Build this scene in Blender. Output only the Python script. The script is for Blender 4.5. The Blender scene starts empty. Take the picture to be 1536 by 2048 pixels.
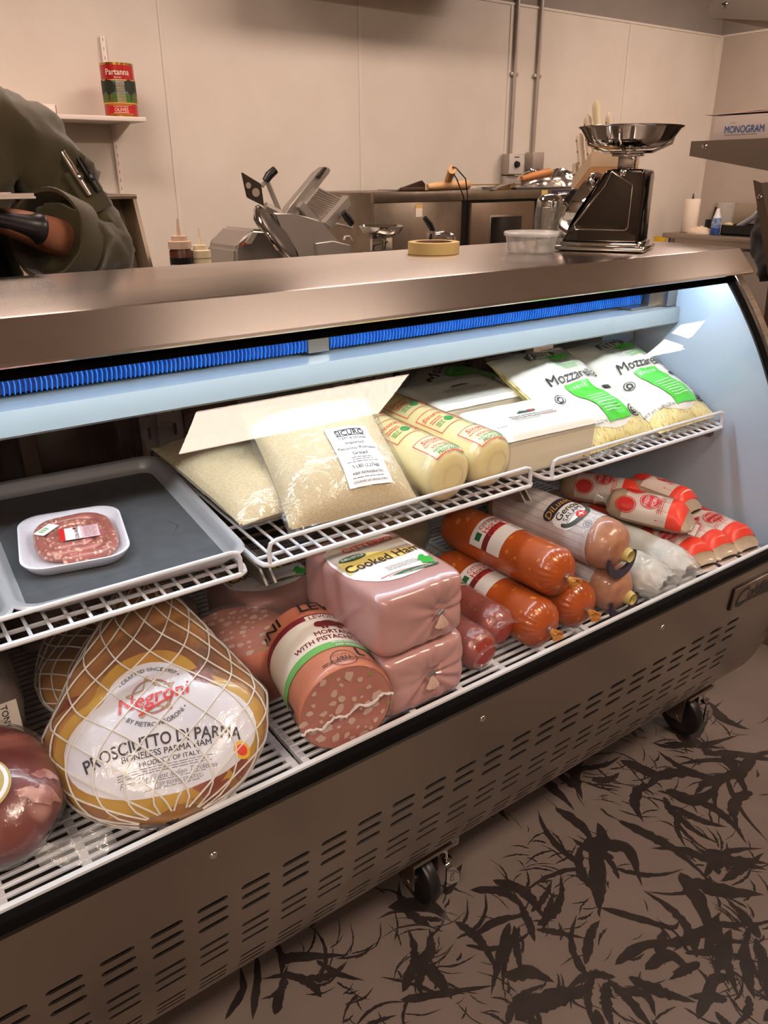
import bpy, bmesh, math, random
from mathutils import Vector, Matrix, noise as mnoise
V = Vector; PI = math.pi
rnd = random.Random(7)
SC = bpy.context.scene
COL = SC.collection

# ---------------------------------------------------------------- camera model
CAM = V((0, 0, 1.37)); FPX = 1556.0
def _axes():
    yaw, pit, roll = math.radians(54.367), math.radians(23.342), math.radians(-0.335)
    f = V((math.cos(yaw)*math.cos(pit), math.sin(yaw)*math.cos(pit), -math.sin(pit)))
    r = V((math.sin(yaw), -math.cos(yaw), 0)); u = r.cross(f)
    c, s = math.cos(roll), math.sin(roll)
    return c*r + s*u, -s*r + c*u, f
AR, AU, AF = _axes()
def ray(px, py): return AR*((px-768)/FPX) + AU*((1024-py)/FPX) + AF
def at(px, py, Y):
    d = ray(px, py); return CAM + d*((Y-CAM.y)/d.y)
def atx(px, py, X):
    d = ray(px, py); return CAM + d*((X-CAM.x)/d.x)
def atz(px, py, Z):
    d = ray(px, py); return CAM + d*((Z-CAM.z)/d.z)

cam = bpy.data.objects.new('camera', bpy.data.cameras.new('camera')); COL.objects.link(cam)
cam.data.sensor_fit = 'VERTICAL'; cam.data.sensor_height = 36; cam.data.lens = FPX/2048*36
cam.data.clip_start = 0.02; cam.data.clip_end = 60
cam.matrix_world = Matrix(((AR.x, AU.x, -AF.x, CAM.x), (AR.y, AU.y, -AF.y, CAM.y), (AR.z, AU.z, -AF.z, CAM.z), (0, 0, 0, 1)))
SC.camera = cam

# ---------------------------------------------------------------- materials
def lin(c):
    c = c/255.0
    return c/12.92 if c <= 0.04045 else ((c+0.055)/1.055)**2.4
def rgb(*c): return (lin(c[0]), lin(c[1]), lin(c[2]), 1)
def new_mat(name):
    m = bpy.data.materials.new(name); m.use_nodes = True
    nt = m.node_tree; nt.nodes.clear()
    out = nt.nodes.new('ShaderNodeOutputMaterial')
    return m, nt, out
def N(nt, t, **kw):
    n = nt.nodes.new(t)
    for k, v in kw.items():
        if k in n.inputs.keys(): n.inputs[k].default_value = v
        else: setattr(n, k, v)
    return n
def L(nt, a, ao, b, bi): nt.links.new(a.outputs[ao], b.inputs[bi])
def coords(nt, scale=(1, 1, 1)):
    tc = N(nt, 'ShaderNodeTexCoord'); mp = N(nt, 'ShaderNodeMapping'); mp.inputs['Scale'].default_value = scale
    L(nt, tc, 'Object', mp, 'Vector'); return mp
def mat(name, c, rough=.5, metal=0, c2=None, ns=20, stretch=(1, 1, 1), lo=.35, hi=.65, bump=0, bs=60, coat=0, ior=1.45, sss=0, sheen=0, rvar=0, detail=4, alpha=1, c3=None, emit=None, aniso=0):
    m, nt, out = new_mat(name)
    b = N(nt, 'ShaderNodeBsdfPrincipled', Roughness=rough, Metallic=metal, IOR=ior)
    b.inputs['Base Color'].default_value = c; b.inputs['Coat Weight'].default_value = coat; b.inputs['Coat Roughness'].default_value = .08
    b.inputs['Alpha'].default_value = alpha
    if sss:
        b.inputs['Subsurface Weight'].default_value = sss; b.inputs['Subsurface Radius'].default_value = (.012, .006, .004); b.inputs['Subsurface Scale'].default_value = 1
    if sheen: b.inputs['Sheen Weight'].default_value = sheen
    if aniso:   # brushed along x: highlights stretch across the brushing
        b.inputs['Anisotropic'].default_value = aniso; b.inputs['Anisotropic Rotation'].default_value = .25
        cv = N(nt, 'ShaderNodeCombineXYZ'); cv.inputs[0].default_value = 1; L(nt, cv, 'Vector', b, 'Tangent')
    if emit: b.inputs['Emission Color'].default_value = emit[0]; b.inputs['Emission Strength'].default_value = emit[1]
    L(nt, b, 'BSDF', out, 'Surface')
    if c2 or bump or rvar:
        mp = coords(nt, stretch)
    if c2 or rvar:
        nz = N(nt, 'ShaderNodeTexNoise', Scale=ns, Detail=detail)
        L(nt, mp, 'Vector', nz, 'Vector')
    if c2:
        r = N(nt, 'ShaderNodeValToRGB'); e = r.color_ramp.elements
        e[0].position = lo; e[0].color = c; e[1].position = hi; e[1].color = c2
        if c3: x = e.new((lo+hi)/2); x.color = c3
        L(nt, nz, 'Fac', r, 'Fac'); L(nt, r, 'Color', b, 'Base Color')
    if rvar:
        mr = N(nt, 'ShaderNodeMapRange'); mr.inputs['To Min'].default_value = rough-rvar; mr.inputs['To Max'].default_value = rough+rvar
        mr.inputs['From Min'].default_value = .15; mr.inputs['From Max'].default_value = .85
        L(nt, nz, 'Fac', mr, 'Value'); L(nt, mr, 'Result', b, 'Roughness')
    if bump:
        n2 = N(nt, 'ShaderNodeTexNoise', Scale=bs, Detail=3); L(nt, mp, 'Vector', n2, 'Vector')
        bp = N(nt, 'ShaderNodeBump', Strength=bump, Distance=.002); L(nt, n2, 'Fac', bp, 'Height'); L(nt, bp, 'Normal', b, 'Normal')
    return m
def flecks(name, base, fleck, scale=90, thr=.3, rough=.45, second=None, sthr=.1, sscale=40, coat=.2, warp=.02, smooth=.06, stretch=(1, 1, 1)):
    """voronoi-fleck meat: base colour with pieces of fat, optionally a rarer second kind of piece"""
    m, nt, out = new_mat(name)
    b = N(nt, 'ShaderNodeBsdfPrincipled', Roughness=rough); b.inputs['Coat Weight'].default_value = coat; b.inputs['Coat Roughness'].default_value = .12
    L(nt, b, 'BSDF', out, 'Surface')
    mp = coords(nt, stretch)
    nz = N(nt, 'ShaderNodeTexNoise', Scale=scale*.6, Detail=2); L(nt, mp, 'Vector', nz, 'Vector')
    sc = N(nt, 'ShaderNodeVectorMath', operation='MULTIPLY_ADD'); sc.inputs[1].default_value = (warp, warp, warp)
    L(nt, nz, 'Color', sc, 0); L(nt, mp, 'Vector', sc, 2)
    def layer(prev, col, scl, t):
        v = N(nt, 'ShaderNodeTexVoronoi', Scale=scl); L(nt, sc, 'Vector', v, 'Vector')
        mr = N(nt, 'ShaderNodeMapRange'); mr.inputs['From Min'].default_value = t; mr.inputs['From Max'].default_value = t+smooth
        mr.inputs['To Min'].default_value = 1; mr.inputs['To Max'].default_value = 0
        L(nt, v, 'Distance', mr, 'Value')
        # only some of the cells carry a piece
        sp = N(nt, 'ShaderNodeSeparateColor'); L(nt, v, 'Color', sp, 'Color')
        gt = N(nt, 'ShaderNodeMath', operation='GREATER_THAN'); gt.inputs[1].default_value = .45; L(nt, sp, 'Red', gt, 0)
        mu = N(nt, 'ShaderNodeMath', operation='MULTIPLY'); L(nt, mr, 'Result', mu, 0); L(nt, gt, 'Value', mu, 1)
        mx = N(nt, 'ShaderNodeMix', data_type='RGBA'); mx.inputs[7].default_value = col
        nt.links.new(prev, mx.inputs[6]); L(nt, mu, 'Value', mx, 0)
        return mx.outputs[2]
    n2 = N(nt, 'ShaderNodeTexNoise', Scale=scale*.25, Detail=5); L(nt, mp, 'Vector', n2, 'Vector')
    r = N(nt, 'ShaderNodeValToRGB'); e = r.color_ramp.elements
    e[0].position = .35; e[0].color = tuple(x*.72 for x in base[:3])+(1,); e[1].position = .65; e[1].color = base
    L(nt, n2, 'Fac', r, 'Fac')
    o = layer(r.outputs['Color'], fleck, scale, thr)
    if second: o = layer(o, second, sscale, sthr)
    nt.links.new(o, b.inputs['Base Color'])
    return m
def thin(name, tint=(1, 1, 1, 1), haze=.06, rough=.08, f0=.045, bump=0, bs=40, hazecol=(1, 1, 1, 1), bstretch=(1, 1, 1)):
    """clear sheet: straight-through transparency with a mirror-like surface and a little haze"""
    m, nt, out = new_mat(name)
    tr = N(nt, 'ShaderNodeBsdfTransparent', Color=tint)
    gl = N(nt, 'ShaderNodeBsdfGlossy', Roughness=rough)
    df = N(nt, 'ShaderNodeBsdfDiffuse', Color=hazecol)
    lw = N(nt, 'ShaderNodeLayerWeight', Blend=.5)
    pw = N(nt, 'ShaderNodeMath', operation='POWER'); pw.inputs[1].default_value = 5; L(nt, lw, 'Facing', pw, 0)
    ma = N(nt, 'ShaderNodeMath', operation='MULTIPLY_ADD'); ma.inputs[1].default_value = 1-f0; ma.inputs[2].default_value = f0; L(nt, pw, 'Value', ma, 0)
    m1 = N(nt, 'ShaderNodeMixShader', Fac=haze); L(nt, tr, 'BSDF', m1, 1); L(nt, df, 'BSDF', m1, 2)
    m2 = N(nt, 'ShaderNodeMixShader'); L(nt, ma, 'Value', m2, 0); L(nt, m1, 'Shader', m2, 1); L(nt, gl, 'BSDF', m2, 2)
    L(nt, m2, 'Shader', out, 'Surface')
    if bump:
        mp = coords(nt, bstretch)
        n2 = N(nt, 'ShaderNodeTexNoise', Scale=bs, Detail=4, Distortion=1.2); L(nt, mp, 'Vector', n2, 'Vector')
        bp = N(nt, 'ShaderNodeBump', Strength=bump, Distance=.01); L(nt, n2, 'Fac', bp, 'Height'); L(nt, bp, 'Normal', gl, 'Normal')
    return m
def emis(name, c, s):
    m, nt, out = new_mat(name)
    e = N(nt, 'ShaderNodeEmission', Color=c, Strength=s); L(nt, e, 'Emission', out, 'Surface'); return m

STEEL = mat('brushed_steel', rgb(176, 166, 154), .30, 1, c2=rgb(150, 140, 128), ns=6, stretch=(1.5, 30, 30), rvar=.06)
STEELTOP = mat('counter_steel', rgb(243, 236, 230), .2, 1, aniso=.84, c2=rgb(214, 204, 196), ns=5, stretch=(1, 2.2, 2.2), lo=.15, hi=.85, rvar=.02, detail=6)
STEELDK = mat('front_steel', rgb(160, 150, 140), .30, 1, aniso=.7, c2=rgb(154, 144, 134), ns=2, stretch=(1, .4, .4), lo=.15, hi=.85, rvar=.03, detail=2)
STEELPL = mat('plain_steel', rgb(165, 155, 144), .3, 1, rvar=.05, ns=5)
ALU = mat('aluminium', rgb(190, 190, 192), .32, 1, c2=rgb(165, 165, 168), ns=14, rvar=.06)
CHROME = mat('chrome', rgb(205, 202, 198), .06, 1)
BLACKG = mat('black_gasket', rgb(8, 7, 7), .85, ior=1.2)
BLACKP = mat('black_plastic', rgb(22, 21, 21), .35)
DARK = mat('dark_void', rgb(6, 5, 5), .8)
WIRE = mat('white_coated_wire', rgb(226, 228, 236), .3, c2=rgb(214, 217, 226), ns=30)
WHITEP = mat('white_plastic', rgb(232, 234, 240), .4)
LINER = mat('white_liner', rgb(188, 205, 226), .35, c2=rgb(181, 199, 221), ns=3)
PAPERW = mat('white_label', rgb(232, 232, 236), .45)
CREAM = mat('cream_label', rgb(226, 214, 200), .45)
INK = mat('black_ink', rgb(34, 32, 34), .5)
INKG = mat('grey_ink', rgb(120, 118, 126), .5)
RED = mat('red_print', rgb(206, 40, 38), .4)
REDO = mat('orange_red_print', rgb(232, 62, 40), .38)
MAROON = mat('maroon_print', rgb(118, 30, 40), .45)
GREEN = mat('green_print', rgb(46, 172, 60), .4)
GREEND = mat('dark_green_print', rgb(20, 98, 62), .45)
GREENL = mat('light_green_print', rgb(112, 176, 96), .45)
GOLD = mat('gold_print', rgb(166, 140, 104), .45)
YELLOWP = mat('yellow_print', rgb(224, 206, 120), .45)
FILM = thin('clear_film', haze=.05, rough=.12, f0=.06, bump=.5, bs=26)
FILMT = thin('tight_clear_film', haze=.02, rough=.1, f0=.05, bump=.25, bs=50)
FILMH = thin('hazy_film', haze=.16, rough=.16, f0=.07, bump=.6, bs=24)
GLASS = thin('display_glass', haze=.0, rough=.0, f0=.021, tint=(.98, .99, .985, 1))
JARGLASS = thin('jar_glass', haze=.04, rough=.02, f0=.08, tint=(.93, .95, .94, 1), bump=.2, bs=30)
TUBPL = thin('tub_plastic', haze=.12, rough=.2, f0=.05, tint=(.95, .95, .94, 1))

# ---------------------------------------------------------------- mesh builder
class MB:
    def __init__(s): s.bm = bmesh.new(); s.mi = 0
    def f(s, vs):
        try:
            fc = s.bm.faces.new(vs); fc.material_index = s.mi; return fc
        except ValueError: return None
    def v(s, p): return s.bm.verts.new(p)
    def raw(s, verts, faces):
        vs = [s.v(p) for p in verts]
        for fc in faces: s.f([vs[i] for i in fc])
        return s
    def box(s, a, b, bev=0, seg=2):
        x0, y0, z0 = a; x1, y1, z1 = b
        if x0 > x1: x0, x1 = x1, x0
        if y0 > y1: y0, y1 = y1, y0
        if z0 > z1: z0, z1 = z1, z0
        t = bmesh.new()
        vs = [t.verts.new(p) for p in ((x0, y0, z0), (x1, y0, z0), (x1, y1, z0), (x0, y1, z0), (x0, y0, z1), (x1, y0, z1), (x1, y1, z1), (x0, y1, z1))]
        for q in ((3, 2, 1, 0), (4, 5, 6, 7), (0, 1, 5, 4), (1, 2, 6, 5), (2, 3, 7, 6), (3, 0, 4, 7)): t.faces.new([vs[i] for i in q])
        if bev: bmesh.ops.bevel(t, geom=t.edges[:], offset=bev, segments=seg, affect='EDGES', profile=.5)
        s.merge(t); return s
    def merge(s, t, M=None):
        mp = {}
        for v in t.verts: mp[v] = s.v(M @ v.co if M else v.co)
        for fc in t.faces: s.f([mp[v] for v in fc.verts])
        t.free(); return s
    def mbox(s, size, M, bev=0, seg=2):
        t = MB(); t.box((-size[0]/2, -size[1]/2, -size[2]/2), (size[0]/2, size[1]/2, size[2]/2), bev, seg)
        return s.merge(t.bm, M)
    def tube(s, pts, r, n=8, closed=False, cap=True, flat=1):
        pts = [V(p) for p in pts]
        rs = r if isinstance(r, (list, tuple)) else [r]*len(pts)
        m = len(pts); rings = []
        up = None
        for i, p in enumerate(pts):
            a = pts[(i-1) % m] if (closed or i > 0) else p; b = pts[(i+1) % m] if (closed or i < m-1) else p
            t = (b-a)
            if t.length < 1e-9: t = V((0, 0, 1))
            t.normalize()
            if up is None:
                up = V((0, 0, 1)) if abs(t.z) < .9 else V((1, 0, 0))
            x = (up - t*up.dot(t)); x.normalize(); up = x; y = t.cross(x)
            rings.append([s.v(p + (x*math.cos(2*PI*k/n)*flat + y*math.sin(2*PI*k/n))*rs[i]) for k in range(n)])
        for i in range(m if closed else m-1):
            A, B = rings[i], rings[(i+1) % m]
            for k in range(n): s.f([A[k], A[(k+1) % n], B[(k+1) % n], B[k]])
        if cap and not closed:
            s.f(rings[0][::-1]); s.f(rings[-1])
        return s
    def lathe(s, prof, n=32, M=None, sq=None):
        """profile of (radius, height) about local Z"""
        M = M or Matrix(); rings = []
        for r, z in prof:
            if r < 1e-6: rings.append([s.v(M @ V((0, 0, z)))])
            else: rings.append([s.v(M @ V((r*math.cos(2*PI*k/n), r*math.sin(2*PI*k/n), z))) for k in range(n)])
        for A, B in zip(rings[:-1], rings[1:]):
            for k in range(n):
                q = [A[k % len(A)], A[(k+1) % len(A)], B[(k+1) % len(B)], B[k % len(B)]]
                u = []
                for x in q:
                    if x not in u: u.append(x)
                if len(u) > 2: s.f(u)
        return s
    def prism(s, pts, d):
        """planar polygon swept along the vector d"""
        d = V(d); A = [s.v(p) for p in pts]; B = [s.v(V(p)+d) for p in pts]; n = len(pts)
        s.f(A[::-1]); s.f(B)
        for i in range(n): s.f([A[i], A[(i+1) % n], B[(i+1) % n], B[i]])
        return s
    def grid(s, fn, nu, nv, wu=False, wv=False):
        cu, cv = (nu if wu else nu+1), (nv if wv else nv+1)
        g = [[s.v(fn(i/nu, j/nv)) for j in range(cv)] for i in range(cu)]
        for i in range(nu):
            for j in range(nv):
                s.f([g[i][j], g[(i+1) % cu][j], g[(i+1) % cu][(j+1) % cv], g[i][(j+1) % cv]])
        return s
    def patch(s, S, x0, x1, y0, y1, off=.0008, nu=12, nv=8, thick=.0004):
        """label lying on a surface S(x, y)->(point, normal); has a rim so that it is not paper thin"""
        top = lambda a, b: (lambda p: p[0]+p[1]*off)(S(x0+(x1-x0)*a, y0+(y1-y0)*b))
        return s.grid(top, nu, nv)
    def fan(s, S, pts, c=(0, 0), rings=6, off=.0008):
        prev = [s.v((lambda p: p[0]+p[1]*off)(S(*c)))]
        dense = []
        for i, a in enumerate(pts):
            b = pts[(i+1) % len(pts)]; m = max(1, int(math.hypot(b[0]-a[0], b[1]-a[1])/.006))
            dense += [(a[0]+(b[0]-a[0])*q/m, a[1]+(b[1]-a[1])*q/m) for q in range(m)]
        pts = dense
        for k in range(1, rings+1):
            t = k/rings
            cur = [s.v((lambda p: p[0]+p[1]*off)(S(c[0]+(x-c[0])*t, c[1]+(y-c[1])*t))) for x, y in pts]
            n = len(cur)
            for i in range(n):
                if len(prev) == 1: s.f([prev[0], cur[i], cur[(i+1) % n]])
                else: s.f([prev[i], cur[i], cur[(i+1) % n], prev[(i+1) % n]])
            prev = cur
        return s
    def disc(s, S, c, r, off=.001, n=28, ry=None, r0=0):
        ry = ry or r
        ring = lambda k: [s.v((lambda p: p[0]+p[1]*off)(S(c[0]+r*k*math.cos(2*PI*i/n), c[1]+ry*k*math.sin(2*PI*i/n)))) for i in range(n)]
        if r0:
            A, B = ring(r0), ring(1)
            for i in range(n): s.f([A[i], B[i], B[(i+1) % n], A[(i+1) % n]])
        else:
            m = s.v((lambda p: p[0]+p[1]*off)(S(*c))); A = ring(.5); B = ring(1)
            for i in range(n): s.f([m, A[i], A[(i+1) % n]]); s.f([A[i], B[i], B[(i+1) % n], A[(i+1) % n]])
        return s
    def text(s, S, t, x, y, size, off=.0014, bold=0, shear=0, rot=0, wid=1, arc=0, align='CENTER'):
        """lettering on a surface S, centred on (x, y)"""
        vs0, fs, w = glyphs(t, 0, shear, align); cr, sr = math.cos(rot), math.sin(rot)
        k = bold*.55
        for q, (ex, ey) in enumerate(((0, 0),) if not bold else ((-k, 0), (k, 0), (0, k), (0, -k))):
            out = []
            for a, b in vs0:
                a = (a+ex)*size*wid; b = (b+ey-.35)*size
                if arc:
                    th = a/abs(arc); R = abs(arc)
                    if arc > 0: a, b = (R+b)*math.sin(th), (R+b)*math.cos(th)-R
                    else: a, b = (R-b)*math.sin(th), R-(R-b)*math.cos(th)
                p, n = S(x+a*cr-b*sr, y+a*sr+b*cr)
                out.append(p+n*(off+q*4e-5))
            s.raw(out, fs)
        return s
    def build(s, name, m, parent=None, smooth=True, ang=40, world=False, kind=None, label=None):
        bm = s.bm
        bmesh.ops.recalc_face_normals(bm, faces=bm.faces) if not getattr(s, 'keepn', False) else None
        if world and parent is not None:
            inv = wmat(parent).inverted(); bm.transform(inv)
        me = bpy.data.meshes.new(name); bm.to_mesh(me); bm.free()
        for mm in (m if isinstance(m, (list, tuple)) else [m]): me.materials.append(mm)
        if smooth:
            me.polygons.foreach_set('use_smooth', [True]*len(me.polygons))
            try: me.set_sharp_from_angle(angle=math.radians(ang))
            except Exception: pass
        o = bpy.data.objects.new(name, me); COL.objects.link(o)
        if parent is not None: o.parent = parent
        if kind: o['kind'] = kind
        if label: o['label'] = label
        return o
_G = {}
def glyphs(t, bold=0, shear=0, align='CENTER'):
    k = (t, bold, shear, align)
    if k not in _G:
        c = bpy.data.curves.new('lettering_curve', 'FONT'); c.body = t; c.size = 1; c.align_x = align; c.resolution_u = 3
        c.offset = bold; c.shear = shear; c.dimensions = '2D'; c.fill_mode = 'FRONT'
        o = bpy.data.objects.new('lettering_curve', c); COL.objects.link(o)
        bpy.context.view_layer.update()
        me = bpy.data.meshes.new_from_object(o.evaluated_get(bpy.context.evaluated_depsgraph_get()))
        vs = [(v.co.x, v.co.y) for v in me.vertices]; fs = [tuple(p.vertices) for p in me.polygons]
        w = max([v[0] for v in vs])-min([v[0] for v in vs]) if vs else 0
        bpy.data.objects.remove(o); bpy.data.curves.remove(c); bpy.data.meshes.remove(me)
        _G[k] = (vs, fs, w)
    return _G[k]
def wmat(o):
    M = Matrix.Translation(o.location) @ o.rotation_euler.to_matrix().to_4x4()
    return wmat(o.parent) @ M if o.parent else M
def thing(name, label, cat, loc=(0, 0, 0), rot=(0, 0, 0), group=None):
    o = bpy.data.objects.new(name, None); COL.objects.link(o); o.empty_display_size = .05
    o.location = loc; o.rotation_euler = rot if isinstance(rot, (tuple, list)) else (0, 0, rot)
    o['label'] = label; o['category'] = cat
    if group: o['group'] = group
    return o
def tag(o, label, cat, group=None, kind=None):
    if label: o['label'] = label
    if cat: o['category'] = cat
    if group: o['group'] = group
    if kind: o['kind'] = kind
    return o
def dup(root, loc, rot=None, label=None, group=None):
    r = root.copy(); COL.objects.link(r); r.location = loc
    if rot is not None: r.rotation_euler = rot
    if label: r['label'] = label
    if group: r['group'] = group
    def kids(a, b):
        for ch in [c for c in COL.objects if c.parent == a]:
            c = ch.copy(); COL.objects.link(c); c.parent = b; kids(ch, c)
    kids(root, r); return r
def plane_map(o, u, v):
    o, u, v = V(o), V(u).normalized(), V(v).normalized(); n = u.cross(v)
    return lambda x, y: (o+u*x+v*y, n)
def nz(x, y, z=0, s=1): return mnoise.noise(V((x*s, y*s, z*s)))
def num_map(P, h=.002):
    def S(x, y):
        p = P(x, y); a = P(x+h, y)-P(x-h, y); b = P(x, y+h)-P(x, y-h); n = a.cross(b)
        if n.length > 0: n.normalize()
        return p, n
    return S
def smoothstep(a, b, x):
    t = max(0, min(1, (x-a)/(b-a))); return t*t*(3-2*t)
def arcpts(c, r, a0, a1, n): return [(c[0]+r*math.cos(a0+(a1-a0)*i/n), c[1]+r*math.sin(a0+(a1-a0)*i/n)) for i in range(n+1)]
def rrect(w, h, r, n=5):
    o = []
    for cx, cy, a in ((w/2-r, h/2-r, 0), (-w/2+r, h/2-r, PI/2), (-w/2+r, -h/2+r, PI), (w/2-r, -h/2+r, 3*PI/2)):
        o += arcpts((cx, cy), r, a, a+PI/2, n)
    return o
# ================================================================ SETTING
YW, XW, ZC, XL, YF = 4.45, 6.67, 3.05, -3.2, -3.6
FRP = mat('white_wall_panel', rgb(226, 218, 206), .38, c2=rgb(220, 211, 198), ns=3, bump=.25, bs=90)
PAINT = mat('grey_wall_paint', rgb(150, 142, 134), .7, c2=rgb(144, 136, 128), ns=4)
SHOPW = mat('taupe_shop_wall', rgb(150, 138, 126), .8, c2=rgb(140, 128, 116), ns=2)
CEILM = mat('ceiling_tile', rgb(214, 208, 200), .9, c2=rgb(200, 194, 186), ns=120)
TRIM = mat('white_trim', rgb(224, 216, 204), .4)
def struct(mb, name, m, parent=None):
    o = mb.build(name, m, parent, smooth=False); 
    if parent is None: o['kind'] = 'structure'
    return o
struct(MB().box((XL, YW, 2.42), (XW+.12, YW+.12, ZC)).box((XL, YW, 0), (XW+.12, YW+.12, 2.42)), 'wall_back', [PAINT])
struct(MB().box((XW, YF, 0), (XW+.12, YW, ZC)), 'wall_right', PAINT)
struct(MB().box((XL-.12, YF, 0), (XL, YW+.12, ZC)), 'wall_left', SHOPW)
struct(MB().box((XL, YF-.12, 0), (XW+.12, YF, ZC)), 'wall_front', SHOPW)
struct(MB().box((XL-.12, YF-.12, ZC), (XW+.12, YW+.12, ZC+.1)), 'ceiling', CEILM)
# washable wall panels, 1.234 m wide, with their joint strips and cap
seams = [5.495, 4.261, 3.027, 1.793, .559, -.675, -1.909]
xs = [XW-.004]+seams+[XL+.01]
mb = MB()
for a, b in zip(xs[:-1], xs[1:]): mb.box((b+.002, YW-.006, 0), (a-.002, YW, 2.42))
struct(mb, 'trim_1', FRP)['label'] = 'white textured wall panels across the back wall'
mb = MB()
for x in seams: mb.box((x-.012, YW-.011, 0), (x+.012, YW-.006, 2.42), .002)
mb.box((XL, YW-.012, 2.412), (XW-.006, YW-.0005, 2.428), .002)
mb.box((XW-.012, YW-.03, 0), (XW-.006, YW-.006, 2.42))
struct(mb, 'trim_2', TRIM)
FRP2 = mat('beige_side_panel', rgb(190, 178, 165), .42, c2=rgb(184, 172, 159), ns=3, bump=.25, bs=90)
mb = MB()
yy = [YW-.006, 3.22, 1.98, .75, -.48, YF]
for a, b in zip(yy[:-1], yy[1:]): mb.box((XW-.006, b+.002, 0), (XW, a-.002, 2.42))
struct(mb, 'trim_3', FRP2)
struct(MB().box((XW-.01, YF, 2.412), (XW-.0005, YW-.012, 2.428), .002), 'trim_4', TRIM)

# floor: taupe sheet printed with dark brush-stroke leaves (one mesh, two materials)
FLOOR = mat('taupe_floor', rgb(110, 99, 93), .42, c2=rgb(101, 91, 85), ns=5, lo=.3, hi=.7, bump=.06, bs=70, rvar=.07)
LEAFM = mat('dark_leaf_print', rgb(42, 35, 33), .42, c2=rgb(34, 28, 27), ns=30)
_zc = [0]
def stroke(mb, pts, w, rough=.18, z=.0012, rr=rnd):
    """one brush stroke: a tapered ribbon along a bent line with ragged edges"""
    _zc[0] += 1; z = .0003+_zc[0]*1.2e-6
    P = [V((p[0], p[1])) for p in pts]
    # Catmull-Rom through the points
    Q = []
    E = [P[0]*2-P[1]]+P+[P[-1]*2-P[-2]]
    for i in range(1, len(E)-2):
        for k in range(7):
            t = k/7; a, b, c, d = E[i-1], E[i], E[i+1], E[i+2]
            Q.append(.5*((2*b)+(c-a)*t+(2*a-5*b+4*c-d)*t*t+(3*b-a-3*c+d)*t**3))
    Q.append(P[-1]); n = len(Q); A = []; B = []
    for i, p in enumerate(Q):
        t = (Q[min(n-1, i+1)]-Q[max(0, i-1)]); t = t.normalized() if t.length > 0 else V((1, 0))
        nn = V((-t.y, t.x)); s = i/(n-1)
        h = w*(math.sin(PI*min(1, s*1.02)**.7)**.8 if 0 < s < 1 else 0)
        a = h*(1+rr.uniform(-rough, rough)); b = h*(1+rr.uniform(-rough, rough))
        A.append(mb.v((p.x+nn.x*a, p.y+nn.y*a, z))); B.append(mb.v((p.x-nn.x*b, p.y-nn.y*b, z)))
    for i in range(n-1): mb.f([A[i], A[i+1], B[i+1], B[i]])
mb = MB(); mb.keepn = True
mb.box((XL, YF, -.1), (XW, YW, 0)); mb.mi = 1
fl = random.Random(21)
def cluster(x, y, sc, k, a0=None):
    a0 = fl.uniform(0, 2*PI) if a0 is None else a0
    for i in range(k):
        a = a0+fl.gauss(0, .75)+(PI if fl.random() < .3 else 0); ln = sc*fl.uniform(.5, 1.15); bend = fl.uniform(-.5, .5)
        ox, oy = x+fl.gauss(0, .035)*sc/.2, y+fl.gauss(0, .035)*sc/.2
        pts = [(ox+ln*t*math.cos(a+bend*t*1.6), oy+ln*t*math.sin(a+bend*t*1.6)) for t in (0, .33, .66, 1)]
        stroke(mb, pts, fl.uniform(.005, .0165)*sc/.2, .28, .0006+.00002*i, fl)
    for i in range(k*4):   # dry-brush splinters round the stroke
        a = a0+fl.gauss(0, .8); r = fl.uniform(0, sc*.85); ln = fl.uniform(.02, .09); b = a+fl.gauss(0, .35)
        ox, oy = x+r*math.cos(a)+fl.gauss(0, .03), y+r*math.sin(a)+fl.gauss(0, .03)
        stroke(mb, [(ox, oy), (ox+ln*.5*math.cos(b), oy+ln*.5*math.sin(b)), (ox+ln*math.cos(b+.2), oy+ln*math.sin(b+.2))], fl.uniform(.0008, .003), .5, .0006, fl)
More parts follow.
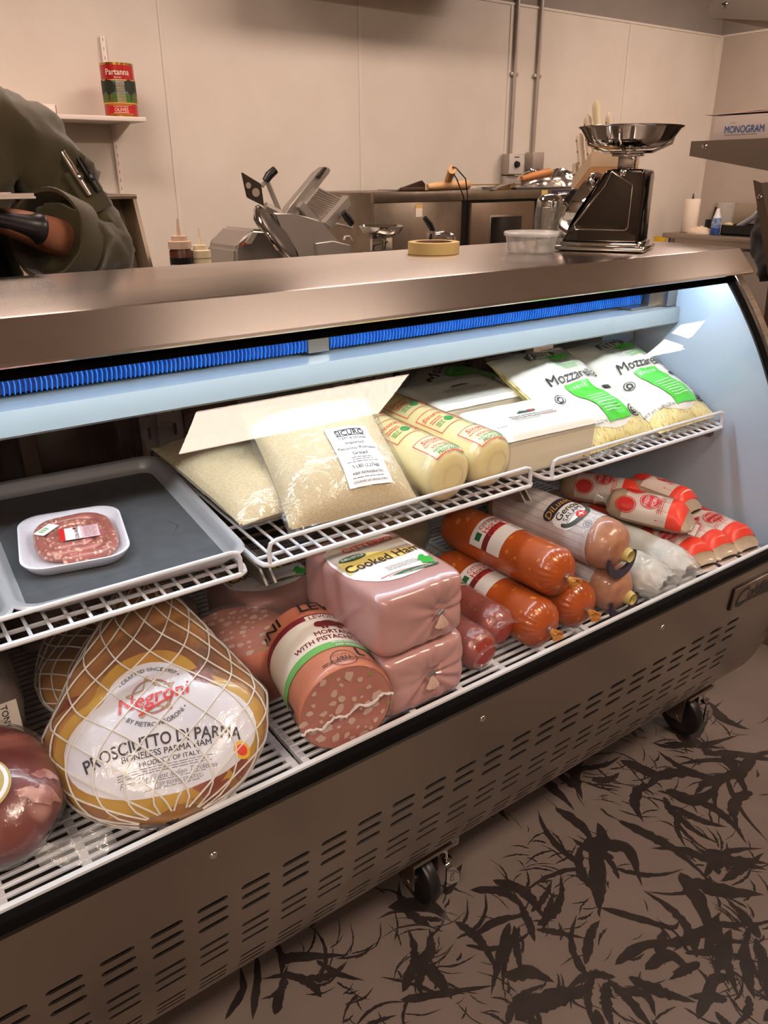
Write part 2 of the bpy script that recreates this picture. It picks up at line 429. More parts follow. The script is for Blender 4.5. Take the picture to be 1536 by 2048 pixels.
# the strokes that read clearest in the photograph, traced on the floor
for w, pts in (
    (12, [(995, 1538), (1060, 1548), (1110, 1580), (1150, 1622)]), (9, [(1235, 1640), (1300, 1672), (1350, 1700), (1420, 1760)]), (13, [(1360, 1745), (1395, 1800), (1440, 1900)]),
    (15, [(1030, 2040), (1080, 2005), (1150, 1985), (1190, 1975)]), (7, [(1225, 1978), (1290, 1990), (1312, 2035)]), (12, [(1010, 1955), (1060, 1945), (1110, 1965)]),
    (6, [(1200, 1815), (1260, 1832), (1340, 1855), (1360, 1842)]), (10, [(985, 1760), (1050, 1785), (1090, 1840)]), (8, [(940, 1780), (1010, 1785), (1060, 1830)]),
    (13, [(1190, 1690), (1195, 1760), (1200, 1830)]), (13, [(1170, 1680), (1200, 1690), (1255, 1700), (1285, 1775)]), (9, [(1110, 1615), (1160, 1650), (1190, 1690)]),
    (8, [(1195, 1645), (1215, 1690), (1225, 1700)]), (11, [(1240, 1520), (1300, 1545), (1345, 1560)]), (12, [(1330, 1580), (1390, 1600), (1440, 1570)]), (7, [(1340, 1610), (1400, 1640), (1455, 1655)]),
    (10, [(1160, 1500), (1150, 1550), (1165, 1600)]), (6, [(1400, 1830), (1450, 1850), (1530, 1845)]), (10, [(1410, 1700), (1460, 1720), (1535, 1740)]), (14, [(1380, 1760), (1440, 1780), (1530, 1790)]),
    (9, [(1395, 2040), (1430, 1960), (1480, 1960)]), (8, [(1490, 1880), (1495, 1950), (1510, 2000)]), (9, [(890, 1790), (905, 1760), (925, 1727)]), (12, [(775, 1815), (850, 1810), (905, 1845)]),
    (9, [(845, 1925), (880, 1965), (905, 2000)]), (9, [(805, 1985), (830, 1930), (870, 1890)]), (7, [(800, 2000), (870, 1990), (995, 1970)]), (9, [(560, 1920), (590, 1915), (700, 1910)]),
    (6, [(505, 2040), (515, 1950), (512, 1905)]), (6, [(450, 2040), (485, 1980), (480, 1930)]), (8, [(550, 2030), (560, 1990), (575, 1930)]), (9, [(1410, 1400), (1450, 1440), (1500, 1460)]),
    (7, [(1350, 1470), (1400, 1490), (1480, 1470)]), (9, [(1440, 1500), (1470, 1540), (1500, 1600)]), (8, [(1480, 1560), (1500, 1520), (1536, 1500)]), (8, [(1170, 1930), (1180, 1870), (1200, 1840)]),
    (7, [(950, 1870), (1000, 1840), (1060, 1830)]), (8, [(1230, 1930), (1290, 1890), (1380, 1880)]), (10, [(1290, 1940), (1340, 1910), (1385, 1950)]), (8, [(1330, 1860), (1320, 1900), (1330, 1930)])):
    P = [atz(px, py, 0) for px, py in pts]; d = (P[0]-CAM).length
    stroke(mb, [(p.x, p.y) for p in P], w*1.15*d/FPX, .22, .0009, fl)
for px, py, s, k in ((1330, 1600, .2, 7), (1190, 1740, .22, 8), (1060, 1850, .2, 8), (1200, 1960, .2, 7), (1400, 1930, .2, 8), (1440, 1750, .2, 7), (900, 1850, .16, 6), (1400, 1480, .25, 8),
                     (1480, 1560, .25, 8), (1150, 1550, .18, 6), (840, 1960, .16, 6), (620, 1960, .14, 6), (980, 1600, .16, 5), (1290, 1480, .2, 6), (1500, 2010, .17, 6), (1510, 1880, .18, 6), (700, 2030, .14, 5), (1070, 2040, .15, 5)):
    p = atz(px, py, 0); cluster(p.x, p.y, s*.8, k)
for i in range(110):
    x, y = fl.uniform(-2.2, 4.5), fl.uniform(-2.4, .72)
    p = V((x, y, 0)); q = p-CAM; dz = q.dot(AF)
    if dz > .2 and -60 < 768+FPX*q.dot(AR)/dz < 1600 and 1024-FPX*q.dot(AU)/dz < 2110: continue
    cluster(x, y, .17, 6)
struct(mb, 'floor', [FLOOR, LEAFM])

# ceiling troffers: warm panels
LAMP = emis('lamp_diffuser', (1, .765, .62, 1), 36.0)
LAMPK = emis('kitchen_lamp_diffuser', (1, .765, .645, 1), 22.0)
def troffer(x, y, label, w=1.2, d=.56, m=LAMP):
    t = thing('ceiling_light', label, 'ceiling light', (x, y, ZC), group='ceiling light panels')
    MB().box((-w/2-.03, -d/2-.03, -.02), (-w/2, d/2+.03, -.0005)).box((w/2, -d/2-.03, -.02), (w/2+.03, d/2+.03, -.0005)).box((-w/2, -d/2-.03, -.02), (w/2, -d/2, -.0005)).box((-w/2, d/2, -.02), (w/2, d/2+.03, -.0005)).build('frame', WHITEP, t)
    MB().box((-w/2, -d/2, -.012), (w/2, d/2, -.001)).build('diffuser', m, t, smooth=False)
troffer(1.88, -.68, 'warm ceiling light panel mirrored in the display glass')
troffer(5.42, -.66, 'warm ceiling light panel on the shop side beyond the case end')
troffer(-1.64, -.68, 'added warm light panel, out of view, brightening the case front from the left')  # added fill lamp, kept where the glass does not mirror it
troffer(-1.64, -2.6, 'added warm light panel, out of view, lifting the shop-side light from behind left')  # another added fill lamp, only to raise light on the front faces
troffer(.3, 2.75, 'warm ceiling light panel over the chef', m=LAMPK)
troffer(2.6, 2.75, 'warm ceiling light panel over the slicer', m=LAMPK)
troffer(5.5, 2.85, 'warm ceiling light panel over the right-hand bench', m=LAMPK)

t = thing('light_blocker', 'added unseen duct hung below the ceiling near the back wall', 'blocker', (3.05, 4.02, 2.58))  # added out of frame so its shadow darkens the upper back wall
MB().tube([(-.85, 0, 0), (.85, 0, 0)], .23, 24).build('blocker', PAINT, t)
for x in (-.6, .55): MB().box((x-.01, -.012, .2), (x+.01, .012, ZC-2.582)).build('hanger', PAINT, t)
w = bpy.data.worlds.new('world'); SC.world = w; w.use_nodes = True
w.node_tree.nodes['Background'].inputs[0].default_value = (.9, .75, .6, 1); w.node_tree.nodes['Background'].inputs[1].default_value = .05
vs = SC.view_settings; vs.view_transform = 'Standard'; vs.look = 'None'; vs.gamma = 1; vs.use_curve_mapping = False; vs.exposure = 0
SC.display_settings.display_device = 'sRGB'
try:
    SC.cycles.transparent_max_bounces = 40; SC.cycles.max_bounces = 10; SC.cycles.caustics_reflective = False; SC.cycles.caustics_refractive = False; SC.cycles.sample_clamp_indirect = 6
    SC.cycles.use_denoising = True
except Exception: pass
# ================================================================ DISPLAY CASE
X0, X1 = -.24, 1.714            # outer ends
XI0, XI1 = -.195, 1.668         # inner faces of the end panels
GC, GR = (1.779, .487), 1.024   # centre (y, z) and radius of the bent glass
def gy(z, d=0): return GC[0]-math.sqrt((GR+d)**2-(z-GC[1])**2)
def garc(t, d=0): return (GC[0]-(GR+d)*math.cos(t), GC[1]+(GR+d)*math.sin(t))
case = thing('display_case', 'long stainless refrigerated deli display case with curved glass front', 'display case', ((X0+X1)/2, 1.15, 0))
B = lambda mb, n, m, parent=case, **k: mb.build(n, m, parent, world=(parent is case or wmat(parent).translation.length == 0 or True), **k)
# countertop with the sloping lip
lip = [(1.453, 1.22), (1.026, 1.22), (1.020, 1.2185), (.9795, 1.1735), (.9785, 1.1695), (.982, 1.167), (1.03, 1.185), (1.03, 1.19), (1.453, 1.19)]
B(MB().prism([(X0, y, z) for y, z in lip], (X1-X0, 0, 0)), 'countertop', STEELTOP, ang=20)
B(MB().box((X0+.03, 1.045, 1.172), (X1-.03, 1.44, 1.1895)), 'top_underside', LINER, smooth=False)
# end panels: outer steel strip with black gasket, white liner inside
prof = []
for i in range(19): prof.append(garc(math.radians(5.5)+(math.radians(43.2)-math.radians(5.5))*i/18, .004))
front_low = [(.748, .586), (.7505, .55), (.754, .50), (.758, .46), (.765, .41), (.772, .37), (.779, .335), (.787, .303), (.798, .27), (.811, .24), (.826, .215), (.843, .192), (.869, .159), (.895, .142)]
outl = [(1.44, 1.19)]+[(1.03, 1.188)]+prof[::-1]+front_low+[(1.60, .14), (1.615, .55), (1.60, .62)]
for a, b, nm in ((X0, XI0-.012, 0), (XI1+.022, X1, 1)):
    B(MB().prism([(a, y, z) for y, z in outl], (b-a, 0, 0)), 'end_panel', STEEL, ang=25)
inn = [(1.43, 1.172)]+[(1.04, 1.172)]+[garc(math.radians(5.5)+(math.radians(41)-math.radians(5.5))*i/18, -.010) for i in range(19)][::-1]+[(.775, .56), (1.58, .56), (1.59, .62)]
for a, b in ((XI0-.012, XI0), (XI1, XI1+.022)):
    B(MB().prism([(a, y, z) for y, z in inn], (b-a, 0, 0)), 'end_liner', LINER, ang=25)
# bent glass, 6 mm thick
ta, tb = math.radians(5.6), math.radians(43)
mb = MB(); n = 40
def gl(u, v):
    k = v*2
    t = ta+(tb-ta)*u
    y, z = garc(t, 0 if v < .5 else -.006)
    return None
A = [garc(ta+(tb-ta)*i/n, 0) for i in range(n+1)]; Bk = [garc(ta+(tb-ta)*i/n, -.006) for i in range(n+1)]
mb.prism([(XI0-.02, y, z) for y, z in A+Bk[::-1]], (XI1+.018-(XI0-.02), 0, 0))
B(mb, 'curved_glass', GLASS, ang=30)
# black printed border on the glass and the gasket round it
def band(mb, t0, t1, xa, xb, d0=.0006, d1=.003, n=20):
    a = [garc(t0+(t1-t0)*i/n, d0) for i in range(n+1)]; b = [garc(t0+(t1-t0)*i/n, d1) for i in range(n+1)]
    mb.prism([(xa, y, z) for y, z in a+b[::-1]], (xb-xa, 0, 0))
mb = MB()
band(mb, math.radians(40.3), math.radians(42.6), XI0, XI1+.012, n=4)
band(mb, math.radians(6.4), math.radians(40.6), 1.659, 1.676); band(mb, math.radians(6.4), math.radians(40.6), XI0-.008, XI0+.009)
# rounded inside corners
for sx, cx in ((1, 1.659), (-1, XI0+.009)):
    r = .014
    for k in range(6):
        a0 = k/6*PI/2; w_ = r*(1-math.cos(PI/2-a0)) if False else r*(1-math.sin(a0))
        t1 = math.radians(40.3)-r/GR*(1-math.cos(a0)); t0 = math.radians(40.3)-r/GR*(1-math.cos(min(PI/2, (k+1)/6*PI/2)))
        band(mb, t0, t1, cx-sx*r*(1-math.sin((k+.5)/6*PI/2)), cx, n=1)
B(mb, 'glass_border', BLACKG, ang=25)
B(MB().prism([(1.676, y, z) for y, z in [garc(ta+(tb-ta)*i/20, .0005) for i in range(21)]+[garc(ta+(tb-ta)*i/20, .004) for i in range(21)][::-1]], (.009, 0, 0)), 'glass_edge_strip', mat('smoked_edge', rgb(58, 52, 48), .15), ang=25)
B(MB().box((XI0-.01, .753, .586), (XI1+.02, .768, .6045), .002), 'bottom_gasket', BLACKG)
# sill inside the glass, white
B(MB().prism([(XI0, .7705, .6052), (XI0, .779, .6045), (XI0, .787, .577), (XI0, .787, .555), (XI0, .768, .555)], (XI1-XI0, 0, 0)), 'inner_sill', WHITEP, smooth=False)
# front panel with rows of stadium slots
import bisect
vlen = [0]
for a, b in zip(front_low[:-1], front_low[1:]): vlen.append(vlen[-1]+math.hypot(b[0]-a[0], b[1]-a[1]))
def fp(s):
    i = max(0, min(len(vlen)-2, bisect.bisect(vlen, s)-1)); t = (s-vlen[i])/(vlen[i+1]-vlen[i])
    a, b = front_low[i], front_low[i+1]; return (a[0]+(b[0]-a[0])*t, a[1]+(b[1]-a[1])*t)
def s_of_z(z):
    for i in range(len(front_low)-1):
        if front_low[i][1] >= z >= front_low[i+1][1]:
            return vlen[i]+(vlen[i+1]-vlen[i])*(front_low[i][1]-z)/(front_low[i][1]-front_low[i+1][1])
rows = [s_of_z(z) for z in (.459, .437, .414, .372, .351, .330, .283, .267, .251)]
HW = [.0042]*3+[.0034]*3+[.003]*3
cols = [(.0335+.0654*k, .0785+.0654*k) for k in range(-4, 23)]
xb = [X0+.012]+[v for c in cols for v in c]+[X1-.012]
sb = [0, .02, .06, .1]
for r_, h in zip(rows, HW): sb += [r_-h, r_+h]
sb += [s_of_z(.225), s_of_z(.2), s_of_z(.175), s_of_z(.159), vlen[-1]]
mb = MB()
grid = {}
def gv(i, j):
    if (i, j) not in grid:
        y, z = fp(sb[j]); grid[i, j] = mb.v((xb[i], y, z))
    return grid[i, j]
for j in range(len(sb)-1):
    slot_row = 3 <= j < 3+2*len(rows) and (j-4) % 2 == 0
    for i in range(len(xb)-1):
        if slot_row and i % 2 == 1:
            # corner fillets of the slot, and its folded-in rim
            xa, xc, s0, s1 = xb[i], xb[i+1], sb[j], sb[j+1]; h = (s1-s0)/2; sm = (s0+s1)/2
            def pv(x, s, d=0):
                y, z = fp(s); return mb.v((x, y+d, z))
            o = []
            for cx, a0 in ((xc-h*1.6, -PI/2), (xa+h*1.6, PI/2)):
                o.append([pv(cx+1.6*h*math.cos(a0+PI*k/8), sm+h*math.sin(a0+PI*k/8)) for k in range(9)])
            R, Lf = o
            mb.f([gv(i+1, j)]+[R[k] for k in range(4, -1, -1)]); mb.f([gv(i+1, j+1)]+[R[k] for k in range(8, 3, -1)])
            mb.f([gv(i, j+1)]+[Lf[k] for k in range(4, -1, -1)]); mb.f([gv(i, j)]+[Lf[k] for k in range(8, 3, -1)])
            ring = R+Lf; inn_ = [mb.v(v.co+V((0, .004, 0))) for v in ring]; m_ = len(ring)
            for k in range(m_): mb.f([ring[k], ring[(k+1) % m_], inn_[(k+1) % m_], inn_[k]])
            continue
        mb.f([gv(i, j), gv(i+1, j), gv(i+1, j+1), gv(i, j+1)])
# ledge under the gasket
mb.raw([(X0+.012, .748, .586), (X1-.012, .748, .586), (X1-.012, .770, .5858), (X0+.012, .770, .5858)], [(0, 1, 2, 3)])
B(mb, 'front_panel', STEELDK, ang=30)
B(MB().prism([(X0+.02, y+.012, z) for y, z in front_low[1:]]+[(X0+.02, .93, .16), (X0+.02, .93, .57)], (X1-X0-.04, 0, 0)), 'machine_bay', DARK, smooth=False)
B(MB().box((X0+.02, .93, .13), (X1-.02, 1.58, .19)), 'base_pan', STEELPL, smooth=False)
B(MB().box((X0+.03, .931, .19), (X1-.03, 1.56, .545)), 'body', STEELPL, smooth=False)
# screws on the front panel
for x in (.259, .735, 1.211):
    B(MB().lathe([(0, .003), (.003, .0028), (.0055, .0012), (.006, 0)], 14, Matrix.Translation((x, .7505, .551)) @ Matrix.Rotation(PI/2, 4, 'X')), 'panel_screw', CHROME)
# raised maker's plate
pl = thing('x', 'x', 'x'); bpy.data.objects.remove(pl)
U = V((1, 0, 0)); a, b = V((0, .7499, .556)), V((0, .7535, .505)); W = (a-b).normalized(); nrm = U.cross(W)
Pm = Matrix.Identity(4)
mb = MB(); c0 = V((1.545, .7515, .5315))
mb.mbox((.18, .052, .006), Matrix.Translation(c0+nrm*.003) @ Matrix((U, W, nrm)).transposed().to_4x4(), .001)
plate = B(mb, 'maker_plate', STEELPL)
S = plane_map(c0+nrm*.006, U, W)
mb = MB()
mb.text(S, 'C', -.066, -.002, .062, bold=.02, shear=.35, off=.0005); mb.text(S, 'oldline', .014, .002, .04, bold=.022, shear=.35, wid=1.0, off=.0005)
mb.grid(lambda u, v: S(-.072+.145*u, -.0165+.0022*v)[0]+nrm*.0005, 1, 1); mb.grid(lambda u, v: S(-.066+.133*u, -.0212+.0022*v)[0]+nrm*.0005, 1, 1)
B(mb, 'lettering', BLACKP, plate, smooth=False)
mb = MB(); mb.mbox((.184, .056, .003), Matrix.Translation(c0+nrm*.0012) @ Matrix((U, W, nrm)).transposed().to_4x4(), .0005)
B(mb, 'plate_backing', BLACKP, plate)
# casters
def caster(x, y):
    ld = Matrix.Translation((x, y, 0))
    c = MB(); c.box((x-.05, y-.04, .142), (x+.05, y+.06, .15)).box((x-.034, y-.018, .055), (x-.029, y+.028, .142)).box((x+.029, y-.018, .055), (x+.034, y+.028, .142)).lathe([(.012, 0), (.012, .07), (0, .07)], 12, Matrix.Translation((x-.035, y+.004, .06)) @ Matrix.Rotation(PI/2, 4, 'Y'))
    o = c.build('caster', STEELPL, case, world=True)
    wl = MB(); wl.lathe([(0, -.016), (.04, -.016), (.054, -.013), (.058, -.007), (.058, .007), (.054, .013), (.04, .016), (0, .016)], 32, Matrix.Translation((x, y+.004, .058)) @ Matrix.Rotation(PI/2, 4, 'Y'))
    wl.build('wheel', BLACKP, o, world=True)
    bk = MB(); bk.tube([(x+.042, y+.02, .135), (x+.043, y-.012, .13), (x+.046, y-.022, .112), (x+.045, y-.026, .095)], .0045, 8)
    bk.box((x+.036, y-.035, .092), (x+.056, y-.02, .102), .002)
    bk.prism([(x+.036, y-.036, .04), (x+.036, y-.036, .088), (x+.05, y-.037, .088), (x+.067, y-.039, .066), (x+.067, y-.04, .04)], (0, -.004, 0))
    bk.box((x+.03, y-.03, .125), (x+.075, y+.02, .146), .002)
    b_ = bk.build('brake_lever', CHROME, o, world=True)
    Sx = plane_map((x+.05, y-.0425, .058), (1, 0, .0), (0, .03, 1))
    MB().text(Sx, 'ON', 0, 0, .014, rot=PI/2, off=.0005, bold=.01).build('lettering', INKG, b_, world=True, smooth=False)
for x in (.735, 1.62, -.17): caster(x, .905)
for x in (.735, 1.62, -.17): caster(x, 1.5)
# evaporator coil, drain pan, lamp
pan = [(1.118, 1.083), (1.165, 1.084), (1.168, 1.078), (1.40, 1.10), (1.40, 1.06), (1.16, 1.043), (1.124, 1.043), (1.116, 1.048)]
B(MB().prism([(XI0+.003, y, z) for y, z in pan], (XI1-XI0-.006, 0, 0)), 'drain_pan', mat('white_drain_pan', rgb(150, 156, 158), .3), ang=30)
COILB = mat('blue_coil_body', rgb(16, 52, 110), .5); COILF = mat('blue_coated_fins', rgb(28, 98, 190), .35, c2=rgb(40, 120, 212), ns=40)
coil = B(MB().box((XI0+.07, 1.186, 1.09), (1.60, 1.38, 1.171)), 'cooling_coil', COILB, smooth=False)
mb = MB(); x = XI0+.075; k = 0
while x < 1.598:
    if not (.68 < x < .724):
        j = rnd.uniform(-.0012, .0012)
        mb.prism([(x+.0015*math.sin(q*1.9)*(1 if q % 2 else .6)+j*q/6+0, 1.1775-.001*(q % 2), 1.0895+q*.0135) for q in range(7)]+[(x+.0006+.0015*math.sin(q*1.9)*(1 if q % 2 else .6)+j*q/6+.0007, 1.1775-.001*(q % 2), 1.0895+q*.0135) for q in range(6, -1, -1)], (0, .0085, 0))
    x += .0072
B(mb, 'fins', COILF, coil, smooth=False, kind='stuff')
B(MB().box((.681, 1.172, 1.088), (.723, 1.186, 1.171)), 'coil_bracket', STEELPL, smooth=False)
B(MB().box((1.602, 1.16, 1.085), (XI1-.001, 1.36, 1.171)).box((1.52, 1.145, 1.0845), (1.66, 1.18, 1.089)).box((1.63, 1.13, 1.085), (1.666, 1.16, 1.165)), 'coil_end_plate', STEELPL, smooth=False)
B(MB().prism([(1.667, 1.24, 1.02), (1.667, 1.5, 1.03), (1.667, 1.5, .985), (1.667, 1.24, .985)], (-.12, 0, 0)), 'return_duct', LINER, smooth=False)
B(MB().tube([(XI0+.02, 1.030, 1.160), (XI1-.02, 1.030, 1.160)], .009, 12), 'lamp_tube', emis('lamp_tube_light', (.82, .92, 1, 1), 36))
B(MB().tube([(1.05, 1.165, 1.14), (1.2, 1.163, 1.125), (1.38, 1.166, 1.13), (1.52, 1.17, 1.15), (1.6, 1.175, 1.165)], .0018, 6), 'sensor_wire', WHITEP)
# rear sliding doors (smoked glass in aluminium frames), middle posts with shelf slots
DOORG = mat('smoked_door', rgb(46, 38, 33), .12, c2=rgb(40, 33, 28), ns=2)
ys = lambda z: 1.60-.0*(z-.6)
mb = MB().box((XI0, 1.60, .585), (XI1, 1.606, 1.10)); B(mb, 'rear_doors', DOORG, smooth=False)
mb = MB()
for x in (XI0+.015, .28, .47, 1.0, 1.20, 1.45, XI1-.015): mb.box((x-.016, 1.578, .60), (x+.016, 1.5995, 1.10), .002)
mb.box((XI0, 1.575, .575), (XI1, 1.5995, .62), .002)
B(mb, 'rear_door_frame', mat('bronze_frame', rgb(96, 88, 82), .35, 1), smooth=False)
B(MB().box((XI0-.01, 1.606, .56), (XI1+.01, 1.625, 1.10)).prism([(XI0-.01, 1.40, 1.175), (XI0-.01, 1.44, 1.19), (XI0-.01, 1.625, 1.10), (XI0-.01, 1.60, 1.095)], (XI1-XI0+.02, 0, 0)), 'rear_panel', mat('dark_rear', rgb(52, 46, 42), .5), smooth=False)
for x in (.535, 1.085):
    mb = MB(); mb.box((x-.05, 1.542, .56), (x+.05, 1.546, 1.06)).box((x-.05, 1.542, .56), (x-.046, 1.577, 1.06)).box((x+.046, 1.542, .56), (x+.05, 1.577, 1.06)).box((x-.012, 1.532, .56), (x+.012, 1.542, 1.06))
    mb.mi = 1
    for zz in range(9):
        for dx in (-.028, .028): mb.box((x+dx-.003, 1.5395, .62+zz*.05), (x+dx+.003, 1.5425, .645+zz*.05))
    p = B(mb, 'shelf_post', [mat('post_steel', rgb(150, 150, 150), .35, 1) if 'post_steel' not in bpy.data.materials else bpy.data.materials['post_steel'], BLACKP], smooth=False)
    # bracket arm under the shelf ends
    B(MB().prism([(x-.075, 1.54, .80), (x-.075, 1.54, .85), (x-.075, .97, .82), (x-.075, .95, .80), (x-.075, .97, .795)], (.004, 0, 0)).prism([(x-.06, 1.54, .80), (x-.06, 1.54, .85), (x-.06, .97, .82), (x-.06, .95, .80), (x-.06, .97, .795)], (.004, 0, 0)), 'shelf_bracket', mat('dull_bracket', rgb(120, 112, 106), .5, .6) if 'dull_bracket' not in bpy.data.materials else bpy.data.materials['dull_bracket'], p, smooth=False)
B(MB().prism([(1.655, 1.54, .80), (1.655, 1.54, .85), (1.655, .98, .82), (1.655, .98, .80)], (.011, 0, 0)), 'end_bracket', mat('brown_bracket', rgb(96, 82, 76), .5), smooth=False)
# rear posts of the interior floor
B(MB().box((XI0, .796, .545), (XI1, 1.60, .555)), 'floor_pan', mat('grey_floor_pan', rgb(120, 120, 124), .4), smooth=False)

# ---- wire shelves
TILT = .058
def shz(y, d=0): return .835+d+TILT*(y-.945)
def wire_shelf(x0, x1, label):
    t = thing('wire_shelf', label, 'wire shelf', (x0, .945, .835), group='white wire shelves')
    W, D = x1-x0, .445
    z = lambda y: TILT*y
    mb = MB()
    r = .012
    # front bar with rounded corners, running back as side bars
    mb.tube([(0, D, z(D)), (0, .02, 0.001), (.004, .007, 0), (.014, 0, 0), (W-.014, 0, 0), (W-.004, .007, 0), (W, .02, 0.001), (W, D, z(D))], .0042, 8)
    mb.tube([(0, D, z(D)), (W, D, z(D))], .0035, 8)
    for yy in (.035, .15, .30): mb.tube([(.003, yy, z(yy)-.0045), (W-.003, yy, z(yy)-.0045)], .0032, 8)
    mb.build('frame', WIRE, t)
    n = round(W/.0255)
    mb = MB()
    for i in range(1, n):
        x = W*i/n
        mb.tube([(x, .001, .0005), (x, D, z(D)+.001)], .0026, 6)
    mb.build('rods', WIRE, t)
    mb = MB(); a = .012
    mb.tube([(a, .002, -.002), (a, .002, .025), (a+.003, .002, .034), (a+.013, .002, .0375), (W-a-.013, .002, .0375), (W-a-.003, .002, .034), (W-a, .002, .025), (W-a, .002, -.002)], .0036, 8)
    mb.build('front_rail', WIRE, t)
    return t
wire_shelf(-.15, .432, 'white wire shelf under the aluminium sheet pans, leftmost in the case')
wire_shelf(.456, 1.028, 'white wire shelf under the grated cheese bags and provolone logs, middle of the case')
wire_shelf(1.063, 1.648, 'white wire shelf under the shredded mozzarella bags, rightmost in the case')
# ---- slotted deck grids
DZ = .575
def deck(x0, x1, label):
    t = thing('deck_grid', label, 'grid', (x0, .802, DZ), group='white slotted deck grids')
    W, D = x1-x0, .74; mb = MB()
    k = 0; y = 0
    while y < D:
        mb.box((0, y, -.006), (W, y+.0065, 0), .0015, 1); y += .0165
    mb.build('slats', WIRE, t)
    mb = MB()
    m = max(3, round(W/.1))
    for i in range(m+1):
        x = (W-.012)*i/m; mb.box((x, .0005, -.012), (x+.012, D, -.0008), .0015, 1)
    for i in range(0, m+1, 2):
        x = (W-.012)*i/m
        for y_ in (.02, D-.04): mb.box((x, y_, -.0198), (x+.012, y_+.02, -.011))
    mb.build('crossbars', WIRE, t)
deck(-.19, .425, 'white slotted deck grid under the netted prosciutto')
deck(.432, 1.045, 'white slotted deck grid under the cooked hams')
deck(1.052, 1.66, 'white slotted deck grid under the red and white packages')
# ================================================================ FOOD: shared builders
def log_r(s, R, Lg, d0, d1, p=2.3, e0=.0):
    if s < d0: q = max(0, 1-((d0-s)/d0)**p)**(1/p); return R*(e0+(1-e0)*q)
    if s > Lg-d1: q = max(0, 1-((s-Lg+d1)/d1)**p)**(1/p); return R*q
    return R
def log_mesh(R, Lg, d0, d1, pleat=0, np_=22, lump=.0, seed=0, flat=0, nu=48, p=2.3):
    """casing log along +Y, resting on z = 0; pleated front end"""
    ss = [d0*(1-math.cos(PI/2*i/12)) for i in range(13)]+[d0+(Lg-d0-d1)*i/14 for i in range(1, 14)]+[Lg-d1+d1*math.sin(PI/2*i/8) for i in range(9)]
    mb = MB(); rings = []
    for s in ss:
        r0 = log_r(s, R, Lg, d0, d1, p)
        if r0 < 1e-4: rings.append([mb.v((0, s, R))]); continue
        ring = []
        for k in range(nu*2):
            th = 2*PI*k/(nu*2); w = max(0, 1-s/d0) if d0 else 0
            r = r0*(1+pleat*w**.7*(abs(math.sin(np_*th/2+seed+.5*math.sin(th*3)))-.5)+lump*nz(math.sin(th)*2+seed, s*14, math.cos(th)*2))
            ring.append(mb.v((r*math.sin(th), s, R+r*math.cos(th)-flat*max(0, -math.cos(th))**6*0)))
        rings.append(ring)
    for A, B_ in zip(rings[:-1], rings[1:]):
        n = max(len(A), len(B_))
        for k in range(n):
            u = []
            for x in (A[k % len(A)], B_[k % len(B_)], B_[(k+1) % len(B_)], A[(k+1) % len(A)]):
                if x not in u: u.append(x)
            mb.f(u)
    return mb
def log_S(R, Lg, d0, d1, p=2.3, grow=0):
    def P(x, y):
        r = log_r(max(0, min(Lg, y)), R, Lg, d0, d1, p)+grow; th = x/R
        return V((r*math.sin(th), y, R+r*math.cos(th)))
    return num_map(P)
def gathered_tail(t, R, m_clip, m_tail, ln=.022, w=.014, seed=0, y=0):
    r2 = random.Random(seed)
    MB().lathe([(.0045, -.003), (.007, -.0025), (.007, .0025), (.0045, .003)], 14, Matrix.Translation((0, y-.003, R)) @ Matrix.Rotation(PI/2, 4, 'X')).build('clip', m_clip, t)
    mb = MB(); nr = []
    for q in range(5):
        f = q/4; ring = []
        for k in range(18):
            a = 2*PI*k/18; rr = (.0045+(w-.0045)*f)*(1+(.35*(k % 2)*f)+r2.uniform(-.15, .15)*f)
            ring.append(mb.v((rr*math.cos(a), y-.005-ln*f+r2.uniform(-.003, .003)*f, R+rr*math.sin(a)*.8-.004*f)))
        nr.append(ring)
    for A, B_ in zip(nr[:-1], nr[1:]):
        for k in range(18): mb.f([A[k], A[(k+1) % 18], B_[(k+1) % 18], B_[k]])
    mb.f(nr[0]); mb.f([mb.v(v.co+V((0, .004, 0))) for v in nr[-1]])
    mb.build('casing_tail', m_tail, t)
def lines(mb, S, x0, x1, ys, h=.0006, off=.0014, rr=None, ragged=.15):
    """rows of tiny print"""
    rr = rr or random.Random(3)
    for y in ys:
        x = x0
        e = x1-(x1-x0)*rr.uniform(0, ragged)
        while x < e:
            w_ = min(rr.uniform(.004, .012), e-x)
            mb.patch(S, x, x+w_, y-h, y+h, off, 2, 1); x += w_+.0016
    return mb

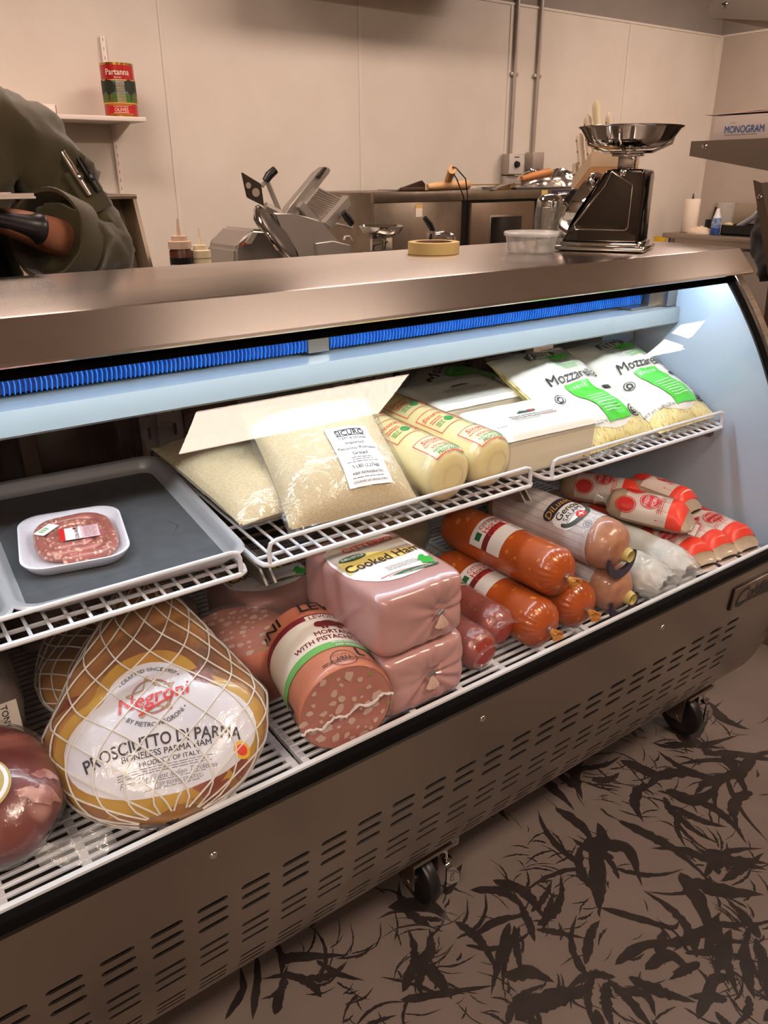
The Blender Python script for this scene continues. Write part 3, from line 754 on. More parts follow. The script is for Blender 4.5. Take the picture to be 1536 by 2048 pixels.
# ---------------- hot capocollo: three orange casing logs in a pile
CAPO = flecks('hot_capocollo_meat', rgb(186, 84, 26), rgb(212, 130, 58), 55, .22, .32, coat=.6, warp=.03)
TAILY = mat('yellow_casing', rgb(206, 150, 70), .4, c2=rgb(170, 92, 40), ns=60)
TAILW = mat('pale_casing', rgb(214, 200, 180), .35)
def capocollo(loc, rz, label, seed=0, lab=True, R=.047, Lg=.30, roll=0):
    t = thing('capocollo', label, 'deli meat', loc, (0, 0, rz), 'hot capocollo logs')
    log_mesh(R, Lg, .035, .03, .07, 26, .02, seed).build('casing', CAPO, t)
    gathered_tail(t, R, ALU, TAILY, .019, .0105, seed)
    if lab:
        S0 = log_S(R, Lg, .035, .03); S = lambda x, y: S0(x+roll, y)
        lb = MB().patch(S, -.062, .058, .125, .205, .0009, 20, 6).build('label', PAPERW, t)
        MB().patch(S, -.062, .012, .158, .172, .0013, 14, 3).build('stripe', MAROON, lb)
        mb = MB(); mb.text(S, 'CITTERIO', .0, .192, .013, bold=.02); mb.text(S, 'Hot Capo', .004, .178, .017, bold=.02, off=.0019); mb.text(S, 'Calabrese', .002, .163, .017, bold=.02, off=.0019)
        mb.build('lettering', RED, lb, smooth=False)
        MB().patch(S, -.05, -.034, .180, .194, .0013, 4, 3).build('green_seal', GREEND, lb)
        lines(MB(), S, .012, .054, [.130+.0034*i for i in range(8)], rr=random.Random(seed)).build('small_print', INKG, lb, smooth=False)
    return t
capocollo((.938, .802, DZ), 0, 'orange hot capocollo log lying lower left in its pile, on the grid', 1)
capocollo((1.045, .808, DZ), -.02, 'orange hot capocollo log lying lower right in its pile, under the labelled top log', 2, False)
capocollo((.993, .820, DZ+.0805), .03, 'orange hot capocollo log on top of the other two', 3, Lg=.31, roll=-.008)
# ---------------- two vacuum-packed spicy salami halves at the left of the pile
SPICY = flecks('spicy_salami', rgb(158, 52, 34), rgb(190, 96, 66), 80, .2, .38, coat=.5)
def spicy(loc, rz, label, Lg, seed):
    R = .037
    t = thing('spicy_salami', label, 'deli meat', loc, (0, 0, rz), 'small red salami')
    log_mesh(R, Lg, .03, .03, .03, 9, .03, seed).build('casing', SPICY, t)
    S = log_S(R, Lg, .03, .03)
    lb = MB().patch(S, -.04, .045, Lg*.52, Lg*.85, .0008, 16, 6).build('label', PAPERW, t)
    MB().patch(S, -.04, .045, Lg*.53, Lg*.58, .0012, 16, 2).build('stripe', GREEND, lb)
    mb = MB(); mb.text(S, 'SALAMI', 0, Lg*.74, .015, bold=.02); lines(mb, S, -.03, .03, [Lg*.62, Lg*.65, Lg*.68]); mb.build('lettering', INK, lb, smooth=False)
    # crumpled vacuum film with a loose flap at the front end
    def fl_(u, v):
        th = 2*PI*u; s = -.012+v*(Lg+.02); r = log_r(max(0, min(Lg, s)), R, Lg, .03, .03)
        r = max(r+.0012, .012 if s > .002 else .03)+.0025*abs(nz(math.cos(th)*3+seed, s*45, math.sin(th)*3))
        return V((r*math.sin(th)*(1 if s > .004 else 1.12), s, R+r*math.cos(th)*(1 if s > .004 else .75)))
    MB().grid(fl_, 40, 26, wu=True).build('film', FILM, t)
spicy((.800, .815, DZ+.001), 0, 'small red vacuum-packed salami at the foot of the cooked hams, left of its pair', .18, 1)
spicy((.865, .840, DZ+.012), -.03, 'small red vacuum-packed salami beside the lower left capocollo, right of its pair', .24, 4)
# ---------------- genoa salami in white striped paper and net
GENM = mat('tan_salami_end', rgb(186, 134, 104), .4, c2=rgb(160, 106, 82), ns=35, coat=.4)
GENP = mat('greyish_white_casing', rgb(206, 200, 202), .45, c2=rgb(192, 184, 186), ns=24, coat=.25)
def genoa(loc, rz, label, seed=0, lab=True):
    R, Lg = .050, .33
    t = thing('genoa_salami', label, 'deli meat', loc, (0, 0, rz), 'genoa salami')
    log_mesh(R, Lg, .05, .03, .05, 7, .012, seed).build('salami', GENM, t)
    S = log_S(R, Lg, .05, .03)
    P0 = 2*PI*R
    wr = MB().grid(lambda u, v: (lambda p: p[0]+p[1]*.0013)(S(P0*u, .052+.005*math.sin(u*2*PI+1)+(Lg-.085)*v)), 48, 16, wu=True).build('printed_wrap', GENP, t)
    mb = MB()
    for k in range(22):
        x = P0*k/22; mb.patch(S, x-.0004, x+.0004, .056, Lg-.035, .0016, 1, 18)
    mb.build('stripes', mat('stripe_print', rgb(132, 124, 126), .5) if 'stripe_print' not in bpy.data.materials else bpy.data.materials['stripe_print'], wr, smooth=False)
    if lab:
        T = lambda x, y: S(x-.020, y-.036)
        lb = MB().fan(T, [(x, y+.150) for x, y in rrect(.08, .055, .02)], (0, .15), 4, .0022).build('label', PAPERW, wr)
        MB().fan(T, [(x, y+.186) for x, y in rrect(.074, .026, .012)], (0, .186), 3, .0026).build('name_band', mat('navy_print', rgb(44, 38, 62), .4), lb)
        MB().text(T, 'DiLusso', 0, .186, .021, off=.0032, bold=.01, shear=.25).build('gold_lettering', mat('gold_lettering', rgb(206, 160, 74), .4), lb, smooth=False)
        mb = MB(); mb.text(T, 'Genoa', 0, .163, .022, off=.0028, bold=.02, shear=.2); mb.text(T, 'SALAMI', 0, .147, .015, off=.0028, bold=.01); mb.patch(T, -.028, .028, .1385, .1395, .0028, 10, 1)
        mb.build('lettering', INK, lb, smooth=False)
        mb = MB()
        for k in range(26):
            a = PI*1.02+PI*.96*k/25; c = (.033*math.cos(a), .147+.026*math.sin(a))
            mb.disc(T, c, .0042, .0026, 7, ry=.006)
        mb.build('wreath', mat('dark_wreath', rgb(66, 74, 68), .5), lb, smooth=False)
        MB().disc(T, (.004, .128), .010, .003, 20).build('red_seal', RED, lb)
        mb = MB(); mb.patch(T, -.002, .010, .1268, .1292, .0034, 4, 1); mb.patch(T, .0028, .0052, .122, .134, .0034, 1, 4); mb.build('white_cross', PAPERW, lb, smooth=False)
        mb = MB(); mb.disc(T, (-.012, .10), .0085, .0022, 20, r0=.86); mb.disc(T, (-.012, .10), .0045, .0022, 14, r0=.6); mb.build('stamp', INKG, wr, smooth=False)
    mb = MB()   # pale fat knob and dark bag seam at the cut end
    mb.lathe([(0, -.012), (.011, -.009), (.015, 0), (.012, .012)], 12, Matrix.Translation((.012, .002, R-.012)) @ Matrix.Rotation(PI/2, 4, 'X')); mb.build('casing_knot', mat('pale_yellow_knot', rgb(214, 198, 128), .45), t)
    def fm(u, v):
        th = 2*PI*u; s = .004+.06*v; r = max(log_r(max(0, s), R, Lg, .05, .03)+.002, .036)+.0012*nz(th*2, s*60, seed)
        return V((r*math.sin(th), s+.006*math.cos(th), R+r*math.cos(th)-(.006*(1-v))))
    MB().grid(fm, 36, 8, wu=True).build('bag_end', FILMT, t)
    cr = [(a, .0385+.0145*math.sin((a-1.7)/2.9*PI)) for a in [1.7+2.9*k/20 for k in range(21)]]
    MB().prism([(r*math.sin(a)*1.05, .004, R-.004+r*math.cos(a)) for a, r in cr]+[(.035*math.sin(a)*1.05, .004, R-.004+.035*math.cos(a)) for a, r in cr[::-1]], (0, -.006, 0)).build('bag_seam', mat('dark_violet_seam', rgb(58, 48, 66), .35), t)
    return t
genoa((1.148, .800, DZ), 0, 'lower genoa salami of the pair, its tan end on the grid', 5, False)
genoa((1.126, .802, DZ+.0985), .03, 'genoa salami in white striped wrap with dark name band, on top of its pair', 2)
# ---------------- whitish cloudy-film logs
CLOUD = mat('cloudy_film_log', rgb(206, 206, 198), .3, c2=rgb(188, 188, 182), ns=10, coat=.5, bump=.6, bs=60)
CLOUDF = thin('bright_crumpled_film', haze=.35, rough=.12, f0=.10, bump=.9, bs=60)
def cloudy(loc, rz, label, seed, Lg=.28):
    R = .042
    t = thing('wrapped_salami', label, 'deli meat', loc, (0, 0, rz), 'whitish film-wrapped salami')
    log_mesh(R, Lg, .03, .03, .05, 11, .05, seed).build('salami', CLOUD, t)
    S = log_S(R, Lg, .03, .03)
    MB().patch(S, -.05, .05, Lg*.62, Lg*.66, .001, 18, 2).build('green_stripe', GREEND, t)
    r2 = random.Random(seed)
    def ff(u, v):
        th = 2*PI*u; s = -.024+.085*v; k = 1-v
        r = (R+.0015)*(1-.35*smoothstep(.5, 1, k))+.006*k*nz(math.cos(th)*3+seed, v*5, math.sin(th)*3)+.003*nz(math.cos(th)*9+seed, v*11, math.sin(th)*9)
        return V((r*math.sin(th)*(1+.1*k), s+.008*nz(th*2, seed)*k, R+r*math.cos(th)*(1-.15*k)))
    MB().grid(ff, 48, 14, wu=True).build('film_end', CLOUDF, t)
cloudy((1.252, .800, DZ), -.02, 'whitish film-wrapped salami beside the genoa salami, left of its pair', 3)
cloudy((1.338, .806, DZ), -.05, 'whitish film-wrapped salami with a green stripe beside the red and white packages', 8, .30)
# ---------------- red and white printed chub packages
ROLLT = mat('beige_meat_roll', rgb(186, 164, 140), .35, c2=rgb(170, 148, 124), ns=20, coat=.5)
ROLLW = mat('white_printed_film', rgb(222, 206, 200), .35, coat=.4, bump=.2, bs=50)
def chub(loc, rot, label, seed, Lg=.23, R=.042, roll=-.016, tie=False, yaw=0):
    t = thing('meat_roll', label, 'deli meat', loc, rot, 'red and white meat rolls')
    k = .82
    def P(x, y):   # x arc about the axis, y along it
        th = x/R; r = log_r(max(0, min(Lg, y)), R, Lg, .02, .05, 2.6, .55)
        fl_ = smoothstep(.035, 0, y)
        return V((r*math.sin(th)*(1+.16*fl_), y, R*k+r*math.cos(th)*k*(1-.75*fl_)-R*.25*fl_))
    S0 = num_map(P); S = lambda x, y: S0(x+roll, y)
    P0 = 2*PI*R
    MB().grid(lambda u, v: P(P0*u, -.004+(Lg+.004)*(v**1.2)), 40, 26, wu=True).build('roll', ROLLT, t)
    MB().prism([(-R*.62*1.16, -.012, R*k*.42), (R*.62*1.16, -.012, R*k*.42), (R*.62*1.12, .002, R*k*.45), (-R*.62*1.12, .002, R*k*.45)], (0, 0, .0018)).build('end_seam', ROLLW, t)
    h = PI*R*.52
    wr = MB().patch(S, -h, h, .016, Lg-.045, .0009, 22, 16).build('printed_film', ROLLW, t)
    MB().patch(S, -h, h, .016, .050, .0014, 22, 4).build('red_band', REDO, wr)
    mb = MB()
    for c in ((-.006, .092), (.028, .132), (-.030, .140)) if seed % 2 else ((.004, .095), (-.03, .135), (.034, .138)):
        mb.disc(S, c, .019, .0016, 26); mb.disc(S, c, .0225, .0016, 26, r0=.92)
    for q in range(5):
        x = -h*.75+h*1.5*q/4; mb.patch(S, x-.0004, x+.0004, .052, .07, .0014, 1, 5); mb.disc(S, (x, .071), .0018, .0015, 8)
    mb.text(S, 'MOZZO', .02, .078, .016, off=.0016, bold=.01, rot=-PI/2) if seed == 3 else None
    lines(mb, S, -h*.5, h*.3, [.064, .068, .072], .0007, rr=random.Random(seed))
    mb.build('red_print', RED, wr, smooth=False)
    mb = MB()
    c = (-.006, .092) if seed % 2 else (.004, .095)
    for q, s_ in enumerate(('FRESH', 'PORK')): mb.text(S, s_, c[0], c[1]+.008-.016*q, .012, off=.002, bold=.02)
    mb.build('white_lettering', ROLLW, wr, smooth=False)
    if tie:
        mb = MB(); mb.lathe([(.018, 0), (.007, .014), (.010, .026), (.016, .032)], 14, Matrix.Translation((0, Lg-.008, R*k)) @ Matrix.Rotation(-PI/2, 4, 'X')); mb.build('tied_end', FILMH, t)
    return t
chub((1.428, .808, DZ), (0, 0, -.14), 'red and white printed meat roll nearest the whitish logs, front row', 1)
chub((1.502, .803, DZ), (0, 0, -.10), 'red and white printed meat roll in the middle of the front row', 2)
chub((1.577, .798, DZ), (0, 0, -.12), 'red and white meat roll at the right end of the front row', 4)
chub((1.440, .862, DZ+.070), (.06, 0, .42), 'beige-bottomed meat roll with red band lying across the top of the front row', 5, .19, .043, tie=True)
chub((1.512, .905, DZ+.073), (.05, .1, .10), 'meat roll with red lettering on its side, behind the one lying across the front row', 3, .17, .040, roll=.02)
chub((1.40, 1.055, DZ), (0, 0, -.1), 'red and white meat roll at the back left, flat on the grid', 6, .20)
chub((1.50, 1.06, DZ), (0, 0, -.15), 'red and white meat roll in the back row beside the end wall', 7, .20)
chub((1.47, 1.01, DZ+.070), (.03, 0, .50), 'beige meat roll with red band balanced on the back row', 8, .20, .042)
chub((1.325, 1.10, DZ), (0, 0, -.08), 'red and white meat roll in the back row behind the whitish logs', 9, .18)
# ---------------- dark round bottle-like package at the back
t = thing('wrapped_bundle', 'dark round wrapped bundle standing at the back under the shelf gap', 'package', (1.30, 1.30, DZ))
MB().lathe([(0, 0), (.03, 0), (.042, .02), (.046, .055), (.036, .09), (.018, .105), (.012, .12), (0, .122)], 24).build('body', mat('dark_smoky_wrap', rgb(58, 52, 52), .2, coat=.6, bump=.4, bs=50), t)
MB().lathe([(.0125, .112), (.0145, .113), (.0145, .119), (.0125, .12)], 16).build('tie', ALU, t)

# ---------------- cooked hams: rounded pressed blocks
HAMM = mat('cooked_ham', rgb(192, 148, 146), .28, c2=rgb(182, 136, 134), ns=8, coat=.7, sss=.15, bump=.08, bs=20)
FILMHAM = mat('gathered_casing', rgb(206, 176, 160), .3, coat=.6)
def ham(loc, rz, label, W=.172, D=.24, H=.113, seed=0, lab=True, knot=(.02, .055)):
    t = thing('cooked_ham', label, 'deli meat', loc, (0, 0, rz), 'cooked hams')
    n = 8.0
    kx, kz = knot
    tm = bmesh.new(); bmesh.ops.create_cube(tm, size=2)
    bmesh.ops.subdivide_edges(tm, edges=tm.edges[:], cuts=27, use_grid_fill=True)
    for v in tm.verts:
        p = v.co.copy(); m = max(abs(p.x), abs(p.y), abs(p.z))
        l = (abs(p.x)**n+abs(p.y)**n+abs(p.z)**n)**(1/n); p = p/l
        x, y, z = p.x*W/2, p.y*D/2, p.z*H/2+H/2
        x *= 1+.04*(p.z < 0)*(-p.z)*0
        if p.y < -.5:   # gathered front: creases running to the knot
            dx, dz = x-kx, z-kz; r = math.hypot(dx, dz); a = math.atan2(dz, dx)
            w = smoothstep(-.5, -.85, p.y)
            y += w*(.006*math.exp(-(r/.02)**2)+.0034*math.sin(a*11+2*math.sin(a*2+seed)+seed)*math.exp(-r/.05)*smoothstep(.002, .012, r)+.0036*abs(math.sin(a*7+seed*2))**3*math.exp(-r/.06))
        y += .002*nz(x*14, z*14, seed)
        v.co = (x, y+D/2, z)
    mb = MB(); mb.merge(tm); mb.build('ham_block', HAMM, t, ang=60)
    mb = MB(); mb.tube([(kx-.006, -.0005, kz-.002), (kx+.005, -.0015, kz+.004)], .0028, 8); mb.build('clip', ALU, t)
    mb = MB()
    for k in range(7):
        a = -PI/2+(k-3)*.16; e = (kx+.024*math.cos(a), -.004-.0015*(k % 2), kz+.024*math.sin(a))
        mb.tube([(kx, -.001, kz-.002), ((kx+e[0])/2, -.004, (kz+e[2])/2), e], [.0016, .0022, .003], 6)
    mb.build('casing_tail', FILMHAM, t)
    if lab:
        def P(x, y):
            px, py = x/(W/2), (y-D/2)/(D/2)
            q = max(0, 1-abs(px)**n-abs(py)**n)**(1/n); return V((x, y, H/2+H/2*q))
        S = num_map(P)
        o = [(x-.004, y+D*.52) for x, y in rrect(.150, .165, .06)]
        lb = MB().fan(S, o, (-.004, D*.52), 8, .0009).build('label', PAPERW, t)
        def ribbon(f0, f1, x0=-.074, x1=.066, n_=16, off=.0013):
            m_ = MB()
            A = [(x0+(x1-x0)*i/n_) for i in range(n_+1)]
            m_.grid(lambda u, v: (lambda p: p[0]+p[1]*off)(S(x0+(x1-x0)*u, f0(u)+(f1(u)-f0(u))*v)), n_, 3); return m_
        ribbon(lambda u: D*.56+.012*math.sin(u*5), lambda u: D*.76+.006*math.sin(u*5)).build('grey_swirl', mat('warm_grey_print', rgb(176, 164, 152), .5) if 'warm_grey_print' not in bpy.data.materials else bpy.data.materials['warm_grey_print'], lb)
        ribbon(lambda u: D*.40+.018*u+.008*math.sin(u*6), lambda u: D*.56+.012*math.sin(u*5), off=.0015).build('yellow_swirl', YELLOWP, lb)
        ribbon(lambda u: D*.19+.01*(1-u)**2, lambda u: D*.225+.004*math.sin(u*4), -.03, .062, off=.0016).build('green_swirl', GREEND, lb)
        ribbon(lambda u: D*.232+.004*math.sin(u*4), lambda u: D*.238+.004*math.sin(u*4), -.045, .05, off=.0017).build('red_line', RED, lb)
        mb = MB(); mb.text(S, 'Cooked Ham', -.001, D*.47, .031, off=.0021, bold=.03, wid=.86, rot=.04); lines(mb, S, -.02, .05, [D*.30, D*.32, D*.34], .0005, .0016); mb.build('lettering', mat('dark_brown_ink', rgb(64, 36, 28), .45) if 'dark_brown_ink' not in bpy.data.materials else bpy.data.materials['dark_brown_ink'], lb, smooth=False)
        mb = MB(); mb.text(S, 'CITTERIO', .006, D*.70, .023, off=.0021, bold=.03); mb.build('red_lettering', RED, lb, smooth=False)
        mb = MB(); mb.text(S, 'PROSCIUTTO COTTO', .008, D*.655, .0065, off=.0021, bold=.01); mb.build('small_print', INKG, lb, smooth=False)
        MB().disc(S, (-.042, D*.585), .026, .0022, 26, ry=.009).build('green_oval', mat('olive_oval', rgb(52, 78, 46), .45) if 'olive_oval' not in bpy.data.materials else bpy.data.materials['olive_oval'], lb)
        mb = MB(); mb.text(S, 'DELI-STYLE', -.042, D*.585, .0085, off=.0028, bold=.02); mb.text(S, 'KEEP REFRIGERATED', .022, D*.206, .0062, off=.0024, bold=.02); mb.build('white_lettering', PAPERW, lb, smooth=False)
        mb = MB()
        for k in range(14):
            a = k*2.4; mb.disc(S, (.052+.009*math.cos(a)*(k/14)**.5, D*.29+.016*math.sin(a)*(k/14)**.5), .0055, .002, 7, ry=.004)
        mb.build('herb_print', GREEN, lb, smooth=False)
    return t
ham((.662, .803, DZ), 0, 'pink cooked ham block at the bottom of the stack, casing knot at its front', seed=1, lab=False, knot=(.005, .062))
ham((.657, .806, DZ+.1125), .0, 'pink cooked ham block with printed label on top of the stack', seed=4, knot=(.028, .055))
ham((.575, 1.085, DZ), .0, 'pink cooked ham block with printed label standing behind, left of the stack', seed=6, W=.165, D=.22, H=.115)

# ---------------- mortadella
MORT = flecks('mortadella_face', rgb(198, 132, 118), rgb(222, 190, 178), 46, .30, .35, second=rgb(150, 160, 60), sthr=.13, sscale=24, coat=.3, warp=.012, smooth=.03)
MORTC = mat('mortadella_casing', rgb(206, 128, 96), .38, c2=rgb(192, 112, 84), ns=10, coat=.4)
def mort_log(R, Lg, n=56):
    mb = MB(); rings = []
    prof_ = [(R-.003, .0), (R, .004)]+[(R, Lg*i/10) for i in range(1, 10)]+[(R-.002, Lg-.006), (R-.012, Lg)]
    for r, y in prof_: rings.append([mb.v((r*math.sin(2*PI*k/n), y, R+r*math.cos(2*PI*k/n))) for k in range(n)])
    for A, B_ in zip(rings[:-1], rings[1:]):
        for k in range(n): mb.f([A[k], A[(k+1) % n], B_[(k+1) % n], B_[k]])
    mb.f(rings[-1]); return mb
def blob(rr, r, n=9):
    return [(r*(1+rr.uniform(-.3, .3))*math.cos(2*PI*k/n), r*.75*(1+rr.uniform(-.3, .3))*math.sin(2*PI*k/n)) for k in range(n)]
R, Lg = .0745, .20
t = thing('mortadella', 'half mortadella lying on its side, cut face with fat cubes towards the front', 'deli meat', (.502, .797, DZ), (0, 0, -.20))
mort_log(R, Lg).build('casing', MORTC, t)
FACEB = mat('mortadella_paste', rgb(196, 128, 114), .4, c2=rgb(184, 116, 104), ns=14, coat=.3)
face = MB().lathe([(0, 0), (R*.5, 0), (R-.003, -.0005)], 56, Matrix.Translation((0, .0005, R)) @ Matrix.Rotation(PI/2, 4, 'X')).build('cut_face', FACEB, t)
Sf = plane_map((0, -.0004, R), (1, 0, 0), (0, 0, 1)); r2 = random.Random(5)
fat = MB(); pis = MB(); used_ = []
for k in range(240):
    a, q = r2.uniform(0, 2*PI), R*.93*math.sqrt(r2.random()); c = (q*math.cos(a), q*math.sin(a)); s_ = r2.uniform(.003, .0095)
    if any(math.hypot(c[0]-u[0], c[1]-u[1]) < s_+u[2]+.001 for u in used_) or len(used_) > 46: continue
    used_.append((c[0], c[1], s_)); th = r2.uniform(0, PI); bl = blob(r2, s_)
    pts = [(c[0]+x*math.cos(th)-y*math.sin(th), c[1]+x*math.sin(th)+y*math.cos(th)) for x, y in bl]
    if len(used_) % 9 == 0: pis.fan(Sf, [(c[0]+(x-c[0])*.6, c[1]+(y-c[1])*.6) for x, y in pts], c, 2, .0006)
    else: fat.fan(Sf, pts, c, 2, .0005)
fat.build('fat_cubes', mat('pork_fat', rgb(216, 186, 172), .4, coat=.3), face, smooth=False); pis.build('pistachios', mat('pistachio', rgb(150, 156, 66), .4), face, smooth=False)
S = log_S(R, 10, 0, 0); S = (lambda R_: num_map(lambda x, y: V((R_*math.sin(x/R_), y, R_+R_*math.cos(x/R_)))))(R)
lb = MB().patch(S, -.135, .12, .062, .150, .001, 40, 4).build('label', CREAM, t)
MB().patch(S, -.135, .12, .140, .154, .0015, 40, 2).build('maroon_stripe', MAROON, lb)
MB().patch(S, -.135, .12, .050, .066, .0015, 40, 2).build('green_stripe', GREENL, lb)
mb = MB(); mb.patch(S, -.012, .046, .136, .150, .0019, 10, 2); mb.build('name_panel', CREAM, lb)
mb = MB(); mb.text(S, 'LEVONI', .017, .143, .014, off=.0024, bold=.02); mb.text(S, 'MORTADELLA', .03, .096, .016, off=.0018, bold=.03, wid=.86); mb.text(S, 'WITH PISTACHIO NUTS', .018, .080, .016, off=.0018, bold=.03, wid=.84)
# little pig silhouette
for c, rx, ry in (((.02, .121), .019, .0095), ((.041, .123), .0075, .007), ((.049, .121), .004, .0035), ((.003, .121), .008, .0085)): mb.disc(S, c, rx, .0018, 18, ry=ry)
for x in (.006, .012, .032, .037): mb.patch(S, x-.002, x+.002, .106, .116, .0018, 2, 2)
mb.build('lettering', MAROON, lb, smooth=False)
mb = MB(); mb.text(S, 'PRODUCT OF ITALY', .03, .0615, .0062, off=.0024, bold=.01); mb.text(S, 'KEEP REFRIGERATED', .034, .0545, .0062, off=.0024, bold=.02); mb.build('white_lettering', PAPERW, lb, smooth=False)
mb = MB(); mb.text(S, 'LEVONI', -.105, .176, .034, off=.0016, bold=.03, rot=0); mb.text(S, 'LEVONI', .045, .180, .034, off=.0016, bold=.03); mb.text(S, 'IN', -.128, .032, .034, off=.0016, bold=.03); mb.text(S, 'L', .036, .036, .03, off=.0016, bold=.03)
for c in ((.005, .020), (.095, .026)): mb.disc(S, c, .020, .0013, 26, r0=.94); mb.text(S, '1911', c[0], c[1], .012, off=.0015, bold=.02); lines(mb, S, c[0]-.014, c[0]+.014, [c[1]-.009, c[1]+.009], .0005)
lines(mb, S, -.03, .06, [.014, .018], .0007); mb.build('casing_print', INK, t, smooth=False)
# clear shrink film with a gathered seam over the cut face
mb = MB(); mb.grid(lambda u, v: V(((R+.0012)*math.sin(2*PI*u), -.001+.06*v, R+(R+.0012)*math.cos(2*PI*u))), 48, 4, wu=True)
mb.lathe([(0, 0), (R*.5, .0004), (R+.001, 0)], 48, Matrix.Translation((0, -.0022, R)) @ Matrix.Rotation(PI/2, 4, 'X'))
fm_ = mb.build('shrink_film', FILMT, t)
mb = MB(); r2 = random.Random(2); n = 46
pts = [(-R*.97+2*R*.97*i/n, -.004+r2.uniform(-.0012, .0008), R-.024+.034*i/n+.004*math.sin(i*.5)+r2.uniform(-.0015, .0015)) for i in range(n+1)]
mb.tube(pts, [.0016+r2.uniform(0, .0014) for _ in pts], 6); mb.build('film_seam', mat('bright_film_seam', rgb(226, 220, 220), .2, coat=.5), t)
# second half, standing on its cut end behind
R2 = .082
t = thing('mortadella', 'half mortadella standing upright in crumpled film behind the labelled one', 'deli meat', (.452, 1.045, DZ), (0, 0, .4))
MB().lathe([(0, 0), (R2-.004, 0), (R2, .005), (R2, .098), (R2-.003, .102)], 56).build('casing', mat('mortadella_casing_dark', rgb(190, 104, 78), .4, c2=rgb(176, 92, 70), ns=10, coat=.4), t)
face = MB().lathe([(0, .1028), (R2*.5, .1028), (R2-.003, .102)], 56).build('cut_face', FACEB, t)
Sf = plane_map((0, 0, .1032), (1, 0, 0), (0, 1, 0)); r2 = random.Random(15); fat = MB(); pis = MB(); used_ = []
for k in range(240):
    a, q = r2.uniform(0, 2*PI), R2*.92*math.sqrt(r2.random()); c = (q*math.cos(a), q*math.sin(a)); s_ = r2.uniform(.003, .008)
    if any(math.hypot(c[0]-u[0], c[1]-u[1]) < s_+u[2]+.001 for u in used_) or len(used_) > 52: continue
    used_.append((c[0], c[1], s_)); pts = [(c[0]+x, c[1]+y) for x, y in blob(r2, s_)]
    if len(used_) % 9 == 0: pis.fan(Sf, [(c[0]+(x-c[0])*.6, c[1]+(y-c[1])*.6) for x, y in pts], c, 2, .0006)
    else: fat.fan(Sf, pts, c, 2, .0005)
fat.build('fat_cubes', bpy.data.materials['pork_fat'], face, smooth=False); pis.build('pistachios', bpy.data.materials['pistachio'], face, smooth=False)
def cf(u, v):
    th = 2*PI*u
    if v < .62: r, z = R2+.0015+.0035*abs(nz(th*2, v*9, 3)), .002+.101*v/.62
    else: k = (v-.62)/.38; r, z = (R2+.003)*(1-k), .1055+.003*abs(nz(th*1.5, k*6, 8))
    return V((r*math.cos(th), r*math.sin(th), z))
MB().grid(cf, 48, 24, wu=True).build('crumpled_film', FILM, t)
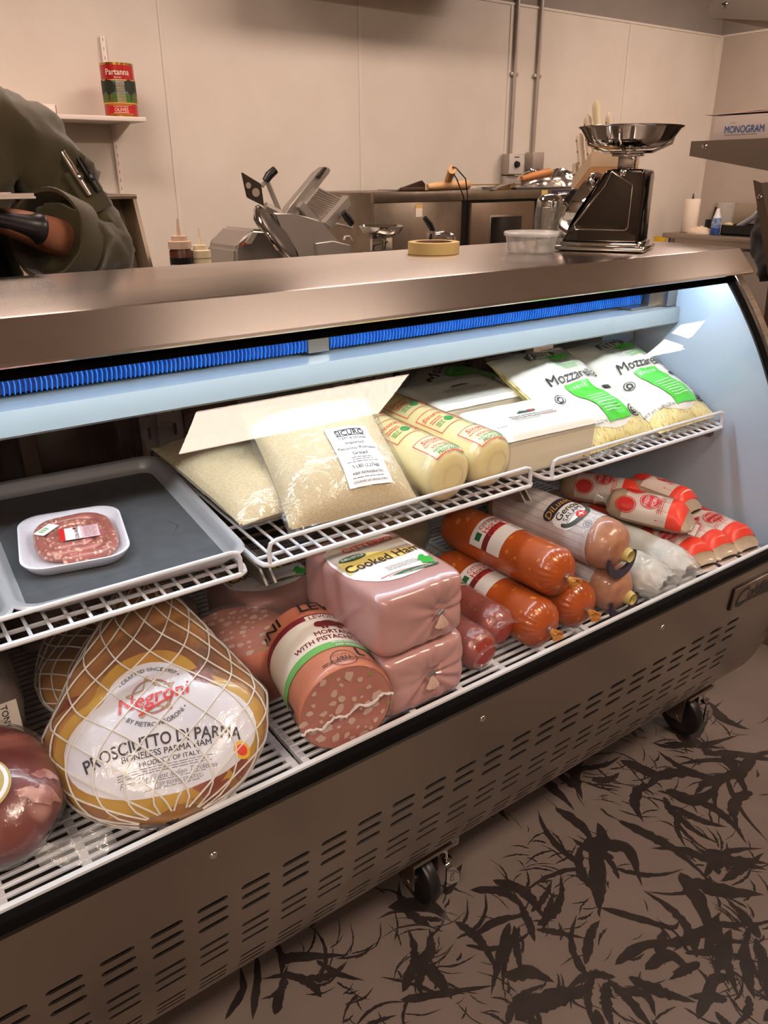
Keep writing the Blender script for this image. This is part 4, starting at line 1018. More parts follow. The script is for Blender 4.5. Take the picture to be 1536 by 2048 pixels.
# ---------------- netted prosciutto
PROS = mat('prosciutto_rind', rgb(164, 112, 60), .36, c2=rgb(118, 74, 46), ns=6, lo=.36, hi=.66, coat=.5, c3=rgb(172, 120, 62), sss=.1, detail=6)
NETM = mat('white_net_cord', rgb(222, 218, 212), .6)
def pros_ab(q, A, Bt):
    q = max(0, min(1, q))
    if q < .38: k = max(0, 1-((.38-q)/.38)**2.2)**.5
    else: k = 1-.84*((q-.38)/.62)**1.05
    e = smoothstep(1.0, .93, q); k *= e**.5
    return A*k, Bt*(k**.8)
def prosciutto(loc, rot, label, A=.150, Bt=.062, Lg=.40, lab=True, seed=0):
    t = thing('prosciutto', label, 'deli meat', loc, rot, 'netted prosciutto hams')
    def P(th, q, g=0):
        a, b = pros_ab(q, A, Bt); lump = .006*nz(math.sin(th)*1.6+seed, q*5, math.cos(th)*1.6)
        return V(((a+g+lump)*math.sin(th), Lg*q, Bt+(b+g+lump)*math.cos(th)))
    MB().grid(lambda u, v: P(2*PI*u, .0005+.999*v), 60, 44, wu=True).build('ham', PROS, t)
    mb = MB(); n = 15
    for sg in (1, -1):
        for k in range(n):
            pts = []
            for i in range(41):
                q = .012+.97*i/40
                th = 2*PI*k/n+sg*2.9*q+.014*math.sin(q*26+k)
                pts.append(P(th, q, .0032))
            mb.tube(pts, .0013, 5)
    mb.build('net', NETM, t)
    def film(u, v):
        th = 2*PI*u; q = -.006+1.012*v; g = .0042+.004*abs(nz(th*1.5+seed, q*9, 2))
        p = P(th, q, g); p.y = Lg*q
        a = .012*max(0, math.sin(th*2+1))*max(0, 1-q*3); p.x *= 1+a*6*0; return p
    MB().grid(film, 56, 36, wu=True).build('bag', FILMT, t)
    if lab:
        def T(x, y):
            q = y/Lg; a, b = pros_ab(q, A, Bt); th = math.asin(max(-.999, min(.999, x/max(a, .01))))
            return P(th, q, .0008)
        S0 = num_map(T); yc = Lg*.24
        S = lambda x, y: S0(x, y+yc)
        o = []
        for k in range(64):   # wide oval with a round shoulder on top
            a = 2*PI*k/64; r1 = 1/math.sqrt((math.cos(a)/.122)**2+(math.sin(a)/.074)**2)
            cx, cy, R_ = -.006, .052, .062; dx, dy = math.cos(a), math.sin(a); bq = dx*cx+dy*cy; dd = bq*bq-(cx*cx+cy*cy-R_*R_)
            r2_ = bq+math.sqrt(dd) if dd > 0 else 0
            o.append((max(r1, r2_)*dx, max(r1, r2_)*dy))
        MB().fan(S, [(x*1.17+.003*math.sin(i*.7), y*1.20+.003*math.cos(i*.9)) for i, (x, y) in enumerate(o)], (0, 0), 12, .0003).build('yellow_fat', mat('yellow_fat', rgb(196, 156, 62), .34, c2=rgb(176, 128, 56), ns=14, coat=.5), t)
        lb = MB().fan(S, o, (0, 0), 12, .0010).build('label', mat('silvery_label', rgb(222, 222, 232), .35, c2=rgb(206, 206, 220), ns=12, bump=.25, bs=40), t)
        mb = MB()
        mb.text(S, 'PROSCIUTTO DI PARMA', 0, -.006, .0225, off=.002, bold=.03, wid=.82, arc=.55); mb.text(S, 'BONELESS PARMA HAM', .004, -.0215, .0115, off=.002, bold=.015, wid=.95); mb.text(S, 'PRODUCT OF ITALY', .006, -.0325, .0085, off=.002, bold=.01)
        mb.text(S, '• CRAFTED SINCE 1907 •', -.006, .1005, .0088, off=.002, wid=.95, arc=.052, bold=.01); mb.text(S, '• BY PIETRO NEGRONI •', -.004, .0145, .0088, off=.002, wid=.95, arc=-.052, bold=.01)
        mb.build('lettering', INK, lb, smooth=False)
        mb = MB(); lines(mb, S, -.062, .066, [-.0385, -.0415, -.0445], .00055, .002); lines(mb, S, -.03, .05, [-.0555, -.0645], .00045, .002)
        mb.text(S, 'From The Finest Italian Tradition', .0, -.0505, .0092, off=.002, shear=.4); mb.text(S, 'KEEP REFRIGERATED', .012, -.0605, .0068, off=.002); mb.build('small_print', INKG, lb, smooth=False)
        c = (-.005, .056); st = []
        for k in range(10):
            a = PI/2+.12+k*PI/5; r = .034 if k % 2 == 0 else .0155; st.append((c[0]+r*math.cos(a), c[1]+r*math.sin(a)))
        mb = MB()
        for k in range(10):
            a, b = V(st[k]), V(st[(k+1) % 10]); d = (b-a).normalized(); nn = V((-d.y, d.x))*.0013
            vs_ = [(lambda p: p[0]+p[1]*.0022)(S(*x)) for x in (a-nn, b-nn, b+nn, a+nn)]; mb.raw(vs_, [(0, 1, 2, 3)])
        mb.build('star_emblem', GOLD, lb, smooth=False)
        mb = MB(); mb.disc(S, c, .0255, .0018, 40, r0=.955); mb.build('green_ring', GREEND, lb, smooth=False)
        mb = MB(); mb.disc(S, c, .0275, .0018, 40, r0=.955)
        mb.text(S, 'Negroni', c[0], c[1]-.002, .0285, off=.0032, bold=.028, shear=.25, rot=.12)
        for i in range(12):
            x0 = c[0]-.02+.046*i/12; f = lambda x: c[1]-.026+(x-c[0]+.02)*.42
            mb.raw([S(x0, f(x0)-.0018)[0]+S(x0, f(x0))[1]*.003, S(x0+.0039, f(x0+.0039)-.0018)[0]+S(x0, f(x0))[1]*.003, S(x0+.0039, f(x0+.0039)+.0014)[0]+S(x0, f(x0))[1]*.003, S(x0, f(x0)+.0014)[0]+S(x0, f(x0))[1]*.003], [(0, 1, 2, 3)])
        mb.build('red_lettering', RED, lb, smooth=False)
        MB().disc(S, (.098, -.035), .0105, .002, 24).build('yellow_seal', mat('seal_yellow', rgb(238, 190, 60), .4), lb)
        MB().disc(S, (.098, -.035), .0068, .0026, 20).build('red_seal', REDO, lb)
        # darker lean meat showing beside the label
        mb = MB(); r2 = random.Random(4)
        for cx, cy, s_ in ((.055, .075, .026), (.055, -.074, .026), (.094, -.052, .02), (-.115, .085, .02)): mb.fan(S, [(cx+x, cy+y*.8) for x, y in blob(r2, s_, 14)], (cx, cy), 5, .0004)
        mb.build('lean_patches', mat('lean_meat', rgb(124, 52, 40), .4, c2=rgb(150, 84, 56), ns=30, coat=.4), t)
    return t
prosciutto((.232, .810, DZ-.028), (.45, 0, -.28), 'netted prosciutto with the large white label, leaning at the front of the deck')
prosciutto((.243, 1.02, DZ+.006), (.0, 0, -.02), 'netted prosciutto mostly hidden, behind the large labelled one', A=.100, Bt=.046, Lg=.36, lab=False, seed=4)
# ---------------- dark dry-cured ham at the left edge
JAM = flecks('dark_cured_ham', rgb(122, 50, 44), rgb(204, 150, 138), 12, .07, .33, second=rgb(176, 104, 92), sthr=.10, sscale=7, coat=.6, warp=.06, smooth=.22, stretch=(1, 2.4, 1))
t = thing('cured_ham', 'dark red cured ham in film with a round gold label at the left edge', 'deli meat', (.024, .93, DZ+.004), (0, 0, .2))
def jh(u, v, g=0):
    th, ph = 2*PI*u, PI*v; l = .008*nz(math.cos(th)*2, math.sin(th)*2, v*3)
    z = math.cos(ph); r = math.sin(ph)**.85
    return V(((.100+g+l)*r*math.cos(th), (.118+g+l)*r*math.sin(th), .066+(.066+g)*z))
MB().grid(lambda u, v: jh(u, .001+.998*v), 56, 30, wu=True).build('meat', JAM, t)
mb = MB(); r2 = random.Random(9)
for cx, cy, s_ in ((.045, -.088, .022), (.062, -.068, .014)):
    S = num_map(lambda x, y: V((x, y, .066+.066*math.sqrt(max(.0, 1-(x/.1)**2-(y/.118)**2)))))
    mb.fan(S, [(cx+x, cy+y*.6) for x, y in blob(r2, s_, 14)], (cx, cy), 4, .003)
mb.build('fat', mat('pinkish_fat', rgb(196, 142, 132), .35, c2=rgb(150, 84, 76), ns=40, coat=.5), t)
MB().grid(lambda u, v: jh(u, .02+.96*v, .004+.004*abs(nz(u*14, v*8, 5))), 56, 30, wu=True).build('film', FILMT, t)
mb = MB(); mb.grid(lambda u, v: V((.02+.085*u, -.085-.04*math.sin(PI*u*.7)-.03*v, .012+.012*nz(u*5, v*5)+.02*(1-v))), 14, 6); mb.build('film_corner', FILMH, t)
S = num_map(lambda x, y: V((x, y, .0745+.066*math.sqrt(max(.0, 1-(x/.104)**2-(y/.122)**2)))))
lb = MB().disc(S, (-.010, -.060), .036, .0012, 36).build('label', mat('gold_label', rgb(178, 160, 96), .4), t)
MB().disc(S, (-.010, -.060), .033, .0018, 36, r0=.86).build('white_ring', PAPERW, lb)
# ---------------- wrapped meats at the back of the deck
DKM = flecks('dark_wrapped_meat', rgb(84, 36, 32), rgb(130, 84, 74), 30, .18, .4, coat=.5)
REDM = flecks('reddish_sliced_meat', rgb(138, 62, 46), rgb(176, 112, 92), 34, .18, .4, coat=.5)
def pack(loc, rz, label, size, m, seed, cat='deli meat'):
    t = thing('wrapped_meat', label, cat, loc, (0, 0, rz), 'film-wrapped meats at the back')
    W, D, H = size
    def P(u, v, g=0):
        th = 2*PI*u; n = 3.5; c, s = math.cos(th), math.sin(th); k = (abs(c)**n+abs(s)**n)**(-1/n)
        z = v; r = (1-abs(2*v-1)**4)**.25 if 0 < v < 1 else 0
        l = 1+.05*nz(c*2+seed, s*2, v*3)
        return V((W/2*k*c*r*l+g*c, D/2*k*s*r*l+g*s, H*v+g*(v-.3)))
    MB().grid(lambda u, v: P(u, v), 40, 18, wu=True).build('meat', m, t)
    MB().grid(lambda u, v: P(u, v, .003+.004*abs(nz(u*16+seed, v*9))), 40, 18, wu=True).build('film', FILMH, t)
    return t, P
t, P = pack((.008, 1.168, DZ), 0, 'dark wrapped meat with a white paper label, behind the cured ham at the left edge', (.22, .21, .15), DKM, 1)
S = plane_map((.070, -.112, .070), (1, .05, 0), (0, .18, 1))
lb = MB().patch(S, -.028, .028, -.036, .036, .001, 2, 2).build('label', CREAM, t)
mb = MB(); mb.text(S, "TONY FIG'S", .010, 0, .0125, rot=-PI/2, bold=.02, off=.0018); lines(mb, S, -.018, .0, [.028-.006*i for i in range(9)], .0006, .0018); mb.build('lettering', INK, lb, smooth=False)
pack((.375, 1.255, DZ), .3, 'reddish wrapped meat behind the upright mortadella half', (.13, .15, .085), REDM, 5)
pack((.235, 1.395, DZ), .1, 'dark red wrapped meat with green stripe at the very back, under the sheet pan', (.16, .15, .10), DKM, 8)
t, P = pack((.905, 1.30, DZ), .1, 'pale yellow film-wrapped block behind the cooked ham stack and the capocollo', (.22, .20, .16), mat('pale_yellow_block', rgb(198, 182, 128), .4, c2=rgb(184, 166, 112), ns=9, coat=.5), 11, 'cheese')

# ================================================================ UPPER SHELVES
TX = math.atan(TILT)
def on_shelf(x, y, d=0): return (x, y, shz(y)+.0035+d)
# ---- aluminium sheet pans with dark liners
LINERM = mat('dark_grey_liner', rgb(82, 84, 88), .55, c2=rgb(74, 76, 80), ns=40, bump=.15, bs=200)
def sheet_pan(x, y, rz, label, W=.312, D=.42, gash=True):
    t = thing('sheet_pan', label, 'sheet pan', on_shelf(x, y), (TX, 0, rz), 'aluminium sheet pans')
    mb = MB(); H = .024
    loops = []
    for ins, z, r in ((.016, 0, .02), (.006, .010, .028), (.002, H-.002, .032), (-.002, H, .034), (-.008, H+.0005, .038), (-.010, H-.003, .039), (-.008, H-.006, .038), (-.004, H-.005, .035), (.002, .012, .032), (.0075, .006, .028), (.016, -.0012, .02)):
        loops.append([mb.v((px, py+D/2, z+.0012)) for px, py in rrect(W-2*ins, D-2*ins, r, 6)])
    for A, B_ in zip(loops[:-1], loops[1:]):
        for k in range(len(A)): mb.f([A[k], A[(k+1) % len(A)], B_[(k+1) % len(B_)], B_[k]])
    mb.f(loops[0]); mb.f(loops[-1][::-1]); mb.build('pan', mat('pan_aluminium', rgb(206, 206, 210), .42, .55) if 'pan_aluminium' not in bpy.data.materials else bpy.data.materials['pan_aluminium'], t, ang=50)
    mb = MB(); z0 = .0018
    o = rrect(W-.030, D-.03, .012, 5)
    mb.prism([(px, py+D/2, z0) for px, py in o], (0, 0, .0006)); lm = mb.build('liner', LINERM, t, smooth=False)
    if gash:
        mb = MB(); mb.raw([(-.03, .128, .0030), (.0, .1245, .0030), (.03, .125, .0030), (.0, .1275, .0030)], [(0, 1, 2, 3)])
        mb.raw([(.10, .20, .0030), (.112, .165, .003), (.098, .145, .0030), (.1105, .166, .0030)], [(0, 1, 2, 3)]); mb.build('tears', DARK, lm, smooth=False)
    return t
sheet_pan(.278, .970, -.055, 'aluminium sheet pan with dark grey liner holding the sausage coil')
sheet_pan(-.045, .972, -.03, 'aluminium sheet pan with dark grey liner at the left edge, empty', gash=False)
# ---- sausage coil on foam tray
SAUS = flecks('raw_sausage', rgb(178, 100, 88), rgb(220, 178, 158), 150, .34, .35, second=rgb(196, 146, 100), sthr=.2, sscale=90, coat=.6, warp=.012, smooth=.08)
FOAM = mat('white_foam_tray', rgb(226, 224, 234), .5)
tr = thing('foam_tray', 'white foam tray under the coiled sausage', 'tray', on_shelf(.222, 1.058, .0035), (TX, 0, -.20))
W, D = .152, .182; mb = MB(); loops = []
for ins, z, r in ((.014, 0, .03), (.010, .002, .032), (.001, .016, .036), (0, .019, .037), (.002, .0195, .036), (.005, .018, .034), (.012, .006, .03), (.016, .004, .028)): loops.append([mb.v((px, py+D/2, z)) for px, py in rrect(W-2*ins, D-2*ins, r, 7)])
for A, B_ in zip(loops[:-1], loops[1:]):
    for k in range(len(A)): mb.f([A[k], A[(k+1) % len(A)], B_[(k+1) % len(B_)], B_[k]])
mb.f(loops[0]); mb.f(loops[-1]); mb.build('tray', FOAM, tr, ang=50)
s = thing('sausage_coil', 'coil of raw pink sausage wrapped on its white tray', 'sausage', on_shelf(.222, 1.058, .0075), (TX, 0, -.20))
pts = []; turns = 3.3; nn = 240; r0 = .0097
for i in range(nn+1):
    q = i/nn; a = -PI*.6+turns*2*PI*q; k = 1-q*.9
    c, sn = math.cos(a), math.sin(a); sq = (abs(c)**3.2+abs(sn)**3.2)**(-1/3.2)
    pts.append((.0585*k*sq*c, D/2+.0715*k*sq*sn, r0+.0015*math.sin(i*.4)*.3))
mb = MB(); mb.tube(pts, [r0*(1+.05*nz(i*.35, 1)) for i in range(nn+1)], 14); mb.build('sausage', SAUS, s)
Sp = plane_map((0, D/2, .0206), (1, 0, 0), (0, 1, 0))
lb = MB().patch(Sp, -.018, .038, -.028, .012, .0006, 4, 3).build('label', mat('pink_label', rgb(226, 190, 196), .45), s)
MB().patch(Sp, -.018, -.011, -.028, .012, .001, 1, 3).build('red_edge', RED, lb); MB().patch(Sp, -.010, .012, -.028, .012, .001, 2, 3).build('white_panel', PAPERW, lb)
mb = MB(); mb.text(Sp, "TONY FIG'S", .006, -.008, .0075, rot=-PI/2, off=.0014, bold=.02); lines(mb, Sp, .016, .036, [-.024+.0045*i for i in range(8)], .0005, .0014); mb.disc(Sp, (.004, .007), .003, .0014, 10); mb.build('lettering', MAROON, lb, smooth=False)
def sf(u, v):
    a = 2*PI*u; k = v; c, sn = math.cos(a), math.sin(a); sq = (abs(c)**5+abs(sn)**5)**(-1/5)
    return V((.074*k*sq*c, D/2+.089*k*sq*sn, .0203-.004*k**6+.0008*nz(u*20, v*8)))
MB().grid(sf, 48, 12, wu=True).build('film', FILMT, s)
tg = MB(); tg.mbox((.018, .036, .0008), Matrix.Translation((-.035, D/2+.018, .0222)) @ Matrix.Rotation(-.7, 4, 'Z')); tg = tg.build('price_sticker', PAPERW, s)
Sg = plane_map((-.035, D/2+.018, .0227), (math.cos(-.7), math.sin(-.7), 0), (-math.sin(-.7), math.cos(-.7), 0)); mb = MB()
for i in range(3): mb.patch(Sg, -.005, .003, -.012+.006*i, -.009+.006*i, .0004, 1, 1)
mb.build('green_print', GREENL, tg, smooth=False)

# ---- pillow bags
def pillow(W, Lg, T, wr=.003, seed=0, px=2.6, py=3.0, sag=0):
    def top(x, y, side=1, g=0):
        u, v = x/(W/2), (y-Lg/2)/(Lg/2)
        fx = max(0, 1-abs(u)**px)**.62; fy = max(0, 1-abs(v)**py)**.62
        f = fx*fy; z = T+side*(T*f*(1-sag*v)+g)
        z += wr*f**.5*(nz(x*18+seed, y*18, side)+.5*nz(x*45+seed, y*45, side+3)+1.4*(1-f)*nz(x*70, y*70, seed))*side
        return V((x*(1-.05*(1-abs(v)**2)*abs(u)**3), y, z))
    return top
def bag_mesh(P, W, Lg, n=44, g=0):
    mb = MB()
    for side in (1, -1): mb.grid(lambda u, v: P(W*(u-.5)*.9995, Lg*(.0003+.9994*v), side, g), n, n)
    bmesh.ops.remove_doubles(mb.bm, verts=mb.bm.verts[:], dist=.0002)
    return mb
PEC = mat('grated_pecorino', rgb(208, 192, 156), .75, c2=rgb(194, 174, 134), ns=260, bump=.7, bs=420, detail=6)
def pecorino(loc, rot, label, W, Lg, T, seed, lab):
    t = thing('grated_cheese_bag', label, 'cheese', loc, rot, 'grated pecorino bags')
    Lc = Lg*.80
    P = pillow(W*.97, Lc, T, .0035, seed, sag=.22)
    bag_mesh(P, W*.97, Lc).build('grated_cheese', PEC, t)
    def F(u, v, side):
        x = W*(u-.5); y = -.008+Lg*v; yy = max(.001, min(Lc-.001, y))
        p = P(max(-W*.484, min(W*.484, x)), yy, side, .002)
        k = smoothstep(Lc-.03, Lc+.02, y)
        z = p.z*(1-k)+k*(T*(1-.2)+side*.006*(1-abs(2*u-1)**2)); z += (.006*nz(x*22+seed, y*22, 1)+.003*nz(x*60, y*60, seed))*k
        return V((x*(1-.14*k*(y-Lc)/(.2*Lg+.001)), y, z+k*(y-Lc)*.25))
    mb = MB()
    for sd in (1, -1): mb.grid(lambda u, v: F(u, v, sd), 30, 44)
    mb.build('film_bag', FILM, t)
    if lab:
        S0 = num_map(lambda x, y: P(x, y, 1, .003)); S = lambda x, y: S0(x+lab[0], y+lab[1])
        lb = MB().patch(S, -.040, .040, -.062, .062, .0006, 10, 14).build('label', PAPERW, t)
        mb = MB(); mb.patch(S, -.024, .028, .040, .0415, .0012, 6, 1); mb.patch(S, -.024, .028, .0535, .0555, .0012, 6, 1)
        mb.text(S, 'SICURO', .002, .0475, .0155, off=.0013, bold=.03); mb.text(S, 'ITEM # 005660', .002, .0345, .0085, off=.0012)
        for s_, y_, z_ in (('Imported', .023, .0095), ('Pecorino Romano', .011, .0098), ('Grated', -.001, .0098), ('5 LBS (2.27kg)', -.0275, .0085), ('KEEP REFRIGERATED', -.040, .0062), ('COUNTRY OF ORIGIN: ITALY', -.0545, .0048)): mb.text(S, s_, .001, y_, z_, off=.0012, bold=.005)
        lines(mb, S, -.018, .02, [-.010, -.014], .0005, .0012); lines(mb, S, -.03, .03, [-.0185, -.0475], .0005, .0012)
        mb.build('lettering', INK, lb, smooth=False)
    return t
pecorino((.650, 1.000, .823), (.58, 0, -.14), 'clear bag of grated pecorino with a white label, leaning on the middle shelf', .245, .32, .042, 3, (.030, .092))
pecorino((.558, 1.045, .838), (.20, 0, .12), 'clear bag of grated pecorino without a visible label, left of and behind the labelled bag', .20, .36, .034, 7, None)
# ---- provolone logs
PROV = mat('provolone', rgb(232, 220, 168), .34, c2=rgb(226, 212, 156), ns=6, coat=.5, sss=.2)
def provolone(loc, rot, label, seed):
    R, Lg = .052, .335
    t = thing('provolone', label, 'cheese', loc, rot, 'provolone logs')
    log_mesh(R, Lg, .030, .03, .015, 7, .015, seed, p=2.6).build('cheese', PROV, t)
    S = log_S(R, Lg, .030, .03, 2.6)
    lb = MB().patch(S, -.040, .040, .010, .074, .0007, 16, 14).build('front_label', mat('pale_cream_print', rgb(232, 222, 182), .4) if 'pale_cream_print' not in bpy.data.materials else bpy.data.materials['pale_cream_print'], t)
    def frame(mb, x0, x1, y0, y1, w=.0009, off=.0014):
        for a in ((x0, x1, y0-w, y0+w), (x0, x1, y1-w, y1+w), (x0-w, x0+w, y0, y1), (x1-w, x1+w, y0, y1)): mb.patch(S, *a, off, 10 if a[1]-a[0] > .01 else 1, 10 if a[3]-a[2] > .01 else 1)
    mb = MB(); frame(mb, -.037, .037, .012, .071); mb.text(S, "Sicuro's", 0, .058, .018, off=.0016, bold=.02, shear=.25); mb.text(S, 'NATURAL CHEESE', 0, .046, .0075, off=.0016, bold=.01); mb.text(S, 'Wisconsin', 0, .034, .012, off=.0016, bold=.005, shear=.25)
    for y0 in (.105, .205):
        frame(mb, -.045, .045, y0, y0+.075); mb.text(S, "Sicuro's", -.016, y0+.056, .017, off=.0016, bold=.02, shear=.25)
        for q in range(4): mb.text(S, 'MILD', .022, y0+.015+.014*q, .012, off=.0016, bold=.04, wid=1.1) if False else lines(mb, S, .008, .040, [y0+.014+.011*q], .0028, .0016, random.Random(q+seed))
        lines(mb, S, -.038, -.006, [y0+.034, y0+.040], .0012, .0016, random.Random(seed))
    mb.build('red_print', REDO if False else mat('faded_red_print', rgb(214, 92, 72), .45) if 'faded_red_print' not in bpy.data.materials else bpy.data.materials['faded_red_print'], t, smooth=False)
    mb = MB(); mb.text(S, 'NON-SMOKED', 0, .0245, .0085, off=.0016, bold=.025); mb.text(S, 'PROVOLONE', 0, .0165, .0085, off=.0016, bold=.025)
    for y0 in (.105, .205): mb.disc(S, (-.006, y0+.022), .009, .0014, 18); lines(mb, S, -.036, -.018, [y0+.016, y0+.021, y0+.026], .001, .0015)
    mb.build('green_print', mat('leaf_green_print', rgb(62, 142, 74), .45) if 'leaf_green_print' not in bpy.data.materials else bpy.data.materials['leaf_green_print'], t, smooth=False)
    mb = MB(); mb.grid(lambda u, v: (lambda p: p[0]+p[1]*(.0016+.001*nz(u*18, v*12, seed)))(S(2*PI*R*u, .0008+(Lg-.003)*v)), 48, 30, wu=True); mb.build('film', FILMT, t)
    return t
provolone(on_shelf(.832, .957), (TX, 0, .05), 'cream provolone log against the labelled pecorino bag', 1)
provolone(on_shelf(.940, .962), (TX, 0, .06), 'cream provolone log between the other provolone and the white mozzarella block', 2)
# ---- mozzarella loaves
LOAF = mat('white_mozzarella', rgb(236, 230, 206), .32, c2=rgb(230, 222, 196), ns=5, coat=.5, sss=.2)
def loaf(loc, rot, label, seed, W=.235, D=.155, H=.088):
    t = thing('mozzarella_block', label, 'cheese', loc, rot, 'white mozzarella blocks')
    MB().box((-W/2, 0, 0), (W/2, D, H), .012, 4).build('cheese', LOAF, t)
    def lid(u, v, d=.0012):
        x, y = (u-.5)*(W+.006), -.003+v*(D+.006); e = max(abs(2*u-1), abs(2*v-1))
        return V((x, y, H+d+.0012*nz(x*30, y*30, seed)-.010*smoothstep(.9, 1, e)))
    S = lambda x, y: (lid(x/(W+.006)+.5, (y+.003)/(D+.006)), V((0, 0, 1)))
    lb = MB().grid(lid, 26, 18).build('printed_film', mat('white_film_print', rgb(232, 228, 218), .28, coat=.5, bump=.3, bs=40) if 'white_film_print' not in bpy.data.materials else bpy.data.materials['white_film_print'], t)
    MB().prism([(-W/2-.018, -.004, H*.82), (W/2+.014, -.004, H*.86), (W/2+.014, -.001, H*.86), (-W/2-.018, -.001, H*.82)], (0, 0, .002)).build('film_flap', FILMH, t)
    mb = MB(); mb.grid(lambda u, v: (lambda a: V((W/2*1.006*(1 if abs(math.cos(a)) > .71 else math.cos(a)/.7071*1)*(1 if math.cos(a) > 0 else -1) if abs(math.cos(a)) > .71 else W/2*1.006*math.cos(a)/.7071, D/2+D/2*1.012*(math.sin(a)/.7071 if abs(math.cos(a)) > .71 else (1 if math.sin(a) > 0 else -1)), .002+v*(H*.98))))(2*PI*u), 64, 8, wu=True); mb.build('film_sides', FILMT, t)
    mb = MB(); mb.fan(S, [(.01+x, D*.62+y) for x, y in ((-.026, -.003), (-.012, .006), (0, .003), (.012, .006), (.026, .003), (.022, -.005), (0, -.006), (-.02, -.006))], (.01, D*.62), 2, .0014); mb.build('emblem', mat('dark_teal_print', rgb(54, 84, 76), .45) if 'dark_teal_print' not in bpy.data.materials else bpy.data.materials['dark_teal_print'], lb, smooth=False)
    mb = MB(); mb.disc(S, (.022, D*.615), .0045, .0018, 10); lines(mb, S, .03, .07, [D*.42], .0009, .0014); mb.build('red_print', RED, lb, smooth=False)
    mb = MB()
    lines(mb, S, -.048, .072, [D*.51, D*.46], .0014, .0014, random.Random(seed)); lines(mb, S, -.048, .03, [D*.42, D*.38], .0008, .0014, random.Random(seed+2)); lines(mb, S, -.105, -.075, [D*.3], .0008, .0014); lines(mb, S, .085, .105, [D*.55, D*.62], .0008, .0014); mb.build('small_print', INKG, lb, smooth=False)
    return t
loaf(on_shelf(1.098, .974), (TX, 0, -.06), 'white mozzarella block in printed film at the shelf front, right of the provolone logs', 1)
loaf(on_shelf(1.092, 1.168), (TX, 0, -.02), 'white mozzarella block in printed film behind the front block', 5, H=.092)
# ---- shredded mozzarella bags
SHRED = mat('shredded_mozzarella', rgb(228, 212, 138), .55, c2=rgb(196, 172, 92), ns=90, stretch=(1.6, .5, 1), bump=.9, bs=160, c3=rgb(238, 226, 166), coat=.3)
BAGP = mat('white_bag_print', rgb(232, 230, 222), .3, c2=rgb(224, 222, 212), ns=5, coat=.6, bump=.25, bs=34)
BRIGHTG = mat('bright_green_print', rgb(70, 190, 40), .35, coat=.4)
def shredded(loc, rot, label, seed, W=.255, Lg=.315, T=.042, full=True):
    t = thing('shredded_cheese_bag', label, 'cheese', loc, rot, 'shredded mozzarella bags')
    P = pillow(W, Lg, T, .0055, seed, 2.4, 2.6)
    bag_mesh(P, W, Lg).build('shredded_cheese', SHRED, t)
    S = num_map(lambda x, y: P(max(-W*.4995, min(W*.4995, x)), max(.0005, min(Lg-.0005, y)), 1, .0010))
    a0 = .036
    pf = MB().grid(lambda u, v: S((u-.5)*W*.985, a0+.010*math.sin(u*9)+(Lg*.985-a0)*v)[0], 40, 36).build('printed_film', BAGP, t)
    MB().grid(lambda u, v: S((u-.5)*W*.99, .001+(a0+.012)*v)[0]+V((0, 0, .0022+.0015*abs(nz(u*20, v*9, seed)))), 30, 10).build('clear_window', FILMT, t)
    MB().patch(S, -.075+.0, .005, .078, .205, .0012, 16, 26) if False else None
    gp = MB().grid(lambda u, v: (lambda p: p[0]+p[1]*.0024)(S(-.048+.078*u+.030*(1-v)+.008*math.sin(v*6), a0+.006+.118*v)), 16, 24).build('green_panel', BRIGHTG, pf)
    mb = MB()
    Sx = lambda x, y: S(x+.030*(1-(y-a0-.006)/.118)+.008*math.sin((y-a0-.006)/.118*6), y)
    mb.text(Sx, 'C H E E S E', -.016, a0+.110, .0115, off=.0036, bold=.02); mb.text(Sx, 'Premium quality', -.018, a0+.092, .007, off=.002)
    lines(mb, Sx, -.040, .022, [a0+.030+.0075*i for i in range(7)], .0008, .0036, random.Random(seed)); mb.build('white_lettering', PAPERW, gp, smooth=False)
    mb = MB(); mb.text(S, 'Mozzarella', -.004, a0+.145, .040, off=.0030, bold=.004, shear=.3, wid=.92); mb.text(S, 'SHREDDED', .012, a0+.196, .0125, off=.0030)
    for c, r in (((-.088, a0+.095), .013), ((.078, a0+.018), .016)): mb.disc(S, c, r, .0028, 24, r0=.84); mb.disc(S, c, r*.6, .0028, 14, r0=.55); lines(mb, S, c[0]-r*.6, c[0]+r*.6, [c[1]-r*.45], .0014, .0014)
    mb.text(S, 'BURNETT', .078, a0+.016, .0062, off=.0034, bold=.02); lines(mb, S, .097, .118, [a0+.012, a0+.017, a0+.022], .0008, .003); mb.text(S, 'NET WT. 5 LBS (2.27 kg)', -.070, a0+.012, .009, off=.0030)
    mb.patch(S, .055, .085, a0+.090, a0+.102, .0028, 4, 2)
    mb.disc(S, (-.012, a0+.232), .042, .0030, 30, ry=.019, r0=.92); mb.text(S, 'PATMA', -.012, a0+.232, .030, off=.0036, bold=.01, rot=.05)
    mb.build('lettering', INK, pf, smooth=False)
    mb = MB(); mb.patch(S, -.012, .055, a0+.203, a0+.222, .0028, 8, 3); mb.text(S, 'LOW-MOISTURE', .020, a0+.184, .0095, off=.0030, bold=.02); mb.text(S, 'WHOLE MILK', .020, a0+.174, .0095, off=.0030, bold=.02); mb.build('green_print', BRIGHTG, pf, smooth=False)
    # crimped bag ends
    for y0, y1 in ((-.012, .002), (Lg-.002, Lg+.012)):
        MB().grid(lambda u, v: V(((u-.5)*W*.96, y0+(y1-y0)*v, T+.004*math.sin(u*46)*.5+.006*nz(u*6, seed))), 44, 3).build('crimped_end', FILMH, t)
    return t
shredded((1.312, .992, .814), (.47, 0, .06), 'bag of shredded mozzarella with green panel, right behind the white blocks', 2)
shredded((1.541, .988, .814), (.45, 0, .02), 'bag of shredded mozzarella with green panel at the right end of the shelf', 6, W=.225)
